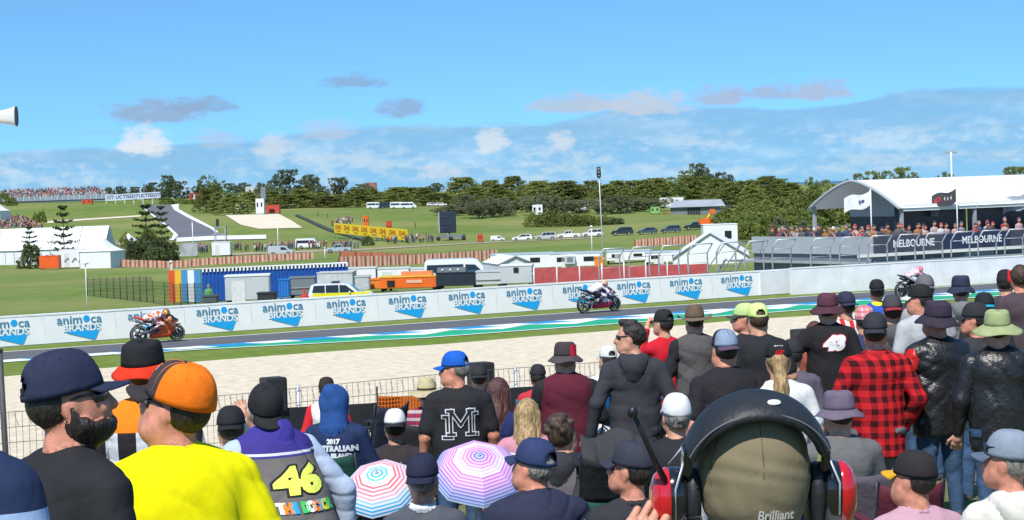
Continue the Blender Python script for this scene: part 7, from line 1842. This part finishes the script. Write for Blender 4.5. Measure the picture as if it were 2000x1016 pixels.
# big screen seen from the side, on a trailer
b = gnd(875, 470, 300); Y = b.y; e = empty('big_screen', b, R(-18)); tag(e, 'big dark video screen on a trailer mast beside the field', 'screen'); k = Y/F_PX
z0, z1 = above(875, 455, Y, b.z), above(875, 413, Y, b.z)
MB().box((0, 0, (z0+z1)/2), (34*k, .9, z1-z0)).build('screen_housing', mat('screen_back', (.035, .045, .065), .5, .15, .4), e, bevel=.1)
for i in range(3): MB().box((0, -.5, z0+(z1-z0)*(i+.5)/3), (30*k, .12, (z1-z0)/3-.25)).build('rear_panel', mat('screen_panel', (.022, .030, .05), .4, .2, .6), e)
MB().box((-15.5*k, -.5, (z0+z1)/2), (2*k, .25, z1-z0-.2)).build('edge_frame', M_grey, e)
MB().tube([(0, 0, .5), (0, 0, z0)], .5, 8).build('mast', M_grey2, e); MB().box((1, 0, .9), (50*k, 1.8, .7)).build('trailer_bed', M_grey2, e)
for x in (-2, 1, 4): MB().lathe([(0, -.9), (.5, -.9), (.5, -.6), (0, -.6)], 12, 'Y', (x, 0, .5)).build('wheel', M_tyre, e)
# grey shed on the right, with bays painted dark
b = gnd(1362, 420, 400); Y = b.y; k = Y/F_PX; e = empty('grey_shed', b, R(-14)); tag(e, 'long grey metal shed with open bays below the wooded knoll', 'shed')
hw_ = 16*k; 
MB().box((0, 8, hw_/2), (108*k, 14, hw_)).build('wall', mat('shed_wall', (.16, .17, .18), .7, .1, .4), e)
MB().grid([[(-56*k, 0, hw_), (56*k, 0, hw_)], [(-52*k, 8, hw_+13*k), (40*k, 8, hw_+13*k)], [(-56*k, 16, hw_), (56*k, 16, hw_)]], smooth=False).build('roof', mat('shed_roof', (.34, .37, .39), .5, .1, .3), e)
for i in range(5): MB().box((-18*k+i*5.2*k, .94, hw_*.42), (4*k, .2, hw_*.84)).build('bay_shade', mat('bay_dark', (.02, .02, .025), .8), e)  # dark panels on the closed wall, painted as shade inside the bays
for px0, px1, py, Yx, lab, m in ((1290, 1335, 386, 720, 'white flat roof among trees behind the grey shed', W), (370, 400, 377, 900, 'red shed on the far ridge beside the bright tree', mat('shed_red', (.30, .04, .035), .7)), (480, 520, 364, 930, 'pale house on the ridge behind the white truck', LG), (712, 735, 357, 880, 'brick house with red roof at the end of the ridge trees', mat('brick_red', (.32, .13, .10), .8)), (1105, 1150, 394, 680, 'white cabin roof between the trees behind the parked cars', W), (1040, 1060, 400, 640, 'white camper among grey trees above the field', W), (460, 480, 378, 760, 'small white kiosk beside the cypresses', W)):
    crate('outbuilding', px0, px1, py, Yx, 6, m, lab, 'building', 'outbuildings beyond the circuit', 0, ('door', 'window'))
# trailers beside the infield crowd
crate('white_box_trailer', 414, 450, 473, 415, 3, W, 'white box trailer on wheels in front of the infield crowd', 'trailer', None, 0, ('wheels', 'door'))
crate('streaked_screen', 351, 386, 475, 412, 1.2, mat('screen_streaks', (.45, .47, .50), .4, .6, .35, stretch=(1, 1, .4)), 'shiny streaked panel trailer beside the thicket', 'trailer', None, 8, ('wheels',))
crate('orange_generator', 77, 115, 500, 358, 2.2, mat('generator_orange', (.72, .10, .012), .5, .1, .6), 'orange generator box in front of the long marquee', 'generator')
e, w_, h_ = crate('panel_booth', 116, 166, 487, 364, 2.2, W, 'white panelled booth with dark drawings beside the orange generator', 'booth', None, 0, ('door',))
for x_, rot in ((-.9, .2), (.4, -.3), (1.6, .5)):
    MB().tube([(x_+.35*math.cos(a+rot), -.06, h_*.45+.35*math.sin(a*1.6+rot)) for a in np.linspace(0, 3.6, 9)], .09, 5).build('drawing', M_grey2, e)
e, w_, h_ = crate('white_truck', 500, 516, 388, 640, 4, W, 'white truck with a dark tower behind it beyond the gravel patch', 'truck', None, 0, ('window', 'wheels')); MB().box((.8, 4, h_+1.8), (1.6, 1.6, 3.6)).build('tower', M_grey2, e)
crate('red_tractor', 520, 546, 400, 650, 3, mat('tractor_red', (.50, .07, .04), .6), 'red tractor beside the white truck', 'tractor', None, 0, ('wheels',))
for px, py, Yx, m, lab in ((760, 432, 470, M_bred, 'red marshal hut beside the yellow banner'), (938, 458, 440, M_bred, 'red cart beside the big screen'), (715, 422, 560, OR, 'orange buggy on the sloping field'), (170, 390, 850, M_bred, 'red truck below the crowded grandstand'), (1307, 416, 640, OR, 'orange tipper beside the grey shed'), (1280, 404, 640, mat('lime_cover', (.22, .40, .14), .6), 'white truck with lime cover beside the grey shed')):
    w2 = {170: 20, 1307: 22, 1280: 18}.get(px, 10)
    crate('work_vehicle', px-w2/2, px+w2/2, py, Yx, 2, m, lab, 'work vehicle', None, 0, ('wheels', 'window'))
b = gnd(1380, 440, 300); e = empty('crane_arm', b); tag(e, 'yellow crane arm leaning up beside the white caravan', 'crane'); tp = P(1391, 413, b.y)-b
MB().box((0, 0, .8), (3.2, 2, 1.4)).build('base', OR, e); MB().tube([(0, 0, 1.2), tuple(tp)], [.35, .28], 8).build('boom', cy, e); MB().box(tuple(tp), (1.2, 1, 1.0)).build('bucket', OR, e)
# camera tower
b = gnd(432, 488, 300); e = empty('camera_tower', b); tag(e, 'scaffold camera tower with an operator platform by the far track', 'tower'); H = above(432, 432, b.y, b.z)
for x in (-1.2, 1.2):
    for y in (-1, 1): MB().tube([(x, y, 0), (x, y, H*.8)], .09, 5).build('leg', M_steel, e)
for z in (.3, .55, .8): MB().box((0, 0, H*z), (2.8, 2.3, .14)).build('platform', M_steel, e)
MB().box((-.6, 0, H*.8+.9), (.6, .6, 1.7)).build('camera', M_black, e)

# ================================================================== distant people
sets = {}
def mini(pose):
    q = SDF()
    q.cone('top', (0, 0, .95), (0, 0, 1.35), .15, .17, (1.15, .8, 1), .05); q.cone('top', (-.16, 0, 1.42), (.16, 0, 1.42), .07, k=.05)
    q.ball('skin', (0, .02, 1.66), .105, (.85, 1, 1.05), .03); q.cone('skin', (0, 0, 1.45), (0, 0, 1.6), .055, k=.02)
    q.ball('hat', (0, 0, 1.72), .110, (.9, 1.02, .75), .02)
    for sx in (-1, 1):
        if pose == 0: q.cone('top', (sx*.2, 0, 1.4), (sx*.26, 0, 1.12), .06, .05, k=.03); q.cone('skin', (sx*.26, 0, 1.12), (sx*.2, .16, .98), .042, .035, k=.02)
        elif pose == 1: q.cone('top', (sx*.2, 0, 1.4), (sx*.28, .12, 1.2), .06, .05, k=.03); q.cone('skin', (sx*.28, .12, 1.2), (sx*.08, .22, 1.55), .042, .035, k=.02)
        else: q.cone('top', (sx*.2, 0, 1.4), (sx*.25, .05, 1.14), .06, .05, k=.03); q.cone('skin', (sx*.25, .05, 1.14), (-sx*.03, .2, 1.16), .042, .035, k=.02)
        q.cone('pants', (sx*.09, 0, .9), (sx*.11, 0, .1), .10, .055, k=.04); q.cone('pants', (sx*.11, -.02, .05), (sx*.12, .14, .04), .045, .04, k=.02)
    return q.mesh(.05)
mskin = SKIN['r']
cols_t = [(.03, .03, .035), (.32, .05, .05), (.50, .50, .51), (.035, .045, .09), (.10, .10, .11), (.34, .14, .06), (.06, .08, .16), (.22, .22, .24), (.42, .30, .29), (.10, .20, .25)]
mt = [mat('far_top', c_, .9, .1) for c_ in cols_t]; mp_ = [M_denim, mat('far_pants', (.04, .04, .045), .9), mat('far_pants2', (.16, .14, .11), .9)]
MINI = []
for pose in range(3):
    V, Q, mi, gs = mini(pose)
    for k in range(len(mt)):
        hc_ = random.choice([HAIR['dark'], HAIR['brown'], mt[0], mt[4], mt[2], mt[3], mt[1], HAIR['grey']])
        MINI.append(np_mesh('person', V, Q, mi, [{'top': mt[k], 'skin': mskin, 'hat': hc_, 'pants': mp_[(k+pose) % 3]}[g] for g in gs]))
TOPN = ['black', 'red', 'white', 'navy', 'charcoal', 'orange', 'blue', 'grey', 'pink', 'teal']
def far_person(pos, label, group, yaw=None):
    k = random.randrange(len(MINI)); me = MINI[k]
    o = link('person', me, None, pos, R(180)+random.uniform(-.8, .8) if yaw is None else yaw); s_ = random.uniform(.94, 1.06); o.scale = (s_,)*3
    tag(o, label.format(c=TOPN[k % len(mt)]), 'person', group); return o
# along the terrace parapet
for x in np.arange(.4, 33, .52):
    for row in range(2):
        if random.random() < (.16 if row == 0 else .35): continue
        q = corner+TD*(x+random.uniform(-.2, .2))+TN*(.55+row*.75+random.uniform(-.15, .15)); q.z = zf-.22
        far_person(q, 'spectator in {c} top standing at the terrace parapet above the navy banners', 'spectators on the terrace', ANG+math.pi)
for y in np.arange(.6, 9.7, .45):
    if random.random() < .12: continue
    q = corner+TN*y+TD*(.45+random.uniform(0, .3)); q.z = zf-.22
    far_person(q, 'spectator in {c} top leaning on the end parapet of the terrace', 'spectators on the terrace', ANG+math.pi/2)
# infield crowd behind the vans
for i in range(120):
    px = random.uniform(386, 700); py = 496-(px-386)*.027+random.uniform(-5, 0)
    if 420 < px < 452 or 530 < px < 640 and py > 489: py = 486
    far_person(onroad(px, py), 'spectator in {c} top in the crowd lining the infield road', 'infield crowd', random.uniform(0, 6.28))
for i in range(34): far_person(onroad(random.uniform(735, 850), random.uniform(470, 477)), 'spectator in {c} top gathered below the yellow banner', 'crowd below the banner', random.uniform(0, 6.28))
for i in range(30): far_person(onroad(random.uniform(648, 690), random.uniform(432, 443)), 'spectator in {c} top in the knot of people above the yellow banner', 'crowd above the banner', random.uniform(0, 6.28))
for px, py in ((621, 423), (640, 426), (811, 446)): far_person(onroad(px, py), 'lone marshal in {c} top standing on the infield grass', 'marshals on the grass', random.uniform(0, 6.28))
for px, py, Y, lab in ((594, 566, 120, 'marshal in yellow cap and red overalls behind the banner wall'), (407, 556, 132, 'marshal in green vest beside the striped container')):
    t = P(px, py, Y); q = Vector((t.x, t.y, t.z-1.78)); o = link('person', MINI[1].copy(), None, q, 0); tag(o, lab, 'person')
    for i_, m in enumerate(o.data.materials):
        if m.name.startswith('far_top'): o.data.materials[i_] = mat('marshal_top', (.5, .03, .03) if px == 594 else (.10, .28, .10), .8)
        if m.name.startswith('hair') and px == 594: o.data.materials[i_] = yv
# crowded grandstand on the far hill and the crowd on the slope below it: nobody could count these
gs_ = empty('grandstand', P(-40, 398, 880)); tag(gs_, 'long packed grandstand on the hilltop at the far left', 'grandstand')
kk = 880/F_PX; Lg = 262*kk
for i in range(8): MB().box((Lg/2, 1.2*i, .9+.55*i), (Lg-(i*2.2), 1.2, .30)).build('tier', LG, gs_)
MB().box((Lg/2, -.7, 1.3), (Lg, .2, 2.0)).build('front_wall', mat('stand_front', (.22, .27, .33), .6, .15, .3), gs_)
MB().box((Lg/2, -.85, .05), (Lg, .2, .6)).build('plinth', M_black, gs_)
for i in range(24): MB().box((Lg*i/24, -.85, 1.6), (.15, .15, 2.4)).build('post', W, gs_)
def crowd_mass(name, pts, label):
    allv, allq, allm = [], [], []; base = 0
    bV = np.array([(x, y, z) for x in (-.24, .24) for y in (-.15, .15) for z in (0, .75)]+[(x, y, z) for x in (-.12, .12) for y in (-.12, .12) for z in (.78, 1.08)])
    bQ = np.array([(0, 1, 3, 2), (4, 6, 7, 5), (0, 4, 5, 1), (2, 3, 7, 6), (1, 5, 7, 3)]); bQ2 = bQ+8
    for p in pts:
        s_ = random.uniform(.9, 1.15); allv.append(bV*s_+np.array(p)); allq += [bQ+base, bQ2+base]; base += 16
        allm += [random.randrange(10)]*5+[10+(random.random() < .5)]*5
    me = np_mesh(name, np.concatenate(allv), np.concatenate(allq), np.array(allm), mt+[mskin, mt[0]], False)
    o = link(name, me); tag(o, label, 'crowd'); return stuff(o)
pts = []
for i in range(8):
    for x in np.arange(1+i*1.1, Lg-1-i*1.1, .62):
        if random.random() < .86: pts.append((gs_.location.x+x+random.uniform(-.1, .1), gs_.location.y+1.2*i+random.uniform(-.2, .2), gs_.location.z+1.05+.55*i))
crowd_mass('grandstand_crowd', pts, 'dense crowd filling the hilltop grandstand at the far left')
pts = []
for i in range(520):
    px = random.uniform(-40, 85); py = random.uniform(424, 446)
    if px > 45+(py-424)*1.8: continue
    g = gnd(px, py, 300); pts.append((g.x, g.y, g.z))
crowd_mass('slope_crowd', pts, 'dense crowd on the slope below the hilltop grandstand')
